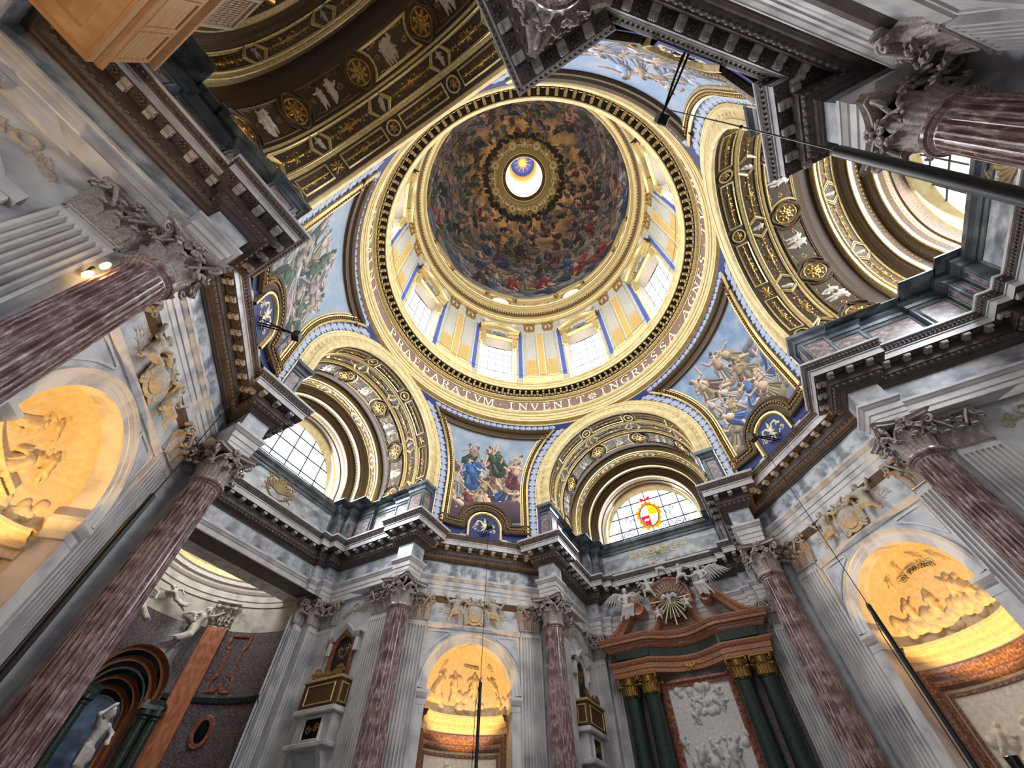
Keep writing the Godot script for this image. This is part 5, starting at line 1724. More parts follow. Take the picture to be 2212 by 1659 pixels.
# fluted pilaster of the wall, front at z = d, as a part with its capital's leaves under it
func pilaster(par: Node3D, x: Transform3D, w: float, d: float, cap_mat: Material, flutes_n := 7, y0 := 0.9) -> void:
	var key := "pil%.2f_%.2f_%d" % [w, d, flutes_n]
	if not M.has(key):
		var m := Mb.new()
		var pr := [[y0, 0.0], [y0 + 0.1, 1.0], [9.3, 1.0], [9.36, 0.75], [9.41, 0.0], [9.5, 0.0]]
		var hw := w / 2
		var pitch := (w - 0.08) / flutes_n
		for k in pr.size() - 1:
			var rows := []
			for q in [pr[k], pr[k + 1]]:
				var row := PackedVector3Array([Vector3(-hw, q[0], 0), Vector3(-hw, q[0], d)])
				for j in flutes_n:
					var a := -hw + 0.04 + j * pitch
					for t in [[0.16, 0.0], [0.24, 0.7], [0.5, 1.0], [0.76, 0.7], [0.84, 0.0]]:
						row.append(Vector3(a + pitch * t[0], q[0], d - 0.085 * t[1] * q[1]))
				row.append(Vector3(hw, q[0], d)); row.append(Vector3(hw, q[0], 0))
				rows.append(row)
			for c in rows[0].size() - 1: m.quad(rows[0][c], rows[0][c + 1], rows[1][c + 1], rows[1][c])
		M[key] = m.mesh()
		m = Mb.new()
		var pth := [Vector2(0, hw), Vector2(d, hw), Vector2(d, -hw), Vector2(0, -hw)]
		m.sweep(pth, [Vector2(0, 9.48), Vector2(0.02, 9.5), Vector2(0.02, 9.53), Vector2(0.055, 9.55), Vector2(0.06, 9.6), Vector2(0.05, 9.65), Vector2(0, 9.68)].map(func(v): return Vector2(-v.x, v.y)))
		M[key + "n"] = m.mesh()
		m = Mb.new(); m.box(Vector3(0, 10.15, d / 2 - 0.02), Vector3(hw - 0.02, 0.5, d / 2)); 
		M[key + "b"] = m.mesh()
		m = Mb.new(); m.box(Vector3(0, 10.66, d / 2 + 0.06), Vector3(hw + 0.2, 0.06, d / 2 + 0.14), 0.02); M[key + "a"] = m.mesh()
		m = Mb.new(); m.box(Vector3(0, 0.45, d / 2 + 0.06), Vector3(hw + 0.1, 0.45, d / 2 + 0.08), 0.03); M[key + "p"] = m.mesh()
	var p := part(par, "pilaster", M[key], M.marble, x)
	part(p, "necking", M[key + "n"], M.marble)
	part(p, "capital_block", M[key + "b"], cap_mat)
	part(p, "abacus", M[key + "a"], cap_mat)
	part(p, "plinth", M[key + "p"], M.dado)
	var n := 3 if w < 1.2 else 4
	for k in n:
		part(p, "leaf", M.leafA, cap_mat, at((k - (n - 1) / 2.0) * (w / n), 9.68, d - 0.03))
	for k in n + 1:
		var xx := (k - n / 2.0) * (w / n)
		part(p, "leaf", M.leafB, cap_mat, at(xx * 0.94, 9.7, d - 0.05, 0.0 if k > 0 and k < n else (-0.7 if k == 0 else 0.7)))
	for s in [-1.0, 1.0]:
		part(p, "volute", M.volR if s < 0 else M.volL, cap_mat, at((w / 2 + 0.04) * s, 10.46, d + 0.22, 0.5 * s))
		part(p, "small_volute", M.helL if s < 0 else M.helR, cap_mat, at(0.08 * s, 10.5, d + 0.06))
	part(p, "flower", M.fleuron, cap_mat, at(0, 10.66, d + 0.2, 0.0, 1.2))

func box_part(par: Node3D, called: String, c: Vector3, s: Vector3, mt: Material, ch := 0.01) -> MeshInstance3D:
	var m := Mb.new(); m.box(c, s, ch); return part(par, called, m, mt)

func walls() -> void:
	make_capital_meshes()
	var nm := {0: "wall_right", 90: "wall_far", 180: "wall_left", 270: "wall_near"}
	for a in SIDE: pier_wall(a, nm[a])
	for a in ARM: arm_wall(a)

const NW := 1.78      # half width of the niche
const NS := 7.15      # springing of its arch
const WD := 11.08     # distance of the pier's wall
func pier_wall(a: int, called: String) -> void:
	var o := thing(called, "pale grey marble wall with fluted pilasters and an arched niche, %s" % SIDE[a], "wall", "", "structure", fr(a))
	# wall with the niche's opening
	var m := Mb.new()
	var f := func(x: float, y: float, z: float) -> Vector3: return Vector3(x, y, WD - z)
	for s in [-1.0, 1.0]:
		m.quad(f.call(NW * s, 0, 0), f.call(3.4 * s, 0, 0), f.call(3.4 * s, 10.75, 0), f.call(NW * s, NS, 0))
	for k in 24:
		var a0 := PI * k / 24; var a1 := PI * (k + 1) / 24
		var p0 := Vector2(cos(a0) * NW, NS + sin(a0) * NW); var p1 := Vector2(cos(a1) * NW, NS + sin(a1) * NW)
		var q0 := Vector2(lerpf(3.4, -3.4, k / 24.0), 10.75); var q1 := Vector2(lerpf(3.4, -3.4, (k + 1) / 24.0), 10.75)
		m.quad(f.call(p0.x, p0.y, 0), f.call(q0.x, q0.y, 0), f.call(q1.x, q1.y, 0), f.call(p1.x, p1.y, 0))
	part(o, "wall_face", m, M.wall)
	# the corners of the pier, back to the arms
	m = Mb.new()
	for s in [-1.0, 1.0]:
		var p0 := rp(Vector2(10.32, 5.03), -45) if s < 0 else rp(Vector2(10.32, -5.03), 45)
		var p1 := rp(Vector2(10.0, 4.7), -45) if s < 0 else rp(Vector2(10.0, -4.7), 45)
		m.quad(Vector3(3.4 * s, 0, WD), Vector3(p0.y, 0, p0.x), Vector3(p0.y, 10.75, p0.x), Vector3(3.4 * s, 10.75, WD))
		m.quad(Vector3(p0.y, 0, p0.x), Vector3(p1.y, 0, p1.x), Vector3(p1.y, 10.75, p1.x), Vector3(p0.y, 10.75, p0.x))
	part(o, "corner", m, M.wall)
	for s in [-1.0, 1.0]:
		pilaster(o, Transform3D(Basis(Vector3.UP, PI), Vector3(2.66 * s, 0, WD)), 1.0, 0.13, M.capital)
	# moulding round the opening, imposts, string course, spandrel panels
	var arc := PackedVector2Array()
	for k in 25: arc.append(Vector2(cos(PI * k / 24) * (NW + 0.2), NS + sin(PI * k / 24) * (NW + 0.2)))
	m = Mb.new(); bar(m, arc, false, [Vector2(0.2, -0.2), Vector2(0.2, 0.03), Vector2(0.06, 0.04), Vector2(0.05, 0.06), Vector2(-0.08, 0.07), Vector2(-0.1, 0.1), Vector2(-0.19, 0.12), Vector2(-0.2, 0.0)], f)
	part(o, "archivolt", m, M.marble)
	for s in [-1.0, 1.0]:
		m = Mb.new()
		m.sweep([Vector2(WD, (NW + 0.42) * s), Vector2(WD, NW * s), Vector2(WD + 0.5, NW * s)] if s > 0 else [Vector2(WD + 0.5, NW * s), Vector2(WD, NW * s), Vector2(WD, (NW + 0.42) * s)], [Vector2(0.0, 6.6), Vector2(0.05, 6.62), Vector2(0.05, 6.8), Vector2(0.09, 6.85), Vector2(0.14, 6.95), Vector2(0.16, 7.0), Vector2(0.16, 7.1), Vector2(0, 7.12)].map(func(v): return Vector2(v.x * (-1.0 if s > 0 else -1.0), v.y)))
		part(o, "impost", m, M.marble)
		m = Mb.new(); m.box(Vector3((NW + 0.2) * s, 3.3, WD - 0.03), Vector3(0.2, 3.3, 0.04), 0.01); part(o, "jamb_strip", m, M.marble)
		m = Mb.new()
		var sp := PackedVector2Array([Vector2(2.06 * s, 8.3), Vector2(2.06 * s, 9.3), Vector2(1.1 * s, 9.3)])
		for k in 7:
			var t := lerpf(1.08, 0.62, k / 6.0)
			sp.append(Vector2(cos(t) * 2.34 * s, NS + sin(t) * 2.34))
		if s < 0: sp.reverse()
		bar(m, sp, true, [Vector2(-0.04, 0), Vector2(-0.03, 0.03), Vector2(0.03, 0.03), Vector2(0.04, 0.0)], f); part(o, "spandrel_moulding", m, M.marble)
	m = Mb.new(); bar(m, PackedVector2Array([Vector2(-2.14, 9.5), Vector2(2.14, 9.5)]), false, [Vector2(-0.1, 0), Vector2(-0.08, 0.05), Vector2(0.03, 0.08), Vector2(0.1, 0.1), Vector2(0.1, 0)], f); part(o, "string_course", m, M.marble)
	m = Mb.new(); bar(m, PackedVector2Array([Vector2(-2.14, 10.62), Vector2(2.14, 10.62)]), false, [Vector2(-0.14, 0), Vector2(-0.08, 0.05), Vector2(0.0, 0.12), Vector2(0.1, 0.16), Vector2(0.1, 0)], f); part(o, "upper_moulding", m, M.soffit)
	niche(a, o)

# plan of the niche: a straight jamb, then a half ellipse
func nplan(t: float) -> Vector2:       # t 0..1 -> (x, z)
	var an := PI * t
	return Vector2(cos(an) * NW, WD + 0.45 + sin(an) * 0.95)

func nmap(x: float, y: float, z: float) -> Vector3:      # x along the curve, -2.6 .. 2.6
	var t := 0.5 - x / 5.2
	var p := nplan(t)
	var n := Vector2(cos(PI * t) * 0.95, sin(PI * t) * NW).normalized()
	if y > NS:
		# half dome above the springing
		var k := clampf((y - NS) / 2.6, 0.0, 1.0) * PI / 2
		var c := cos(k)
		return Vector3((p.x - n.x * z) * c, NS + sin(k) * (NW - z), WD + 0.45 + (p.y - WD - 0.45 - n.y * z) * c)
	return Vector3(p.x - n.x * z, y, p.y - n.y * z)

func niche(a: int, o: Node3D) -> void:
	if not M.has("nshell"):
		var rows := []
		for y in [0.0, 2.0, 4.0, 6.0, NS]:
			var row := PackedVector3Array()
			for j in 33: row.append(nmap(-2.6 + 5.2 * j / 32, y, 0))
			rows.append(row)
		for k in range(1, 13):
			var row := PackedVector3Array()
			for j in 33: row.append(nmap(-2.6 + 5.2 * j / 32, NS + 2.6 * k / 12, 0))
			rows.append(row)
		var m := Mb.new(); m.grid(rows, true, true); M.nshell = m.mesh()
		m = Mb.new()
		for s in [-1.0, 1.0]: m.quad(Vector3(NW * s, 0, WD), Vector3(NW * s, 0, WD + 0.45), Vector3(NW * s, NS, WD + 0.45), Vector3(NW * s, NS, WD))
		for k in 24:
			var a0 := PI * k / 24; var a1 := PI * (k + 1) / 24
			m.quad(Vector3(cos(a0) * NW, NS + sin(a0) * NW, WD), Vector3(cos(a0) * NW, NS + sin(a0) * NW, WD + 0.45), Vector3(cos(a1) * NW, NS + sin(a1) * NW, WD + 0.45), Vector3(cos(a1) * NW, NS + sin(a1) * NW, WD))
		M.nreveal = m.mesh()
		# curved cornice inside the niche
		m = Mb.new()
		var pr := [Vector2(0, 6.05), Vector2(0.04, 6.08), Vector2(0.05, 6.25), Vector2(0.1, 6.28), Vector2(0.1, 6.4), Vector2(0.2, 6.45), Vector2(0.22, 6.55), Vector2(0.26, 6.57), Vector2(0.26, 6.65), Vector2(0.0, 6.68)]
		for k in pr.size() - 1:
			var r0 := PackedVector3Array(); var r1 := PackedVector3Array()
			for j in 33:
				var x := -2.55 + 5.1 * j / 32
				r0.append(nmap(x, pr[k].y, pr[k].x)); r1.append(nmap(x, pr[k + 1].y, pr[k + 1].x))
			m.grid([r0, r1], true, true)
		M.ncorn = m.mesh()
		# rosso frame round the altar relief
		m = Mb.new()
		var fr_ := dense(rect(-1.95, 1.0, 1.95, 5.75), 0.2)
		bar(m, fr_, true, [Vector2(-0.3, 0), Vector2(-0.3, 0.1), Vector2(-0.2, 0.13), Vector2(-0.02, 0.08), Vector2(0.04, 0.12), Vector2(0.12, 0.12), Vector2(0.2, 0.02)], nmap); M.nframe = m.mesh()
		m = Mb.new(); bar(m, dense(rect(-1.62, 1.3, 1.62, 5.42), 0.2), true, [Vector2(-0.06, 0), Vector2(-0.04, 0.06), Vector2(0.04, 0.06), Vector2(0.06, 0)], nmap); M.nframe2 = m.mesh()
	part(o, "niche_shell", M.nshell, M.warmstone)
	part(o, "niche_reveal", M.nreveal, M.marble)
	part(o, "niche_cornice", M.ncorn, M.warmstone)
	var rf := part(o, "altar_frame", M.nframe, M.rosso)
	part(rf, "inner_frame", M.nframe2, M.rosso)
	if a == 270: return
	# reliefs: figures among clouds in the half dome, and the altar relief below
	var rg := RandomNumberGenerator.new(); rg.seed = 100 + a
	var h := Hf.new(5.0, 2.75, 0.026)
	for j in 7: h.cloud(Vector2(rg.randf_range(-1.9, 1.9), rg.randf_range(-1.3, -0.8)), 0.4, rg, 6, 0.3)
	if a == 90:
		h.figure(Vector2(-0.35, -1.0), 1.15, rg, -0.15); h.figure(Vector2(0.3, -0.95), 1.1, rg, 0.3); h.figure(Vector2(-1.5, -0.8), 0.8, rg, 0.2, true, true); h.figure(Vector2(1.35, -1.0), 1.15, rg, -0.1); h.figure(Vector2(-1.3, -0.1), 0.7, rg, -0.4, true, true); h.figure(Vector2(1.4, 0.0), 0.6, rg, 0.4, true, true)
		h.cap(Vector2(-0.7, 0.35), Vector2(0.15, 0.45), 0.035, 0.03, 1.0, 0.05)
	elif a == 180:
		h.figure(Vector2(0.5, -0.2), 0.95, rg, -0.9, true); h.figure(Vector2(-0.3, -1.1), 1.2, rg, -0.5); h.figure(Vector2(1.2, -1.0), 1.1, rg, 0.4, true); h.figure(Vector2(-1.4, -0.6), 0.8, rg, 0.3, true, true); h.figure(Vector2(-0.9, 0.2), 0.8, rg, 0.9, true)
		h.cap(Vector2(-1.1, -0.9), Vector2(0.6, -0.3), 0.05, 0.05, 0.9, 0.05); h.cap(Vector2(-1.1, -1.05), Vector2(0.6, -0.45), 0.03, 0.03, 0.9, 0.05)
	else:
		for q in [[-1.3, 0.1, -0.3], [1.2, 0.05, 0.4], [-0.6, 0.5, -0.6], [0.5, 0.55, 0.5]]: h.figure(Vector2(q[0], q[1]), 0.6, rg, q[2], true, true)
		for q in [-0.9, -0.3, 0.35, 1.0]: h.figure(Vector2(q, -1.0 + rg.randf_range(-0.1, 0.2)), 0.85, rg, rg.randf_range(-0.4, 0.4), false, true)
		for j in 4: h.cloud(Vector2(rg.randf_range(-1.5, 1.5), -0.9), 0.45, rg, 7, 0.4)
		var rib := PackedVector2Array()
		for j in 15: rib.append(Vector2(lerpf(-0.75, 0.9, j / 14.0), 0.32 + 0.2 * sin(PI * j / 14.0)))
		for d in [-0.07, 0.0, 0.07]: h.path(shift(rib, Vector2(0, d)), 0.05, 0.05, 0.4)
	var up := thing("relief", {0: "orange-lit stone relief of cherubs and a lettered ribbon in the right-hand niche", 90: "orange-lit stone relief of figures on clouds in the far niche", 180: "orange-lit stone relief of angels and a slanting beam in the left niche"}[a], "relief", "", "", fr(a))
	part(up, "figures", h.mesh(func(x: float, y: float, z: float) -> Vector3: return nmap(x, y + 8.05, z * 2.0 + 0.004), true), M.warmstone)
	if a == 0:
		# the motto on the ribbon
		var font := SystemFont.new(); font.font_names = PackedStringArray(["Droid Serif"])
		var s := "VENI SPONSA CHRISTI"
		for k in s.length():
			if s[k] == " ": continue
			var tm := TextMesh.new(); tm.text = s[k]; tm.font = font; tm.font_size = 32; tm.pixel_size = 0.0052; tm.depth = 0.012
			var t := k / 18.0
			var cx := lerpf(0.75, -0.9, t) * -1.0
			var px := lerpf(0.72, -0.86, t)
			var c := nmap(px, 8.05 + 0.32 + 0.2 * sin(PI * t), 0.12)
			var n := (Vector3(0, 7.4, WD - 0.2) - c).normalized()
			var xx := Vector3.UP.cross(n).normalized()
			var yy := n.cross(xx).rotated(n, (0.5 - t) * 0.7)
			part(up, "letter", tm, M.iron, Transform3D(Basis(yy.cross(n), yy, n), c + cx * Vector3.ZERO))
	var g := Hf.new(3.2, 4.1, 0.03)
	for j in 26:
		var p := Vector2(rg.randf_range(-1.3, 1.3), rg.randf_range(-2.0, 1.2))
		if j < 9: g.cloud(p, 0.35, rg, 5, 0.35)
		elif a != 90 or p.x > -0.2 or p.y < -0.4: g.figure(p, rg.randf_range(0.75, 1.25), rg, rg.randf_range(-0.5, 0.5), j % 4 == 0, j % 3 == 0)
	if a == 90:
		for x in [-1.1, -0.85, -0.6]: g.cap(Vector2(x, -1.0), Vector2(x, 1.3), 0.07, 0.07, 0.5)
		for y in [1.4, 1.5]: g.cap(Vector2(-1.3, y), Vector2(-0.4, y), 0.05, 0.05, 0.6)
	var low := thing("relief", {0: "crowded white marble altar relief in a red marble frame, lower right corner", 90: "white marble altar relief framed in red marble inside the far niche", 180: "white marble altar relief below the left niche's cornice"}[a], "relief", "", "", fr(a))
	part(low, "carved_panel", g.mesh(func(x: float, y: float, z: float) -> Vector3: return nmap(x, y + 3.36, z * 2.2 + 0.02)), M.warmwhite)

func arm_wall(a: int) -> void:
	var sd: String = {45: "wall_altar", 135: "wall_chapel", 225: "wall_entrance", 315: "wall_side"}[a]
	var o := thing(sd, "tall grey marble side walls and back of the %s" % ARM[a], "wall", "", "structure", fr(a))
	var m := Mb.new()
	for s in [-1.0, 1.0]:
		var p := [Vector2(10.0, 4.75 * s), Vector2(14.35, 4.75 * s), Vector2(14.35, 4.05 * s), Vector2(14.78, 4.05 * s), Vector2(14.78, 3.6 * s), Vector2(15.0, 3.6 * s)]
		if s > 0: p.reverse()
		m.sweep(p, [Vector2(0, 0), Vector2(0, 10.75)])
	part(o, "side_wall", m, M.wall)
	# wall under and round the lunette window
	m = Mb.new()
	var R := 2.95
	for k in 24:
		var a0 := PI * k / 24; var a1 := PI * (k + 1) / 24
		m.quad(Vector3(cos(a0) * R, HC + sin(a0) * R, 16.05), Vector3(cos(a0) * 5, HC + sin(a0) * 5, 16.05), Vector3(cos(a1) * 5, HC + sin(a1) * 5, 16.05), Vector3(cos(a1) * R, HC + sin(a1) * R, 16.05))
	m.quad(Vector3(-5, 13.4, 16.05), Vector3(5, 13.4, 16.05), Vector3(5, 16.04, 16.05), Vector3(-5, 16.04, 16.05))
	m.quad(Vector3(-5, 16.0, 14.9), Vector3(5, 16.0, 14.9), Vector3(5, 16.04, 16.05), Vector3(-5, 16.04, 16.05))
	part(o, "lunette_wall", m, M.dado)
	for s in [-1.0, 1.0]:
		# pilaster beside the column, and two at the back corner
		var t := Transform3D(Basis(Vector3.UP, -PI / 2 * s), Vector3.ZERO)
		pilaster(o, Transform3D(t.basis, Vector3(4.75 * s, 0, 10.72)), 0.98, 0.13, M.capital)
		pilaster(o, Transform3D(t.basis, Vector3(4.75 * s, 0, 13.86)), 0.94, 0.13, M.capital)
		pilaster(o, Transform3D(Basis(Vector3.UP, PI), Vector3(4.32 * s, 0, 14.35)), 0.6, 0.09, M.capital, 4)
		pilaster(o, Transform3D(Basis(Vector3.UP, PI), Vector3(3.78 * s, 0, 14.78)), 0.42, 0.09, M.capital, 3)
	if a == 45:
		m = Mb.new(); m.quad(Vector3(-3.7, 0, 15.0), Vector3(3.7, 0, 15.0), Vector3(3.7, 10.75, 15.0), Vector3(-3.7, 10.75, 15.0)); part(o, "back_wall", m, M.wall)
	elif a == 225:
		m = Mb.new()
		for q in [[-3.7, 0.0, -2.3, 10.75], [2.3, 0.0, 3.7, 10.75], [-2.3, 6.2, 2.3, 10.75]]: m.box(Vector3((q[0] + q[2]) / 2, (q[1] + q[3]) / 2, 15.2), Vector3((q[2] - q[0]) / 2, (q[3] - q[1]) / 2, 0.2))
		part(o, "back_wall", m, M.wall)
		var d := thing("door_1", "tall open entrance doorway under the organ gallery, behind the camera", "doorway", "", "structure", fr(a))
		m = Mb.new(); bar(m, PackedVector2Array([Vector2(-2.3, 0), Vector2(-2.3, 6.2), Vector2(2.3, 6.2), Vector2(2.3, 0)]), false, [Vector2(-0.1, 0), Vector2(-0.1, 0.1), Vector2(0.2, 0.16), Vector2(0.3, 0.1), Vector2(0.3, 0)], func(x: float, y: float, z: float) -> Vector3: return Vector3(x, y, 15.0 - z)); part(d, "door_frame", m, M.marble)
func build_things() -> void:
	columns()
	make_figures()
	for a in SIDE: pier_things(a)
	for a in ARM:
		for s in [-1, 1]: balcony(a, s)
		crest(a)
	altar()
	exedra(135); exedra(315)
	organ()
	column_lamp()

func columns() -> void:
	var lab := {"225-1": "huge dark red fluted marble column crossing the left edge, nearest on the left", "1351": "red and grey streaked fluted column left of the side chapel opening", "135-1": "red fluted column left of the far glowing niche", "451": "red fluted column right of the far glowing niche", "45-1": "red fluted column between the main altar and the right-hand niche", "3151": "thick red fluted column at the right edge below the wide cornice", "315-1": "red fluted column at the upper right with a glossy dark necking", "2251": "dark column straight overhead whose capital hangs at the top edge"}
	for a in [45, 135, 225, 315]:
		for s in [-1, 1]:
			var o := thing("column", lab["%d%d" % [a, s]], "column", "", "thing", fr(a) * at(4.67 * s, 0, 9.59))
			part(o, "base", M.colbase, M.marble); part(o, "shaft", M.shaft, M.red); part(o, "astragal", M.astragal, M.red)
			var c := part(o, "capital", M.bell, M.capital, at(0, 9.66, 0))
			capital(c, Transform3D.IDENTITY, M.capital)

# ---------- carved figures ----------
func V(x: float, y: float, z: float) -> Vector3: return Vector3(x, y, z)

# a body from named joints; s scales it, chubby for children
func person_bones(j: Dictionary, k := 1.0) -> Array:
	var b := []
	b.append([j.hip, j.chest, 0.13 * k, 0.15 * k])
	b.append([j.chest, j.neck, 0.11 * k, 0.055 * k])
	b.append([j.neck, j.head, 0.055 * k, 0.07 * k])
	b.append([j.head, j.head + (j.head - j.neck).normalized() * 0.09, 0.095, 0.085])
	var fwd: Vector3 = j.get("face", Vector3.BACK)
	b.append([j.head + fwd * 0.06, j.head + fwd * 0.09 - Vector3.UP * 0.02, 0.055, 0.04])
	b.append([j.head + fwd * 0.1 + Vector3.UP * 0.02, j.head + fwd * 0.125 - Vector3.UP * 0.005, 0.012, 0.016])
	for s in ["l", "r"]:
		b.append([j.chest + (j["sh" + s] - j.chest) * 0.4, j["sh" + s], 0.1 * k, 0.075 * k])
		b.append([j["sh" + s], j["el" + s], 0.07 * k, 0.052 * k])
		b.append([j["el" + s], j["ha" + s], 0.05 * k, 0.035 * k])
		var d: Vector3 = (j["ha" + s] - j["el" + s]).normalized()
		b.append([j["ha" + s], j["ha" + s] + d * 0.09, 0.038 * k, 0.03])
		var n := d.cross(Vector3.UP).normalized()
		for q in [-0.03, -0.01, 0.01, 0.03]: b.append([j["ha" + s] + d * 0.09 + n * q, j["ha" + s] + d * (0.17 - absf(q)) + n * q * 1.6, 0.013, 0.01])
		b.append([j["ha" + s] + d * 0.03 + n * 0.03, j["ha" + s] + d * 0.08 + n * 0.07, 0.015, 0.011])
		b.append([j.hip + (j["kn" + s] - j.hip) * 0.12, j["kn" + s], 0.115 * k, 0.075 * k])
		b.append([j["kn" + s], j["an" + s], 0.07 * k, 0.042 * k])
		b.append([j["an" + s], j["to" + s], 0.045 * k, 0.03 * k])
	return b

func hair(j: Dictionary, r := 0.1) -> Array:
	var b := []
	var fwd: Vector3 = j.get("face", Vector3.BACK)
	var side := fwd.cross(Vector3.UP).normalized()
	for q in [[0, 0.1, -0.04], [0.06, 0.08, 0.0], [-0.06, 0.08, 0.0], [0.085, 0.03, -0.03], [-0.085, 0.03, -0.03], [0, 0.02, -0.09], [0, 0.1, 0.04], [0.05, -0.04, -0.07], [-0.05, -0.04, -0.07]]:
		var p: Vector3 = j.head + side * q[0] + Vector3.UP * (q[1] + 0.02) + fwd * q[2]
		b.append([p, p + Vector3(0.01, 0.01, 0), r * 0.42, r * 0.36])
	return b

func wing_mesh(len: float) -> ArrayMesh:       # spreads along +x from the shoulder, standing in the xy plane
	var m := Mb.new()
	var arm := PackedVector3Array([V(0, 0, 0), V(len * 0.22, len * 0.3, -0.05), V(len * 0.5, len * 0.42, -0.06), V(len * 0.75, len * 0.36, -0.05)])
	m.tube(arm, PackedFloat32Array([0.07, 0.085, 0.07, 0.04]), 7)
	for r in 2:
		var n := 9 - r * 2
		for j in n:
			var t := (j + 0.5) / n
			var a := arm[0].lerp(arm[1], t * 3) if t < 0.33 else (arm[1].lerp(arm[2], t * 3 - 1) if t < 0.66 else arm[2].lerp(arm[3], t * 3 - 2))
			var d := V(0.25 + 0.75 * t * t, -1.0 + 0.55 * t, -0.08).normalized() * len * (0.62 + 0.2 * t) * (1.0 if r == 0 else 0.55)
			m.tube(PackedVector3Array([a + V(0, 0, 0.03 * r), a + d * 0.5 + V(0.01, 0, 0.02 * r), a + d]), PackedFloat32Array([0.045, 0.06, 0.015]), 6)
	return m.mesh()

func drape(hip: Vector3, kn: Array, sweep_: Vector3, n: int, rg: RandomNumberGenerator, r := 0.075) -> Array:
	var b := []
	for j in n:
		var t := j / float(maxi(1, n - 1))
		var a := hip + V(lerpf(-0.13, 0.13, t), rg.randf_range(-0.05, 0.08), rg.randf_range(-0.04, 0.1))
		var k: Vector3 = kn[0].lerp(kn[1], t) + V(0, rg.randf_range(-0.02, 0.04), 0.03)
		b.append([a, k, r, r * 0.8])
		b.append([k, k + sweep_ * rg.randf_range(0.7, 1.1) + V(lerpf(-0.1, 0.1, t), 0, 0), r * 0.8, r * 0.45])
	return b

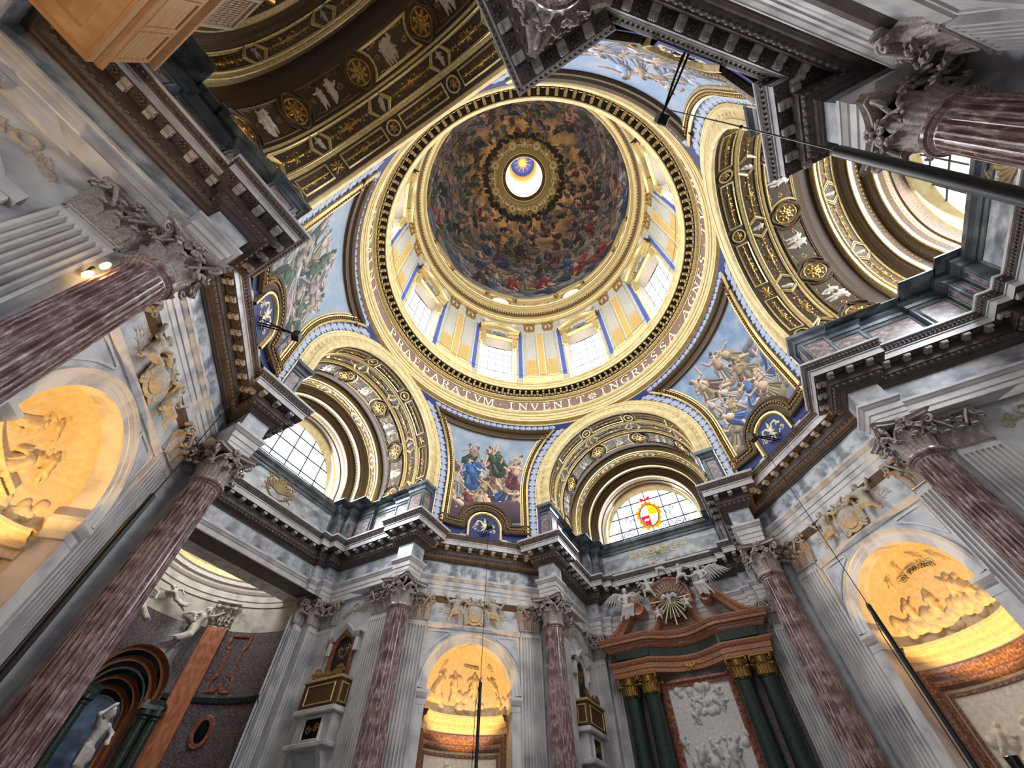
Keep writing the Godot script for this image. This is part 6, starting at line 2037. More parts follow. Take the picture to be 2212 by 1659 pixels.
func make_figures() -> void:
	var rg := RandomNumberGenerator.new(); rg.seed = 21
	# seated child leaning on a shield at its left (+x)
	var c := {"hip": V(0, 0.1, 0.1), "chest": V(0.04, 0.42, 0.08), "neck": V(0.06, 0.56, 0.1), "head": V(0.07, 0.67, 0.13), "face": V(0.3, -0.25, 0.9).normalized(), "shl": V(0.2, 0.5, 0.12), "ell": V(0.38, 0.58, 0.2), "hal": V(0.52, 0.48, 0.2), "shr": V(-0.12, 0.5, 0.1), "elr": V(-0.3, 0.4, 0.16), "har": V(-0.42, 0.55, 0.2), "knl": V(0.3, 0.02, 0.3), "anl": V(0.3, -0.3, 0.26), "tol": V(0.36, -0.38, 0.36), "knr": V(-0.16, -0.1, 0.34), "anr": V(-0.3, -0.38, 0.24), "tor": V(-0.32, -0.46, 0.34)}
	M.putto = body(person_bones(c, 1.12), 0.034, 0.022).mesh(); M.puttohair = body(hair(c, 0.13), 0.034, 0.02).mesh()
	# seated robed angel, one arm held out to +x
	var g := {"hip": V(0, 0.35, 0.1), "chest": V(0.05, 0.78, 0.08), "neck": V(0.07, 1.0, 0.1), "head": V(0.08, 1.13, 0.13), "face": V(0.3, -0.2, 0.93).normalized(), "shl": V(0.27, 0.92, 0.1), "ell": V(0.52, 0.8, 0.2), "hal": V(0.78, 0.92, 0.24), "shr": V(-0.14, 0.92, 0.1), "elr": V(-0.32, 0.66, 0.18), "har": V(-0.14, 0.5, 0.34), "knl": V(0.34, 0.26, 0.46), "anl": V(0.26, -0.2, 0.36), "tol": V(0.3, -0.3, 0.5), "knr": V(-0.12, 0.12, 0.48), "anr": V(-0.36, -0.36, 0.3), "tor": V(-0.42, -0.48, 0.38)}
	var gb := person_bones(g, 1.0)
	gb.append_array(drape(g.hip, [g.knr, g.knl], V(-0.2, -0.55, -0.12), 7, rg))
	M.angel = body(gb, 0.042, 0.024).mesh(); M.angelhair = body(hair(g, 0.14), 0.04, 0.022).mesh()
	M.wing = wing_mesh(0.95); M.smallwing = wing_mesh(0.42)
	# flying angel, body stretched along the wall
	var f := {"hip": V(0, 0, 0.2), "chest": V(0.1, 0.42, 0.24), "neck": V(0.14, 0.62, 0.28), "head": V(0.17, 0.74, 0.32), "face": V(0.2, -0.3, 0.93).normalized(), "shl": V(0.32, 0.56, 0.26), "ell": V(0.58, 0.66, 0.3), "hal": V(0.8, 0.84, 0.3), "shr": V(-0.1, 0.56, 0.26), "elr": V(-0.34, 0.42, 0.34), "har": V(-0.3, 0.2, 0.46), "knl": V(-0.06, -0.42, 0.4), "anl": V(-0.3, -0.8, 0.24), "tol": V(-0.36, -0.96, 0.26), "knr": V(-0.2, -0.36, 0.3), "anr": V(-0.52, -0.66, 0.2), "tor": V(-0.64, -0.76, 0.22)}
	var fb := person_bones(f, 1.0)
	fb.append_array(drape(f.hip, [f.knr, f.knl], V(-0.45, -0.3, -0.05), 7, rg))
	M.flyer = body(fb, 0.042, 0.024).mesh(); M.flyerhair = body(hair(f, 0.14), 0.04, 0.022).mesh()
	# standing young man of white marble, arms raised and turned aside
	var t := {"hip": V(0, 1.0, 0), "chest": V(0.05, 1.42, 0.03), "neck": V(0.02, 1.62, 0.06), "head": V(-0.02, 1.75, 0.1), "face": V(0.6, 0.3, 0.75).normalized(), "shl": V(0.24, 1.54, 0.03), "ell": V(0.46, 1.42, 0.12), "hal": V(0.3, 1.24, 0.26), "shr": V(-0.16, 1.54, 0.03), "elr": V(-0.4, 1.66, 0.12), "har": V(-0.24, 1.86, 0.2), "knl": V(0.12, 0.54, 0.1), "anl": V(0.12, 0.1, 0.02), "tol": V(0.15, 0.03, 0.18), "knr": V(-0.1, 0.54, 0.04), "anr": V(-0.12, 0.1, -0.04), "tor": V(-0.18, 0.03, 0.1)}
	var tb := person_bones(t, 1.0)
	for j in 6: tb.append([V(-0.18 + 0.07 * j, 1.0 + rg.randf_range(-0.05, 0.06), 0.1), V(-0.2 + 0.08 * j, 0.72 + rg.randf_range(-0.1, 0.1), 0.12), 0.06, 0.045])
	M.statuebody = body(tb, 0.036, 0.022).mesh(); M.statuehair = body(hair(t, 0.13), 0.036, 0.02).mesh()

func carved(called: String, label: String, body_: String, hair_: String, mt: Material, x: Transform3D, wing := "", group := "") -> Node3D:
	var o := thing(called, label, "statue", group, "", x)
	part(o, "body", M[body_], mt)
	part(o, "hair", M[hair_], mt)
	if wing != "":
		var sy := {"wing": 0.8, "smallwing": 0.45}[wing] as float
		part(o, "wing", M[wing], mt, Transform3D(Basis(Vector3.UP, 0.4), V(0.12, sy, -0.02)))
		part(o, "wing", M[wing], mt, Transform3D(Basis(Vector3.UP, -0.4).scaled_local(V(-1, 1, 1)), V(-0.06, sy, -0.02)))
	return o

func pier_things(a: int) -> void:
	var x := fr(a)
	var wh: String = {0: "right-hand niche", 90: "far niche", 180: "left-hand niche", 270: "near niche overhead"}[a]
	# shield with scrolls over the niche, a child on either side
	if a != 270:
		var h := Hf.new(1.5, 1.5, 0.03)
		h.dot(Vector2(0, -0.12), 0.42, 0.55); h.ring(Vector2(0, -0.12), 0.46, 0.06, 26, 0.9, 0.5)
		for s in [-1.0, 1.0]:
			h.scroll(Vector2(0.3 * s, 0.48), 0.2, 0.06, 1.4, PI / 2, s, 0.05); h.scroll(Vector2(0.46 * s, -0.5), 0.14, 0.045, 1.3, -PI / 2, -s)
			h.path(PackedVector2Array([Vector2(0.5 * s, 0.4), Vector2(0.6 * s, 0.0), Vector2(0.5 * s, -0.4)]), 0.06, 0.05)
		h.rosette(Vector2(0, 0.55), 0.15, 7, 0.06)
		h.path(PackedVector2Array([Vector2(-0.2, 0.0), Vector2(0.1, -0.1), Vector2(0.2, -0.3)]), 0.05, 0.03, 0.9, 0.14)
		var o := thing("cartouche", "pale stone shield with curling scrolls and a rosette above the %s" % wh, "cartouche", "", "", x * at(0.05, 10.22, WD))
		part(o, "shield", h.mesh(func(px: float, py: float, pz: float) -> Vector3: return V(-px * 0.85, py * 0.85, -pz - 0.1), true), M.stucco)
		for s in [-1.0, 1.0]:
			var lf := Hf.new(1.0, 0.9, 0.03)
			for q in [0.2, 0.5, 0.8, 1.1]: lf.leaf(Vector2(-0.4, -0.1), Vector2(-0.4 + 0.75 * cos(q), -0.1 + 0.5 * sin(q)), 0.12)
			part(o, "palm_leaves", lf.mesh(func(px: float, py: float, pz: float) -> Vector3: return V((-px - 1.35) * s, py - 0.1, -pz * 0.8 - 0.01), true), M.stucco)
			var b := Transform3D(Basis(Vector3.UP, PI).scaled_local(V(s, 1, 1)), V(0.05 + 0.92 * s, 10.08, WD - 0.02))
			carved("putto", "plump stone child on the %s of the shield over the %s" % ["left" if s > 0 else "right", wh], "putto", "puttohair", M.stucco, x * b)
	# bracket with floodlight on the cornice
	var f := thing("floodlight", "black floodlight on a scrolled iron bracket above the %s" % wh, "floodlight", "", "", x * at(0, 13.62, 10.2))
	var m := Mb.new()
	m.tube(PackedVector3Array([V(0.05, 0.05, 0), V(0.05, 0.02, -0.6), V(0, -0.06, -1.25)]), PackedFloat32Array([0.03, 0.025, 0.025]), 6)
	m.tube(PackedVector3Array([V(-0.05, 0.05, 0), V(-0.05, 0.02, -0.6), V(0, -0.06, -1.25)]), PackedFloat32Array([0.03, 0.025, 0.025]), 6)
	m.tube(PackedVector3Array([V(0, 0.36, 0), V(0, 0.1, -0.7), V(0, -0.05, -1.2)]), PackedFloat32Array([0.02, 0.02, 0.02]), 6)
	for s in [-1.0, 1.0]:
		var p := PackedVector3Array(); var rr := PackedFloat32Array()
		for j in 16:
			var t := j / 15.0
			p.append(V(s * (0.2 + cos(TAU * 1.3 * t) * 0.13 * (1 - 0.7 * t)), 0.12 + sin(TAU * 1.3 * t) * 0.13 * (1 - 0.7 * t), -0.12)); rr.append(0.014)
		m.tube(p, rr, 5)
	m.box(V(0, -0.0, 0.04), V(0.3, 0.03, 0.06), 0.01)
	part(f, "bracket", m, M.iron)
	m = Mb.new(); m.box(V(0, -0.16, -1.36), V(0.13, 0.17, 0.12), 0.03); part(f, "lamp_housing", m, M.blackbox)
	m = Mb.new(); m.box(V(0, -0.26, -1.42), V(0.1, 0.04, 0.05), 0.01); part(f, "lamp_lens", m, M.lens)
	# long black tube hanging on its wire before the niche
	var t := thing("hanging_tube", "long black tube lamp hung on a thin wire in front of the %s" % wh, "lamp", "", "", x * at(0, 3.2, 9.07))
	m = Mb.new(); m.lathe([Vector2(0, 0), Vector2(0.06, 0), Vector2(0.06, 3.72), Vector2(0.045, 3.75), Vector2(0, 3.75)], false, 0, TAU, 12); part(t, "tube", m, M.blackbox)
	m = Mb.new(); m.tube(PackedVector3Array([V(0, 3.7, 0), V(0, 6.9, 0), V(0, 10.2, -0.02)]), PackedFloat32Array([0.012, 0.012, 0.012]), 5)
	m.ball(V(0, 6.2, 0), V(0.03, 0.05, 0.03)); part(t, "wire", m, M.iron)
	m = Mb.new(); m.tube(PackedVector3Array([V(0.14, 0, 0), V(0.14, 3.0, 0), V(0.02, 3.8, 0)]), PackedFloat32Array([0.012, 0.012, 0.012]), 5); part(t, "cable", m, M.iron)
	if a == 270: return
	# warm lamp at the foot of the niche
	var w := thing("niche_spotlight", "small warm spotlight on the altar step below the %s" % wh, "lamp", "niche spotlights", "", x * at(0, 3.3, 10.35))
	m = Mb.new(); m.lathe([Vector2(0.0, 0), Vector2(0.12, 0), Vector2(0.12, 0.05), Vector2(0.05, 0.08), Vector2(0.05, 0.2), Vector2(0.11, 0.24), Vector2(0.14, 0.5)], false, 0, TAU, 16); part(w, "housing", m, M.blackbox)
	m = Mb.new(); m.box(V(0, -1.65, 0), V(0.05, 1.65, 0.05)); part(w, "stand", m, M.iron)
	m = Mb.new(); m.ball(V(0, 0.42, 0), V(0.09, 0.05, 0.09)); part(w, "bulb", m, M.bulb)
	var s := SpotLight3D.new(); s.name = "niche_lamp_light"
	s.light_color = Color(1.0, 0.8, 0.48); s.light_energy = NICHE_E; s.spot_angle = 31.0; s.spot_angle_attenuation = 0.35; s.spot_range = 30.0; s.light_size = 0.1; s.shadow_enabled = true
	add_child(s, true)
	s.global_transform = look(x * V(0, 3.8, 10.2), x * V(0, 7.9, 11.9))
const NICHE_E := 30.0

# box pew built out from an arm's side wall: arched opening, hood, parapet with gilt crests, glazed cabinet, corbels
func balcony(a: int, s: int) -> void:
	var lab := {"135-1": "gilt-crested marble balcony with arched opening painted dark left of the far red column", "451": "gilt-crested marble balcony just right of the far right column", "225-1": "dark marble balcony under a gabled hood at the upper left edge", "3151": "marble balcony under a gabled hood beyond the right edge column"}
	var key := "%d%d" % [a, s]
	if not lab.has(key): return
	var x := fr(a) * Transform3D(Basis(Vector3.UP, -PI / 2 * s), V(4.75 * s, 0, 12.35))
	var o := thing("balcony", lab[key], "balcony", "", "", x)
	var m := Mb.new()
	var op := PackedVector2Array([Vector2(-0.5, 7.2), Vector2(0.5, 7.2)])
	for k in 13: op.append(Vector2(cos(PI * k / 12) * 0.5, 8.5 + sin(PI * k / 12) * 0.5))
	plate(m, op, 0.0, 0.02, flat); part(o, "shade_plate", m, M.darksoffit)  # flat plate; the shade of a recess is put into its near-black colour
	var h := Hf.new(0.8, 0.8, 0.03)
	for sd in [-1.0, 1.0]:
		h.scroll(Vector2(0.2 * sd, 0.05), 0.16, 0.03, 1.4, 0, sd); h.leaf(Vector2(0, -0.3), Vector2(0.3 * sd, -0.1), 0.12)
	part(o, "gilt_scrolls", h.mesh(func(px: float, py: float, pz: float) -> Vector3: return V(px, py + 8.5, pz + 0.02), true), M.golddeep)
	m = Mb.new(); bar(m, PackedVector2Array([Vector2(0.56, 7.2), Vector2(0.56, 8.5)]) + PackedVector2Array(range(1, 12).map(func(k): return Vector2(cos(PI * k / 12) * 0.56, 8.5 + sin(PI * k / 12) * 0.56))) + PackedVector2Array([Vector2(-0.56, 8.5), Vector2(-0.56, 7.2)]), false, [Vector2(-0.1, 0), Vector2(-0.1, 0.14), Vector2(0.06, 0.1), Vector2(0.06, 0)], flat); part(o, "arch_frame", m, M.pinkstone if a == 135 else M.marble)
	m = Mb.new(); bar(m, PackedVector2Array([Vector2(-0.95, 8.95), Vector2(-0.55, 8.95), Vector2(-0.4, 9.1), Vector2(0.0, 9.42), Vector2(0.4, 9.1), Vector2(0.55, 8.95), Vector2(0.95, 8.95)]), false, [Vector2(-0.09, 0), Vector2(-0.09, 0.2), Vector2(0.0, 0.26), Vector2(0.09, 0.3), Vector2(0.09, 0)], flat); part(o, "gabled_hood", m, M.marble)
	for sd in [-1.0, 1.0]: box_part(o, "hood_bracket", V(0.76 * sd, 8.6, 0.1), V(0.1, 0.26, 0.1), M.marble, 0.02)
	box_part(o, "floor_slab", V(0, 6.3, 0.32), V(1.08, 0.09, 0.34), M.marble, 0.03)
	box_part(o, "parapet", V(0, 6.82, 0.3), V(0.98, 0.44, 0.28), M.walnut, 0.02)
	box_part(o, "top_rail", V(0, 7.3, 0.3), V(1.04, 0.05, 0.34), M.gold, 0.02)
	for q in [[0.0, 0.72, 0.585, 0.0], [-0.985, 0.18, 0.3, -PI / 2], [0.985, 0.18, 0.3, PI / 2]]:
		m = Mb.new(); bar(m, rect(-q[1], -0.3, q[1], 0.3), true, [Vector2(-0.03, 0), Vector2(-0.02, 0.03), Vector2(0.02, 0.03), Vector2(0.03, 0)], flat); part(o, "gilt_panel_frame", m, M.gold, at(q[0], 6.82, q[2], q[3]))
	for sd in [-1.0, 1.0]:
		var c := Hf.new(0.7, 0.5, 0.03)
		for q in [-0.9, -0.45, 0.0, 0.45, 0.9]: c.leaf(Vector2(0, -0.22), Vector2(0.34 * sin(q), -0.22 + 0.42 * cos(q)), 0.1)
		part(o, "gilt_crest", c.mesh(func(px: float, py: float, pz: float) -> Vector3: return V(px + 0.6 * sd, py + 7.56, 0.5 + pz * 0.6), true), M.golddeep)
	var c2 := Hf.new(0.9, 0.34, 0.03); c2.rosette(Vector2(0, 0.02), 0.15, 6); c2.leaf(Vector2(0.1, -0.05), Vector2(0.42, 0), 0.1); c2.leaf(Vector2(-0.1, -0.05), Vector2(-0.42, 0), 0.1)
	part(o, "gilt_crest", c2.mesh(func(px: float, py: float, pz: float) -> Vector3: return V(px, py + 7.5, 0.52 + pz * 0.6), true), M.golddeep)
	box_part(o, "cabinet", V(0, 5.8, 0.22), V(0.9, 0.42, 0.22), M.marble, 0.03)
	m = Mb.new(); plate(m, rect(-0.42, 5.5, 0.42, 6.1), 0.44, 0.445, flat); part(o, "dark_pane", m, M.blackglass)
	m = Mb.new(); bar(m, rect(-0.46, 5.46, 0.46, 6.14), true, [Vector2(-0.05, 0.44), Vector2(-0.03, 0.5), Vector2(0.03, 0.5), Vector2(0.05, 0.44)], flat); part(o, "pane_frame", m, M.marble)
	h = Hf.new(0.8, 0.56, 0.025)
	for sd in [-1.0, 1.0]: h.scroll(Vector2(0.18 * sd, 0), 0.15, 0.025, 1.5, 0, sd)
	part(o, "gilt_grille", h.mesh(func(px: float, py: float, pz: float) -> Vector3: return V(px, py + 5.8, pz * 0.6 + 0.45), true), M.golddeep)
	box_part(o, "ledge", V(0, 5.3, 0.3), V(1.05, 0.08, 0.34), M.marble, 0.03)
	for sd in [-1.0, 1.0]:
		m = Mb.new()
		var p := PackedVector2Array([Vector2(0, 5.22), Vector2(0.5, 5.22), Vector2(0.5, 5.05), Vector2(0.38, 4.95), Vector2(0.3, 4.7), Vector2(0.2, 4.55), Vector2(0, 4.5)])
		plate(m, p, -0.11, 0.11, func(px: float, py: float, pz: float) -> Vector3: return V(0.7 * sd + pz, py, px)); part(o, "corbel", m, M.marble)
	# carved branches between the capitals above
	h = Hf.new(1.7, 0.8, 0.03)
	h.ring(Vector2(0, 0.1), 0.16, 0.05, 18)
	for sd in [-1.0, 1.0]:
		for q in 4: h.leaf(Vector2(0.2 * sd + 0.1 * q * sd, -0.12), Vector2(0.42 * sd + 0.12 * q * sd, 0.16 - 0.13 * q), 0.12)
		h.scroll(Vector2(0.62 * sd, -0.2), 0.11, 0.03, 1.3, 0, sd)
	var r := thing("carved_branches", "carved marble wreath and branches above the balcony %s" % {"135-1": "left of the far niche", "451": "beside the altar", "225-1": "upper left edge", "3151": "right edge"}[key], "relief", "", "", x)
	part(r, "branches", h.mesh(func(px: float, py: float, pz: float) -> Vector3: return V(px * 0.95, py + 10.18, pz * 0.9 + 0.01), true), M.stucco)

# gilt crest on the parapet under the lunette
func crest(a: int) -> void:
	if a == 225: return
	var h: Hf
	if a == 45:
		h = Hf.new(4.4, 1.1, 0.035)
		for s in [-1.0, 1.0]:
			h.scroll(Vector2(0.42 * s, 0.12), 0.3, 0.055, 1.5, PI / 2, s); h.scroll(Vector2(1.05 * s, -0.05), 0.26, 0.045, 1.4, -PI / 2, -s); h.scroll(Vector2(1.6 * s, 0.1), 0.18, 0.035, 1.3, PI / 2, s)
			h.path(PackedVector2Array([Vector2(0.1 * s, -0.2), Vector2(0.7 * s, -0.3), Vector2(1.3 * s, 0.1), Vector2(2.0 * s, 0.0)]), 0.05, 0.02)
			for q in 5: h.leaf(Vector2((0.5 + 0.32 * q) * s, -0.1), Vector2((0.62 + 0.32 * q) * s, 0.24 * (1 if q % 2 == 0 else -1)), 0.12)
		h.dot(Vector2(0, -0.05), 0.2, 0.8)
	else:
		h = Hf.new(2.2, 1.7, 0.035)
		for q in 9:
			var t := -1.2 + 0.3 * q
			h.cap(Vector2(0, -0.3), Vector2(sin(t) * 0.7, -0.3 + cos(t) * 0.72), 0.04, 0.09, 0.6)
		h.scroll(Vector2(0.16, 0.5), 0.16, 0.05, 1.5, -PI / 2, -1.0); h.scroll(Vector2(-0.16, 0.5), 0.16, 0.05, 1.5, -PI / 2, 1.0)
		for s in [-1.0, 1.0]:
			for q in 4: h.leaf(Vector2(0.5 * s, -0.35 + 0.2 * q), Vector2(0.98 * s, -0.5 + 0.32 * q), 0.16)
		h.ring(Vector2(0, 0.1), 0.82, 0.05, 30)
	var o := thing("crest", {45: "gilt acanthus scrollwork on the parapet below the stained glass lunette", 135: "dark and gilt shell crest below the clear lunette on the left", 315: "gilt shell crest below the lunette at the right edge"}[a], "crest", "", "", fr(a))
	part(o, "scrollwork", h.mesh(func(px: float, py: float, pz: float) -> Vector3: return V(-px * 0.9, py * 0.85 + 14.75, 14.93 - pz), true), M.silvergold if a == 45 else M.darkgold)

# ---------- the main altar ----------
func altar() -> void:
	var x := fr(45)
	var o := thing("altarpiece", "tall altar of dark green columns, salmon marble entablatures and a broken pediment", "altar", "", "", x)
	var path := [Vector2(15.0, -3.75), Vector2(13.95, -3.75), Vector2(13.85, -1.75)]
	for k in 13:
		var t := k / 12.0
		path.append(Vector2(13.95 + 0.62 * pow(sin(PI * t), 1.0), lerpf(-1.5, 1.5, t)))
	path.append_array([Vector2(13.85, 1.75), Vector2(13.95, 3.75), Vector2(15.0, 3.75)])
	for q in [["architrave", M.salmon, [Vector2(-0.6, 8.62), Vector2(-0.12, 8.62), Vector2(-0.12, 8.8), Vector2(-0.08, 8.82), Vector2(-0.08, 9.0), Vector2(-0.02, 9.05), Vector2(0.04, 9.15), Vector2(0.04, 9.22), Vector2(-0.1, 9.24)]], ["frieze", M.green, [Vector2(-0.1, 9.24), Vector2(-0.1, 9.64)]], ["cornice", M.salmon, [Vector2(-0.1, 9.64), Vector2(-0.04, 9.66), Vector2(0.02, 9.74), Vector2(0.04, 9.82), Vector2(0.1, 9.82), Vector2(0.1, 9.9), Vector2(0.26, 9.92), Vector2(0.26, 10.04), Vector2(0.3, 10.07), Vector2(0.36, 10.18), Vector2(0.36, 10.22), Vector2(-0.6, 10.25)]]]:
		var m := Mb.new(); m.sweep(path, q[2]); part(o, q[0], m, q[1])
	var xs := []
	for s in pieces(path, 0.06):
		var n: int = int(s.len / 0.11)
		for j in n:
			var c: Vector2 = s.mid + s.dir * (j - (n - 1) / 2.0) * 0.11
			xs.append(Transform3D(s.basis.scaled(V(0.5, 0.5, 0.5)), V(c.y, 9.86, c.x)))
	multi(o, "bead_moulding", egg, M.salmon, xs)
	for s in [-1.0, 1.0]:
		for q in [[3.0, 14.35], [2.02, 14.25]]:
			var m := Mb.new(); m.lathe([Vector2(0.38, 1.5), Vector2(0.38, 3.5), Vector2(0.33, 7.75), Vector2(0.36, 7.78), Vector2(0.37, 7.82), Vector2(0.33, 7.86)], false, 0, TAU, 24)
			var c := part(o, "column", m, M.green, at(q[0] * s, 0, q[1]))
			m = Mb.new(); m.lathe([Vector2(0.32, 7.86), Vector2(0.33, 8.2), Vector2(0.42, 8.5)], false, 0, TAU, 20); m.box(V(0, 8.56, 0), V(0.46, 0.06, 0.46), 0.03); part(c, "capital", m, M.golddeep)
			for k in 8:
				part(c, "leaf", M.leafA, M.golddeep, Transform3D(Basis(Vector3.UP, TAU * k / 8).scaled_local(V(0.85, 0.95, 0.85)), Vector3.ZERO) * at(0, 8.26, 0.44) if k % 2 == 0 else Transform3D(Basis(Vector3.UP, TAU * k / 8).scaled_local(V(0.8, 0.85, 0.8)), Vector3.ZERO) * at(0, 9.26, 0.48))
			for k in 4:
				part(c, "volute", M.volR, M.golddeep, Transform3D(Basis(Vector3.UP, PI / 4 + PI / 2 * k), Vector3.ZERO) * Transform3D(Basis(Vector3.UP, PI / 2), V(0, 8.42, 0.5)))
			box_part(c, "pedestal", V(0, 0.75, 0), V(0.5, 0.75, 0.5), M.rosso, 0.03)
		# frieze blocks over the columns and the pediment's scrolls
		box_part(o, "frieze_block", V(2.5 * s, 9.44, 13.95), V(0.85, 0.19, 0.12), M.green, 0.02)
		var w := PackedVector2Array()
		for k in 15:
			var t := k / 14.0
			w.append(Vector2(lerpf(3.5, 1.75, t), 10.35 + 1.35 * (0.5 - 0.5 * cos(PI * t))))
		for k in range(1, 12):
			var t := k / 11.0
			w.append(Vector2(1.75 - 0.26 * sin(PI * 1.4 * t) * (1 - 0.4 * t), 11.45 + 0.26 * cos(PI * 1.4 * t) * (1 - 0.4 * t)))
		for k in w.size(): w[k].x *= s
		if s > 0: w.reverse()
		var m := Mb.new(); bar(m, w, false, [Vector2(-0.24, -0.1), Vector2(-0.24, 0.5), Vector2(-0.1, 0.56), Vector2(0.02, 0.68), Vector2(0.12, 0.7), Vector2(0.14, 0.5), Vector2(0.14, -0.1), Vector2(-0.24, -0.1)], func(px: float, py: float, pz: float) -> Vector3: return V(px, py, 14.6 - pz))
		part(o, "pediment_scroll", m, M.salmon)
		w = PackedVector2Array([Vector2(1.5, 10.3), Vector2(1.15, 10.42), Vector2(0.95, 10.7), Vector2(0.9, 11.1), Vector2(0.98, 11.45), Vector2(0.9, 11.75), Vector2(0.7, 11.85)])
		for k in w.size(): w[k].x *= s
		if s > 0: w.reverse()
		m = Mb.new(); bar(m, w, false, [Vector2(-0.12, 0), Vector2(-0.12, 0.3), Vector2(0.0, 0.42), Vector2(0.12, 0.3), Vector2(0.12, 0)], func(px: float, py: float, pz: float) -> Vector3: return V(px, py, 14.6 - pz))
		part(o, "inner_scroll", m, M.salmon)
	var m := Mb.new()
	plate(m, PackedVector2Array([Vector2(-1.0, 10.25), Vector2(1.0, 10.25), Vector2(0.95, 11.7), Vector2(1.0, 12.1), Vector2(0.65, 12.7), Vector2(0.3, 13.05), Vector2(-0.3, 13.05), Vector2(-0.65, 12.7), Vector2(-1.0, 12.1), Vector2(-0.95, 11.7)]), 0, 0.3, func(px: float, py: float, pz: float) -> Vector3: return V(px, py, 14.85 - pz)); part(o, "crest_back", m, M.rosso)
	var h := Hf.new(2.3, 1.9, 0.035)
	for k in 15:
		var t := -1.4 + 0.2 * k
		h.cap(Vector2(0, -0.5), Vector2(sin(t) * 0.95, -0.4 + cos(t) * 1.05), 0.05, 0.1, 0.8)
	h.path(PackedVector2Array(range(0, 17).map(func(k): return Vector2(-cos(PI * k / 16.0) * 1.0, -0.35 + sin(PI * k / 16.0) * 1.1))), 0.12, 0.12, 0.9)
	part(o, "shell_canopy", h.mesh(func(px: float, py: float, pz: float) -> Vector3: return V(px, py + 12.1, 14.5 - pz), true), M.rosso)
	# the dove in its rays
	var rays := Mb.new()
	for k in 13:
		var t := PI * (1.0 + (k + 0.0) / 12.0) if k != 6 else PI * 1.5
		var d := Vector2(cos(t), sin(t))
		var l: float = 1.25 if k % 2 == 0 else 0.95
		var p := PackedVector3Array([V(d.x * 0.15, 11.6 + d.y * 0.1, 14.1), V(d.x * l * 0.85, 11.6 + d.y * l, 14.05)])
		rays.tube(p, PackedFloat32Array([0.03, 0.045 if k % 2 == 0 else 0.025]), 4)
	var rp_ := part(o, "glory_rays", rays, M.silvergold)
	m = Mb.new(); plate(m, ngon(30, 0.72, 0.66), 0, 0.02, func(px: float, py: float, pz: float) -> Vector3: return V(px, py + 11.4, 14.2 - pz)); part(rp_, "dark_disc", m, M.ground)
	var dv := [[V(0, -0.1, 0), V(0, 0.06, 0.05), 0.09, 0.07], [V(0, 0.06, 0.05), V(0, 0.14, 0.1), 0.06, 0.045], [V(0, 0.15, 0.11), V(0, 0.13, 0.17), 0.03, 0.01], [V(0, -0.1, 0), V(0, -0.28, -0.03), 0.06, 0.08]]
	for s in [-1.0, 1.0]:
		dv.append([V(0.05 * s, 0.02, 0), V(0.26 * s, 0.14, 0), 0.06, 0.07]); dv.append([V(0.26 * s, 0.12, 0), V(0.44 * s, 0.02, 0), 0.07, 0.03]); dv.append([V(0.2 * s, 0.1, 0), V(0.36 * s, -0.06, 0), 0.06, 0.025])
	var dove := thing("dove", "white stone dove hovering in the sunburst above the main altar", "statue", "", "", x * Transform3D(Basis(Vector3.UP, PI), V(0, 11.62, 13.9)))
	part(dove, "body", body(dv, 0.03, 0.018), M.whitestone)
	box_part(o, "back_wall_slab", V(0, 4.4, 14.85), V(3.6, 4.3, 0.1), M.darkmarble, 0.02)
	m = Mb.new(); bar(m, rect(-1.5, 2.2, 1.5, 8.2), true, [Vector2(-0.14, 0), Vector2(-0.14, 0.14), Vector2(-0.04, 0.18), Vector2(0.06, 0.1), Vector2(0.14, 0.1), Vector2(0.14, 0)], func(px: float, py: float, pz: float) -> Vector3: return V(px, py, 14.74 - pz)); part(o, "relief_frame", m, M.pinkstone)
	var g := Hf.new(1.4, 0.5, 0.03); g.rosette(Vector2.ZERO, 0.2, 6); g.leaf(Vector2(0.15, 0), Vector2(0.45, 0.1), 0.14); g.leaf(Vector2(-0.15, 0), Vector2(-0.45, 0.1), 0.14)
	part(o, "gilt_keystone", g.mesh(func(px: float, py: float, pz: float) -> Vector3: return V(px * 0.7, py + 8.7, 14.4 - pz), true), M.golddeep)
	# the great marble relief
	var rg := RandomNumberGenerator.new(); rg.seed = 300
	var r := Hf.new(2.8, 5.8, 0.028)
	for j in 8: r.cloud(Vector2(rg.randf_range(-1.2, 1.2), rg.randf_range(-1.0, 2.7)), 0.4, rg, 6, 0.3)
	for j in 30:
		var y := rg.randf_range(-2.8, 2.3)
		r.figure(Vector2(rg.randf_range(-1.15, 1.15), y), rg.randf_range(0.6, 1.15) if y < 0 else rg.randf_range(0.5, 0.8), rg, rg.randf_range(-0.8, 0.8), y > 0.2 and j % 2 == 0, y > 0.4 or j % 4 == 0)
	var rl := thing("relief", "large white marble relief crowded with figures between the altar's green columns", "relief", "", "", x)
	part(rl, "carved_panel", r.mesh(func(px: float, py: float, pz: float) -> Vector3: return V(px, py + 5.25, 14.72 - pz * 2.2)), M.whitestone)
	# angels
	var back := Basis(Vector3.UP, PI)
	carved("angel", "white stone angel seated on the left scroll of the altar's broken pediment", "angel", "angelhair", M.whitestone, x * Transform3D(back.rotated(Vector3.UP, 0.3), V(2.35, 11.35, 14.1)), "wing")
	carved("angel", "white stone angel with raised wings on the right scroll of the altar pediment", "angel", "angelhair", M.whitestone, x * Transform3D(back.rotated(Vector3.UP, -0.3) * Basis.from_scale(V(-1, 1, 1)), V(-1.95, 11.65, 14.1)), "wing")
	var pl := ["white stone cherub perched at the very top of the altar", "white stone cherub at the altar crest's right shoulder", "white stone cherub at the altar crest's left shoulder", "small white cherub beside the sunburst, left", "small white cherub beside the sunburst, right"]
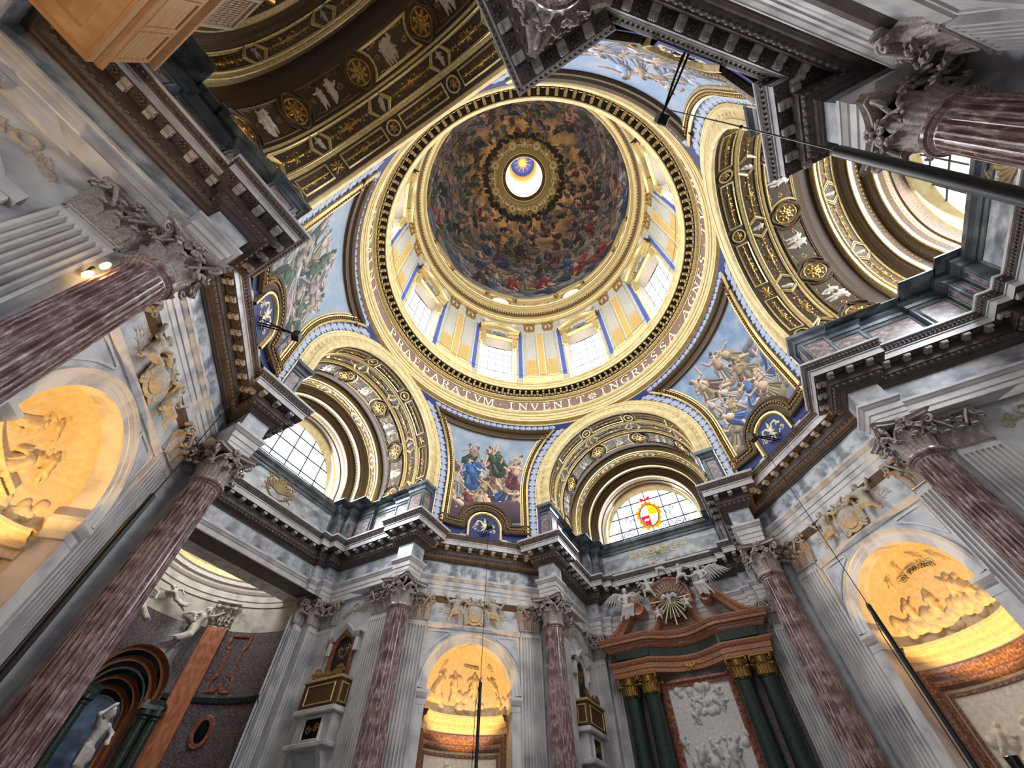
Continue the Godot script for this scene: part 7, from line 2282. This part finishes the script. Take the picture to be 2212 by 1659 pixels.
	var pp := [V(0, 13.3, 14.4), V(-0.85, 12.65, 14.35), V(0.95, 12.3, 14.35), V(0.75, 10.85, 13.95), V(-0.8, 11.1, 13.95)]
	for k in 5:
		var sc: float = 0.85 if k < 3 else 0.5
		carved("cherub", pl[k], "putto", "puttohair", M.whitestone, x * Transform3D(back * Basis.from_scale(V(sc * (-1 if k % 2 == 0 else 1), sc, sc)), pp[k]), "smallwing")

# ---------- the rounded chapel behind the side arm ----------
func exedra(a: int) -> void:
	var x := fr(a)
	var R := 3.5
	var c := V(0, 0, 14.9)
	var o := thing("wall_apse" if a == 135 else "wall_apse_side", "rounded apse wall with curved cornice and gilt half dome in the %s" % ARM[a], "wall", "", "structure", x)
	var aa := -PI; var ab := 0.0
	for q in [["lower_wall", M.darkmarble, [Vector2(R, 0), Vector2(R, 6.75)]], ["ledge", M.green, [Vector2(R, 6.75), Vector2(R - 0.08, 6.8), Vector2(R - 0.12, 6.95), Vector2(R, 7.0)]], ["middle_wall", M.darkmarble, [Vector2(R, 7.0), Vector2(R, 9.42)]], ["upper_wall", M.cream2, [Vector2(R, 9.42), Vector2(R, 10.45)]], ["architrave", M.cream2, [Vector2(R - 0.02, 10.45), Vector2(R - 0.05, 10.47), Vector2(R - 0.05, 10.68), Vector2(R - 0.09, 10.7), Vector2(R - 0.09, 10.95), Vector2(R - 0.14, 11.0)]], ["cornice", M.stucco, [Vector2(R - 0.14, 11.0), Vector2(R - 0.2, 11.1), Vector2(R - 0.2, 11.2), Vector2(R - 0.3, 11.25), Vector2(R - 0.32, 11.4), Vector2(R - 0.38, 11.46), Vector2(R, 11.5)]]]:
		var m := Mb.new()
		if a == 135 and q[0] in ["lower_wall", "ledge", "middle_wall"]:
			m.lathe(q[2], true, aa, -PI / 2 - 0.38, 20, c); m.lathe(q[2], true, -PI / 2 + 0.38, ab, 20, c)
			if q[0] == "middle_wall":
				for k in 16:
					var t0 := -0.38 + 0.76 * k / 16; var t1 := -0.38 + 0.76 * (k + 1) / 16
					var y0 := 6.85 + sqrt(maxf(1.3 * 1.3 - pow(sin(t0) * R, 2), 0)); var y1 := 6.85 + sqrt(maxf(1.3 * 1.3 - pow(sin(t1) * R, 2), 0))
					m.quad(V(sin(t0) * R, y0, 14.9 + cos(t0) * R), V(sin(t1) * R, y1, 14.9 + cos(t1) * R), V(sin(t1) * R, 9.42, 14.9 + cos(t1) * R), V(sin(t0) * R, 9.42, 14.9 + cos(t0) * R))
		else:
			m.lathe(q[2], true, aa, ab, 40, c)
		part(o, q[0], m, q[1])
	var m := Mb.new()
	var p := []
	for k in 11: p.append(Vector2(R * cos(PI / 2 * k / 10), 11.5 + 2.0 * sin(PI / 2 * k / 10)))
	m.lathe(p, true, aa, ab, 40, c); part(o, "half_dome", m, M.gold)
	m = Mb.new(); m.box(V(0, 13.1, 16.0), V(1.2, 0.03, 0.5)); part(o, "added_light_pane", m, M.glass)  # unseen glowing pane, added with an area light to brighten the apse
	daylight("added_apse_light", look(x * V(0, 13.0, 16.0), x * V(0, 5.0, 16.4)), Vector2(2.4, 1.0), 20.0)
	for s in [-1.0, 1.0]:
		m = Mb.new(); m.quad(V(3.4 * s, 0, 14.96), V(3.75 * s, 0, 14.96), V(3.75 * s, 10.75, 14.96), V(3.4 * s, 10.75, 14.96)); part(o, "jamb", m, M.wall)
	m = Mb.new(); m.quad(V(-4, 10.72, 14.0), V(4, 10.72, 14.0), V(4, 10.72, 15.0), V(-4, 10.72, 15.0)); part(o, "beam_soffit", m, M.soffit)
	if a != 135: return
	# map onto the apse: x to growing w
	var f := func(px: float, py: float, pz: float) -> Vector3:
		var t := px / R
		return V(sin(t) * (R - pz), py, 14.9 + cos(t) * (R - pz))
	for s in [-1.0, 1.0]:
		m = Mb.new(); plate(m, dense(rect(2.13 * s - 0.42, 1.0, 2.13 * s + 0.42, 9.45), 0.4), 0, 0.14, f); var pl := part(o, "orange_pilaster", m, M.orange)
		var h := Hf.new(1.1, 1.1, 0.03)
		h.cap(Vector2(-0.4, -0.5), Vector2(0.4, -0.5), 0.05, 0.05); h.cap(Vector2(-0.5, 0.5), Vector2(0.5, 0.5), 0.06, 0.06, 1.0, 0.2)
		for q in [-0.3, 0.0, 0.3]:
			h.leaf(Vector2(q, -0.45), Vector2(q * 1.15, -0.05), 0.15, 0.08); h.leaf(Vector2(q * 0.9 + 0.12, -0.3), Vector2(q * 1.2 + 0.12, 0.25), 0.14, 0.1)
		for q in [-0.36, 0.0, 0.36]: h.scroll(Vector2(q, 0.34), 0.12, 0.035, 1.3, PI / 2, 1.0 if q < 0 else -1.0, 0.16)
		part(pl, "capital", h.mesh(func(px: float, py: float, pz: float) -> Vector3: return f.call(px + 2.13 * s, py + 9.97, pz + 0.05), true), M.stucco)
		m = Mb.new()
		var w := rect(3.35 * s - 0.5, 7.2, 3.35 * s + 0.5, 9.2)
		var ww := PackedVector2Array()
		for q in [[-0.42, 7.2], [-0.16, 7.2], [0.0, 7.4], [0.16, 7.2], [0.42, 7.2], [0.42, 7.6], [0.28, 7.75], [0.28, 8.7], [0.42, 8.85], [0.42, 9.25], [-0.42, 9.25], [-0.42, 8.85], [-0.28, 8.7], [-0.28, 7.75], [-0.42, 7.6]]: ww.append(Vector2(3.3 * s + q[0], q[1]))
		bar(m, ww, true, [Vector2(-0.07, 0), Vector2(-0.05, 0.05), Vector2(0.05, 0.05), Vector2(0.07, 0)], f); part(o, "marble_panel_frame", m, M.pinkstone)
		m = Mb.new(); bar(m, ngon(24, 0.3, 0.42, Vector2(3.45 * s, 5.9)), true, [Vector2(-0.12, 0), Vector2(-0.08, 0.08), Vector2(0.04, 0.08), Vector2(0.08, 0)], f); var ov := part(o, "oval_frame", m, M.pinkstone)
		m = Mb.new(); plate(m, ngon(24, 0.28, 0.4, Vector2(3.45 * s, 5.9)), 0, 0.02, f); part(ov, "dark_oval", m, M.blackglass)
		# green columns of the niche
		for q in [1.22, 1.62]:
			m = Mb.new(); m.lathe([Vector2(0.2, 0.5), Vector2(0.17, 6.0), Vector2(0.2, 6.03), Vector2(0.2, 6.1), Vector2(0.27, 6.15), Vector2(0.27, 6.3)], false, 0, TAU, 16); part(o, "green_column", m, M.green, at(sin(q * s / R) * (R - 0.35), 0, 14.9 + cos(q * s / R) * (R - 0.35)))
		m = Mb.new(); bar(m, dense(PackedVector2Array([Vector2(0.95 * s, 6.45), Vector2(1.9 * s, 6.45)]), 0.2), false, [Vector2(-0.14, 0), Vector2(-0.14, 0.55), Vector2(0.14, 0.6), Vector2(0.14, 0)], f); part(o, "column_beam", m, M.green)
	# arches in false perspective, stepping back to a painted sky
	var st := [[1.3, 0.35, M.orange], [1.18, 0.0, M.orange], [1.06, -0.3, M.darkmarble], [1.0, -0.34, M.orange], [0.92, -0.6, M.orange], [0.84, -0.9, M.darkmarble], [0.78, -0.94, M.darkmarble]]
	for k in st.size() - 1:
		var r0: float = st[k][0]; var r1: float = st[k + 1][0]
		var z0: float = 18.2 - st[k][1]; var z1: float = 18.2 - st[k + 1][1]
		var hc := 6.85 - k * 0.2
		m = Mb.new(); m.arch([Vector2(r0, z0), Vector2(r0, z1 - 0.02), Vector2(r1 - 0.02, z1 - 0.02)], 1.0, 24, hc)
		part(o, "stepped_arch", m, st[k][2])
	m = Mb.new(); m.quad(V(-0.8, 1, 19.14), V(0.8, 1, 19.14), V(0.8, 6.6, 19.14), V(-0.8, 6.6, 19.14)); part(o, "painted_sky", m, M.skypaint)
	var sp := thing("statue", "white marble standing martyr in the arched chapel niche, lower left", "statue", "", "", x * Transform3D(Basis(Vector3.UP, PI + 0.5).scaled(V(1.25, 1.25, 1.25)), V(0.1, 3.75, 17.9)))
	part(sp, "body", M.statuebody, M.statue); part(sp, "hair", M.statuehair, M.statue)
	var pd := thing("pedestal", "dark marble pedestal under the white martyr statue", "pedestal", "", "", x * at(0.1, 0, 17.9)); box_part(pd, "block", V(0, 1.87, 0), V(0.5, 1.87, 0.45), M.green, 0.04)
	# angels on the white wall above
	var back := Basis(Vector3.UP, PI)
	carved("angel", "stucco angel stepping down beside the orange pilaster in the side chapel", "flyer", "flyerhair", M.stucco, x * Transform3D(back * Basis.from_scale(V(0.95, 0.95, 0.95)), V(-1.05, 9.2, 18.0)), "smallwing")
	carved("angel", "small stucco angel flying under the side chapel's curved cornice", "flyer", "flyerhair", M.stucco, x * Transform3D(back * Basis.from_scale(V(-0.65, 0.65, 0.65)).rotated(Vector3.BACK, 0.7), V(0.15, 10.0, 18.25)), "smallwing")
	carved("angel", "stucco angel half hidden by the left column in the side chapel", "flyer", "flyerhair", M.stucco, x * Transform3D(back * Basis.from_scale(V(-0.85, 0.85, 0.85)), V(1.35, 9.4, 18.0)), "smallwing")

# ---------- organ over the entrance ----------
func organ() -> void:
	var x := fr(225)
	var l := thing("organ_loft", "wooden organ gallery with stepped mouldings, its underside lit orange, top left", "gallery", "", "", x)
	var path := [Vector2(15.0, -3.55), Vector2(13.0, -3.55), Vector2(13.0, 3.55), Vector2(15.0, 3.55)]
	var m := Mb.new()
	m.sweep(path, [Vector2(-1.7, 11.95), Vector2(-0.95, 11.95), Vector2(-0.9, 11.85), Vector2(-0.7, 11.85), Vector2(-0.66, 11.75), Vector2(-0.4, 11.75), Vector2(-0.36, 11.68), Vector2(-0.1, 11.66), Vector2(-0.06, 11.6), Vector2(0.0, 11.6), Vector2(0.0, 11.78), Vector2(0.06, 11.84), Vector2(0.1, 11.95), Vector2(0.0, 12.0)].map(func(v): return v))
	part(l, "moulded_underside", m, M.wood)
	m = Mb.new(); m.sweep(path, [Vector2(0.0, 12.0), Vector2(0.0, 13.3), Vector2(0.1, 13.4), Vector2(0.1, 13.5), Vector2(-1.9, 13.5)]); part(l, "parapet", m, M.wood)
	m = Mb.new(); m.quad(V(-2.6, 11.97, 14.0), V(2.6, 11.97, 14.0), V(2.6, 11.97, 15.0), V(-2.6, 11.97, 15.0)); part(l, "ceiling_panel", m, M.wood)
	var h := Hf.new(4.6, 1.0, 0.04)
	for k in 9: h.leaf(Vector2(-2.0 + 0.5 * k, -0.3), Vector2(-1.8 + 0.5 * k, 0.35), 0.3); 
	for k in 6: h.scroll(Vector2(-2.0 + 0.8 * k, 0), 0.25, 0.07, 1.4)
	part(l, "gilt_carving", h.mesh(func(px: float, py: float, pz: float) -> Vector3: return V(px, 11.95 - pz, 14.45 + py), true), M.gold)
	for k in 7:
		m = Mb.new(); bar(m, rect(-0.42, -0.48, 0.42, 0.48), true, [Vector2(-0.04, 0), Vector2(-0.03, 0.03), Vector2(0.03, 0.03), Vector2(0.04, 0)], flat); part(l, "parapet_panel", m, M.wood, Transform3D(Basis(Vector3.UP, PI), V(-3.0 + k, 12.66, 13.0)))
	var o := thing("organ", "organ with silvery pipes in a gilt-edged wooden case, top left corner", "organ", "", "", x)
	for s in [-1.0, 1.0]:
		box_part(o, "case_tower", V(2.55 * s, 15.6, 14.25), V(0.75, 2.1, 0.5), M.wood, 0.04)
		m = Mb.new(); bar(m, rect(-0.6, -1.8, 0.6, 1.8), true, [Vector2(-0.05, 0), Vector2(-0.04, 0.04), Vector2(0.04, 0.04), Vector2(0.05, 0)], flat); part(o, "case_moulding", m, M.stucco, Transform3D(Basis(Vector3.UP, PI), V(2.55 * s, 15.6, 13.74)))
		m = Mb.new(); m.lathe([Vector2(0.13, 13.5), Vector2(0.1, 14.0), Vector2(0.09, 17.4), Vector2(0.16, 17.6)], false, 0, TAU, 14); part(o, "gilt_post", m, M.golddeep, at(1.72 * s, 0, 13.7))
		m = Mb.new()
		for k in 12:
			m.box(V(2.55 * s, 14.0 + k * 0.28, 13.73), V(0.5, 0.012, 0.01)); m.box(V(2.1 * s + 0.08 * k * s, 15.6, 13.73), V(0.01, 1.6, 0.01))
		part(o, "lattice", m, M.stucco)
	box_part(o, "case_base", V(0, 13.75, 14.3), V(1.75, 0.28, 0.5), M.wood, 0.03)
	box_part(o, "case_head", V(0, 17.75, 14.3), V(1.9, 0.16, 0.5), M.wood, 0.04)
	for k in 17:
		var px := -1.52 + k * 0.19
		var top := 16.2 + 1.1 * absf(px) / 1.5
		m = Mb.new(); m.lathe([Vector2(0.02, 14.03), Vector2(0.078, 14.5), Vector2(0.078, top), Vector2(0.07, top)], false, 0, TAU, 12); m.box(V(0, 14.75, -0.07), V(0.05, 0.09, 0.02), 0.01)
		part(o, "pipe", m, M.pipe, at(px, 0, 14.1))
	# warm lamp under the gallery
	var w := thing("gallery_lamp", "warm lamp on a stand below the organ gallery", "lamp", "", "", x * at(-1.0, 2.6, 13.4))
	m = Mb.new(); m.box(V(0, -1.3, 0), V(0.05, 1.3, 0.05)); part(w, "stand", m, M.iron)
	m = Mb.new(); m.ball(V(0, 0.06, 0), V(0.09, 0.06, 0.09)); part(w, "bulb", m, M.bulb)
	var s := SpotLight3D.new(); s.name = "gallery_lamp_light"; s.light_color = Color(1.0, 0.84, 0.6); s.light_energy = 24.0; s.spot_angle = 24.0; s.spot_angle_attenuation = 0.5; s.spot_range = 40.0; s.light_size = 0.1; s.shadow_enabled = true
	add_child(s, true); s.global_transform = look(x * V(-1.0, 2.75, 13.4), x * V(-2.6, 12.0, 13.9))

# glowing fitting on the ledge between the left column and its pilaster
func column_lamp() -> void:
	var x := fr(225)
	var o := thing("wall_lamp", "glowing double lamp fixed between the big left column and its pilaster", "lamp", "", "", x * at(-4.46, 8.75, 10.06))
	var m := Mb.new(); m.box(V(-0.12, 0, 0.06), V(0.1, 0.05, 0.03), 0.01); part(o, "bracket", m, M.blackbox)
	for k in [-1.0, 1.0]:
		m = Mb.new(); m.ball(V(0, 0.2 * k, 0), V(0.06, 0.12, 0.06)); part(o, "bulb", m, M.bulb)
		m = Mb.new(); m.tube(PackedVector3Array([V(-0.08, 0.2 * k, 0.03), V(-0.12, 0.2 * k, 0.05)]), PackedFloat32Array([0.05, 0.03]), 8); part(o, "holder", m, M.gold)
	var s := OmniLight3D.new(); s.name = "wall_lamp_light"; s.light_color = Color(1.0, 0.82, 0.52); s.light_energy = 0.16; s.omni_range = 30.0; s.light_size = 0.08; s.shadow_enabled = true
	add_child(s, true); s.global_position = x * V(-4.44, 8.75, 10.02)
func lit(c: Color, e := 0.9) -> StandardMaterial3D:
	var m := StandardMaterial3D.new()
	m.albedo_color = c
	m.emission_enabled = true
	m.emission = c
	m.emission_energy_multiplier = e
	m.cull_mode = BaseMaterial3D.CULL_DISABLED
	return m

# coloured glass of the altar window: viewer's right is -w
func stained(o: Node3D) -> void:
	var red := lit(c8(216, 30, 60)); var yellow := lit(c8(250, 214, 20)); var orange := lit(c8(246, 150, 20)); var white := lit(c8(240, 244, 250), 1.2)
	var f := func(x: float, y: float, z: float) -> Vector3: return Vector3(-x, HC + 1.12 + y, 15.87 - z)
	var fl := PackedVector2Array()
	for j in 48:
		var a := TAU * j / 48
		var k := 1.0 + (0.16 if j % 3 == 0 else 0.0) + 0.07 * sin(a * 5.0)
		fl.append(Vector2(cos(a) * 0.74 * k, sin(a) * 0.95 * k))
	var p := Mb.new(); plate(p, fl, 0, 0.01, f); part(o, "flame_border_glass", p, orange)
	p = Mb.new(); plate(p, ngon(36, 0.6, 0.78), 0.01, 0.02, f); var s := part(o, "shield_glass", p, white)
	var q1 := PackedVector2Array([Vector2.ZERO]); var q2 := PackedVector2Array([Vector2.ZERO])
	for j in 10:
		var a := PI / 2 * j / 9
		q1.append(Vector2(cos(a) * 0.56, sin(a) * 0.74)); q2.append(Vector2(-cos(a) * 0.56, -sin(a) * 0.74))
	p = Mb.new(); plate(p, q1, 0.02, 0.03, f); part(s, "yellow_quarter", p, yellow)
	p = Mb.new(); plate(p, q2, 0.02, 0.03, f); part(s, "red_quarter", p, red)
	p = Mb.new(); plate(p, PackedVector2Array([Vector2(-0.4, -0.28), Vector2(-0.3, -0.2), Vector2(-0.1, -0.24), Vector2(-0.06, -0.18), Vector2(-0.08, -0.32), Vector2(-0.14, -0.4), Vector2(-0.3, -0.34), Vector2(-0.38, -0.42)]), 0.03, 0.035, f); part(s, "white_beast", p, white)
	p = Mb.new(); bar(p, ngon(14, 0.16, 0.19, Vector2(0.27, 0.3)), true, [Vector2(-0.012, 0.03), Vector2(0.012, 0.035)], f); part(s, "ring_mark", p, orange)
	p = Mb.new(); bar(p, ngon(36, 0.6, 0.78), true, [Vector2(-0.025, 0.0), Vector2(-0.02, 0.04), Vector2(0.02, 0.04), Vector2(0.025, 0.0)], f); part(s, "lead_outline", p, M.lead)
	for sd in [-1.0, 1.0]:
		p = Mb.new(); plate(p, PackedVector2Array([Vector2(0.03 * sd, 1.24), Vector2(0.3 * sd, 1.42), Vector2(0.34 * sd, 1.3), Vector2(0.26 * sd, 1.16), Vector2(0.12 * sd, 1.14)]), 0, 0.02, f); part(o, "red_wing_glass", p, red)
	# thin violet line scrolls on the clear panes
	var vio := lit(c8(110, 90, 150), 0.5)
	for sd in [-1.0, 1.0]:
		p = Mb.new()
		for q in [[1.15, -0.1, 0.2], [1.45, 0.15, 0.16], [1.3, -0.75, 0.26], [1.75, -0.95, 0.2], [2.1, -0.6, 0.16]]:
			var c := PackedVector2Array()
			for j in 16:
				var t := j / 15.0
				var a := 5.0 + TAU * 1.1 * t
				c.append(Vector2(q[0] + cos(a) * q[2] * (1.1 - t), q[1] + sin(a) * q[2] * (1.1 - t)) * Vector2(sd, 1))
			bar(p, c, false, [Vector2(-0.018, 0.0), Vector2(0.018, 0.012)], f)
		var w := PackedVector2Array()
		for j in 20: w.append(Vector2((0.75 + j * 0.085) * sd, -1.0 + 0.1 * sin(j * 1.3)))
		bar(p, w, false, [Vector2(-0.015, 0.0), Vector2(0.015, 0.012)], f)
		part(o, "painted_scrolls", p, vio)
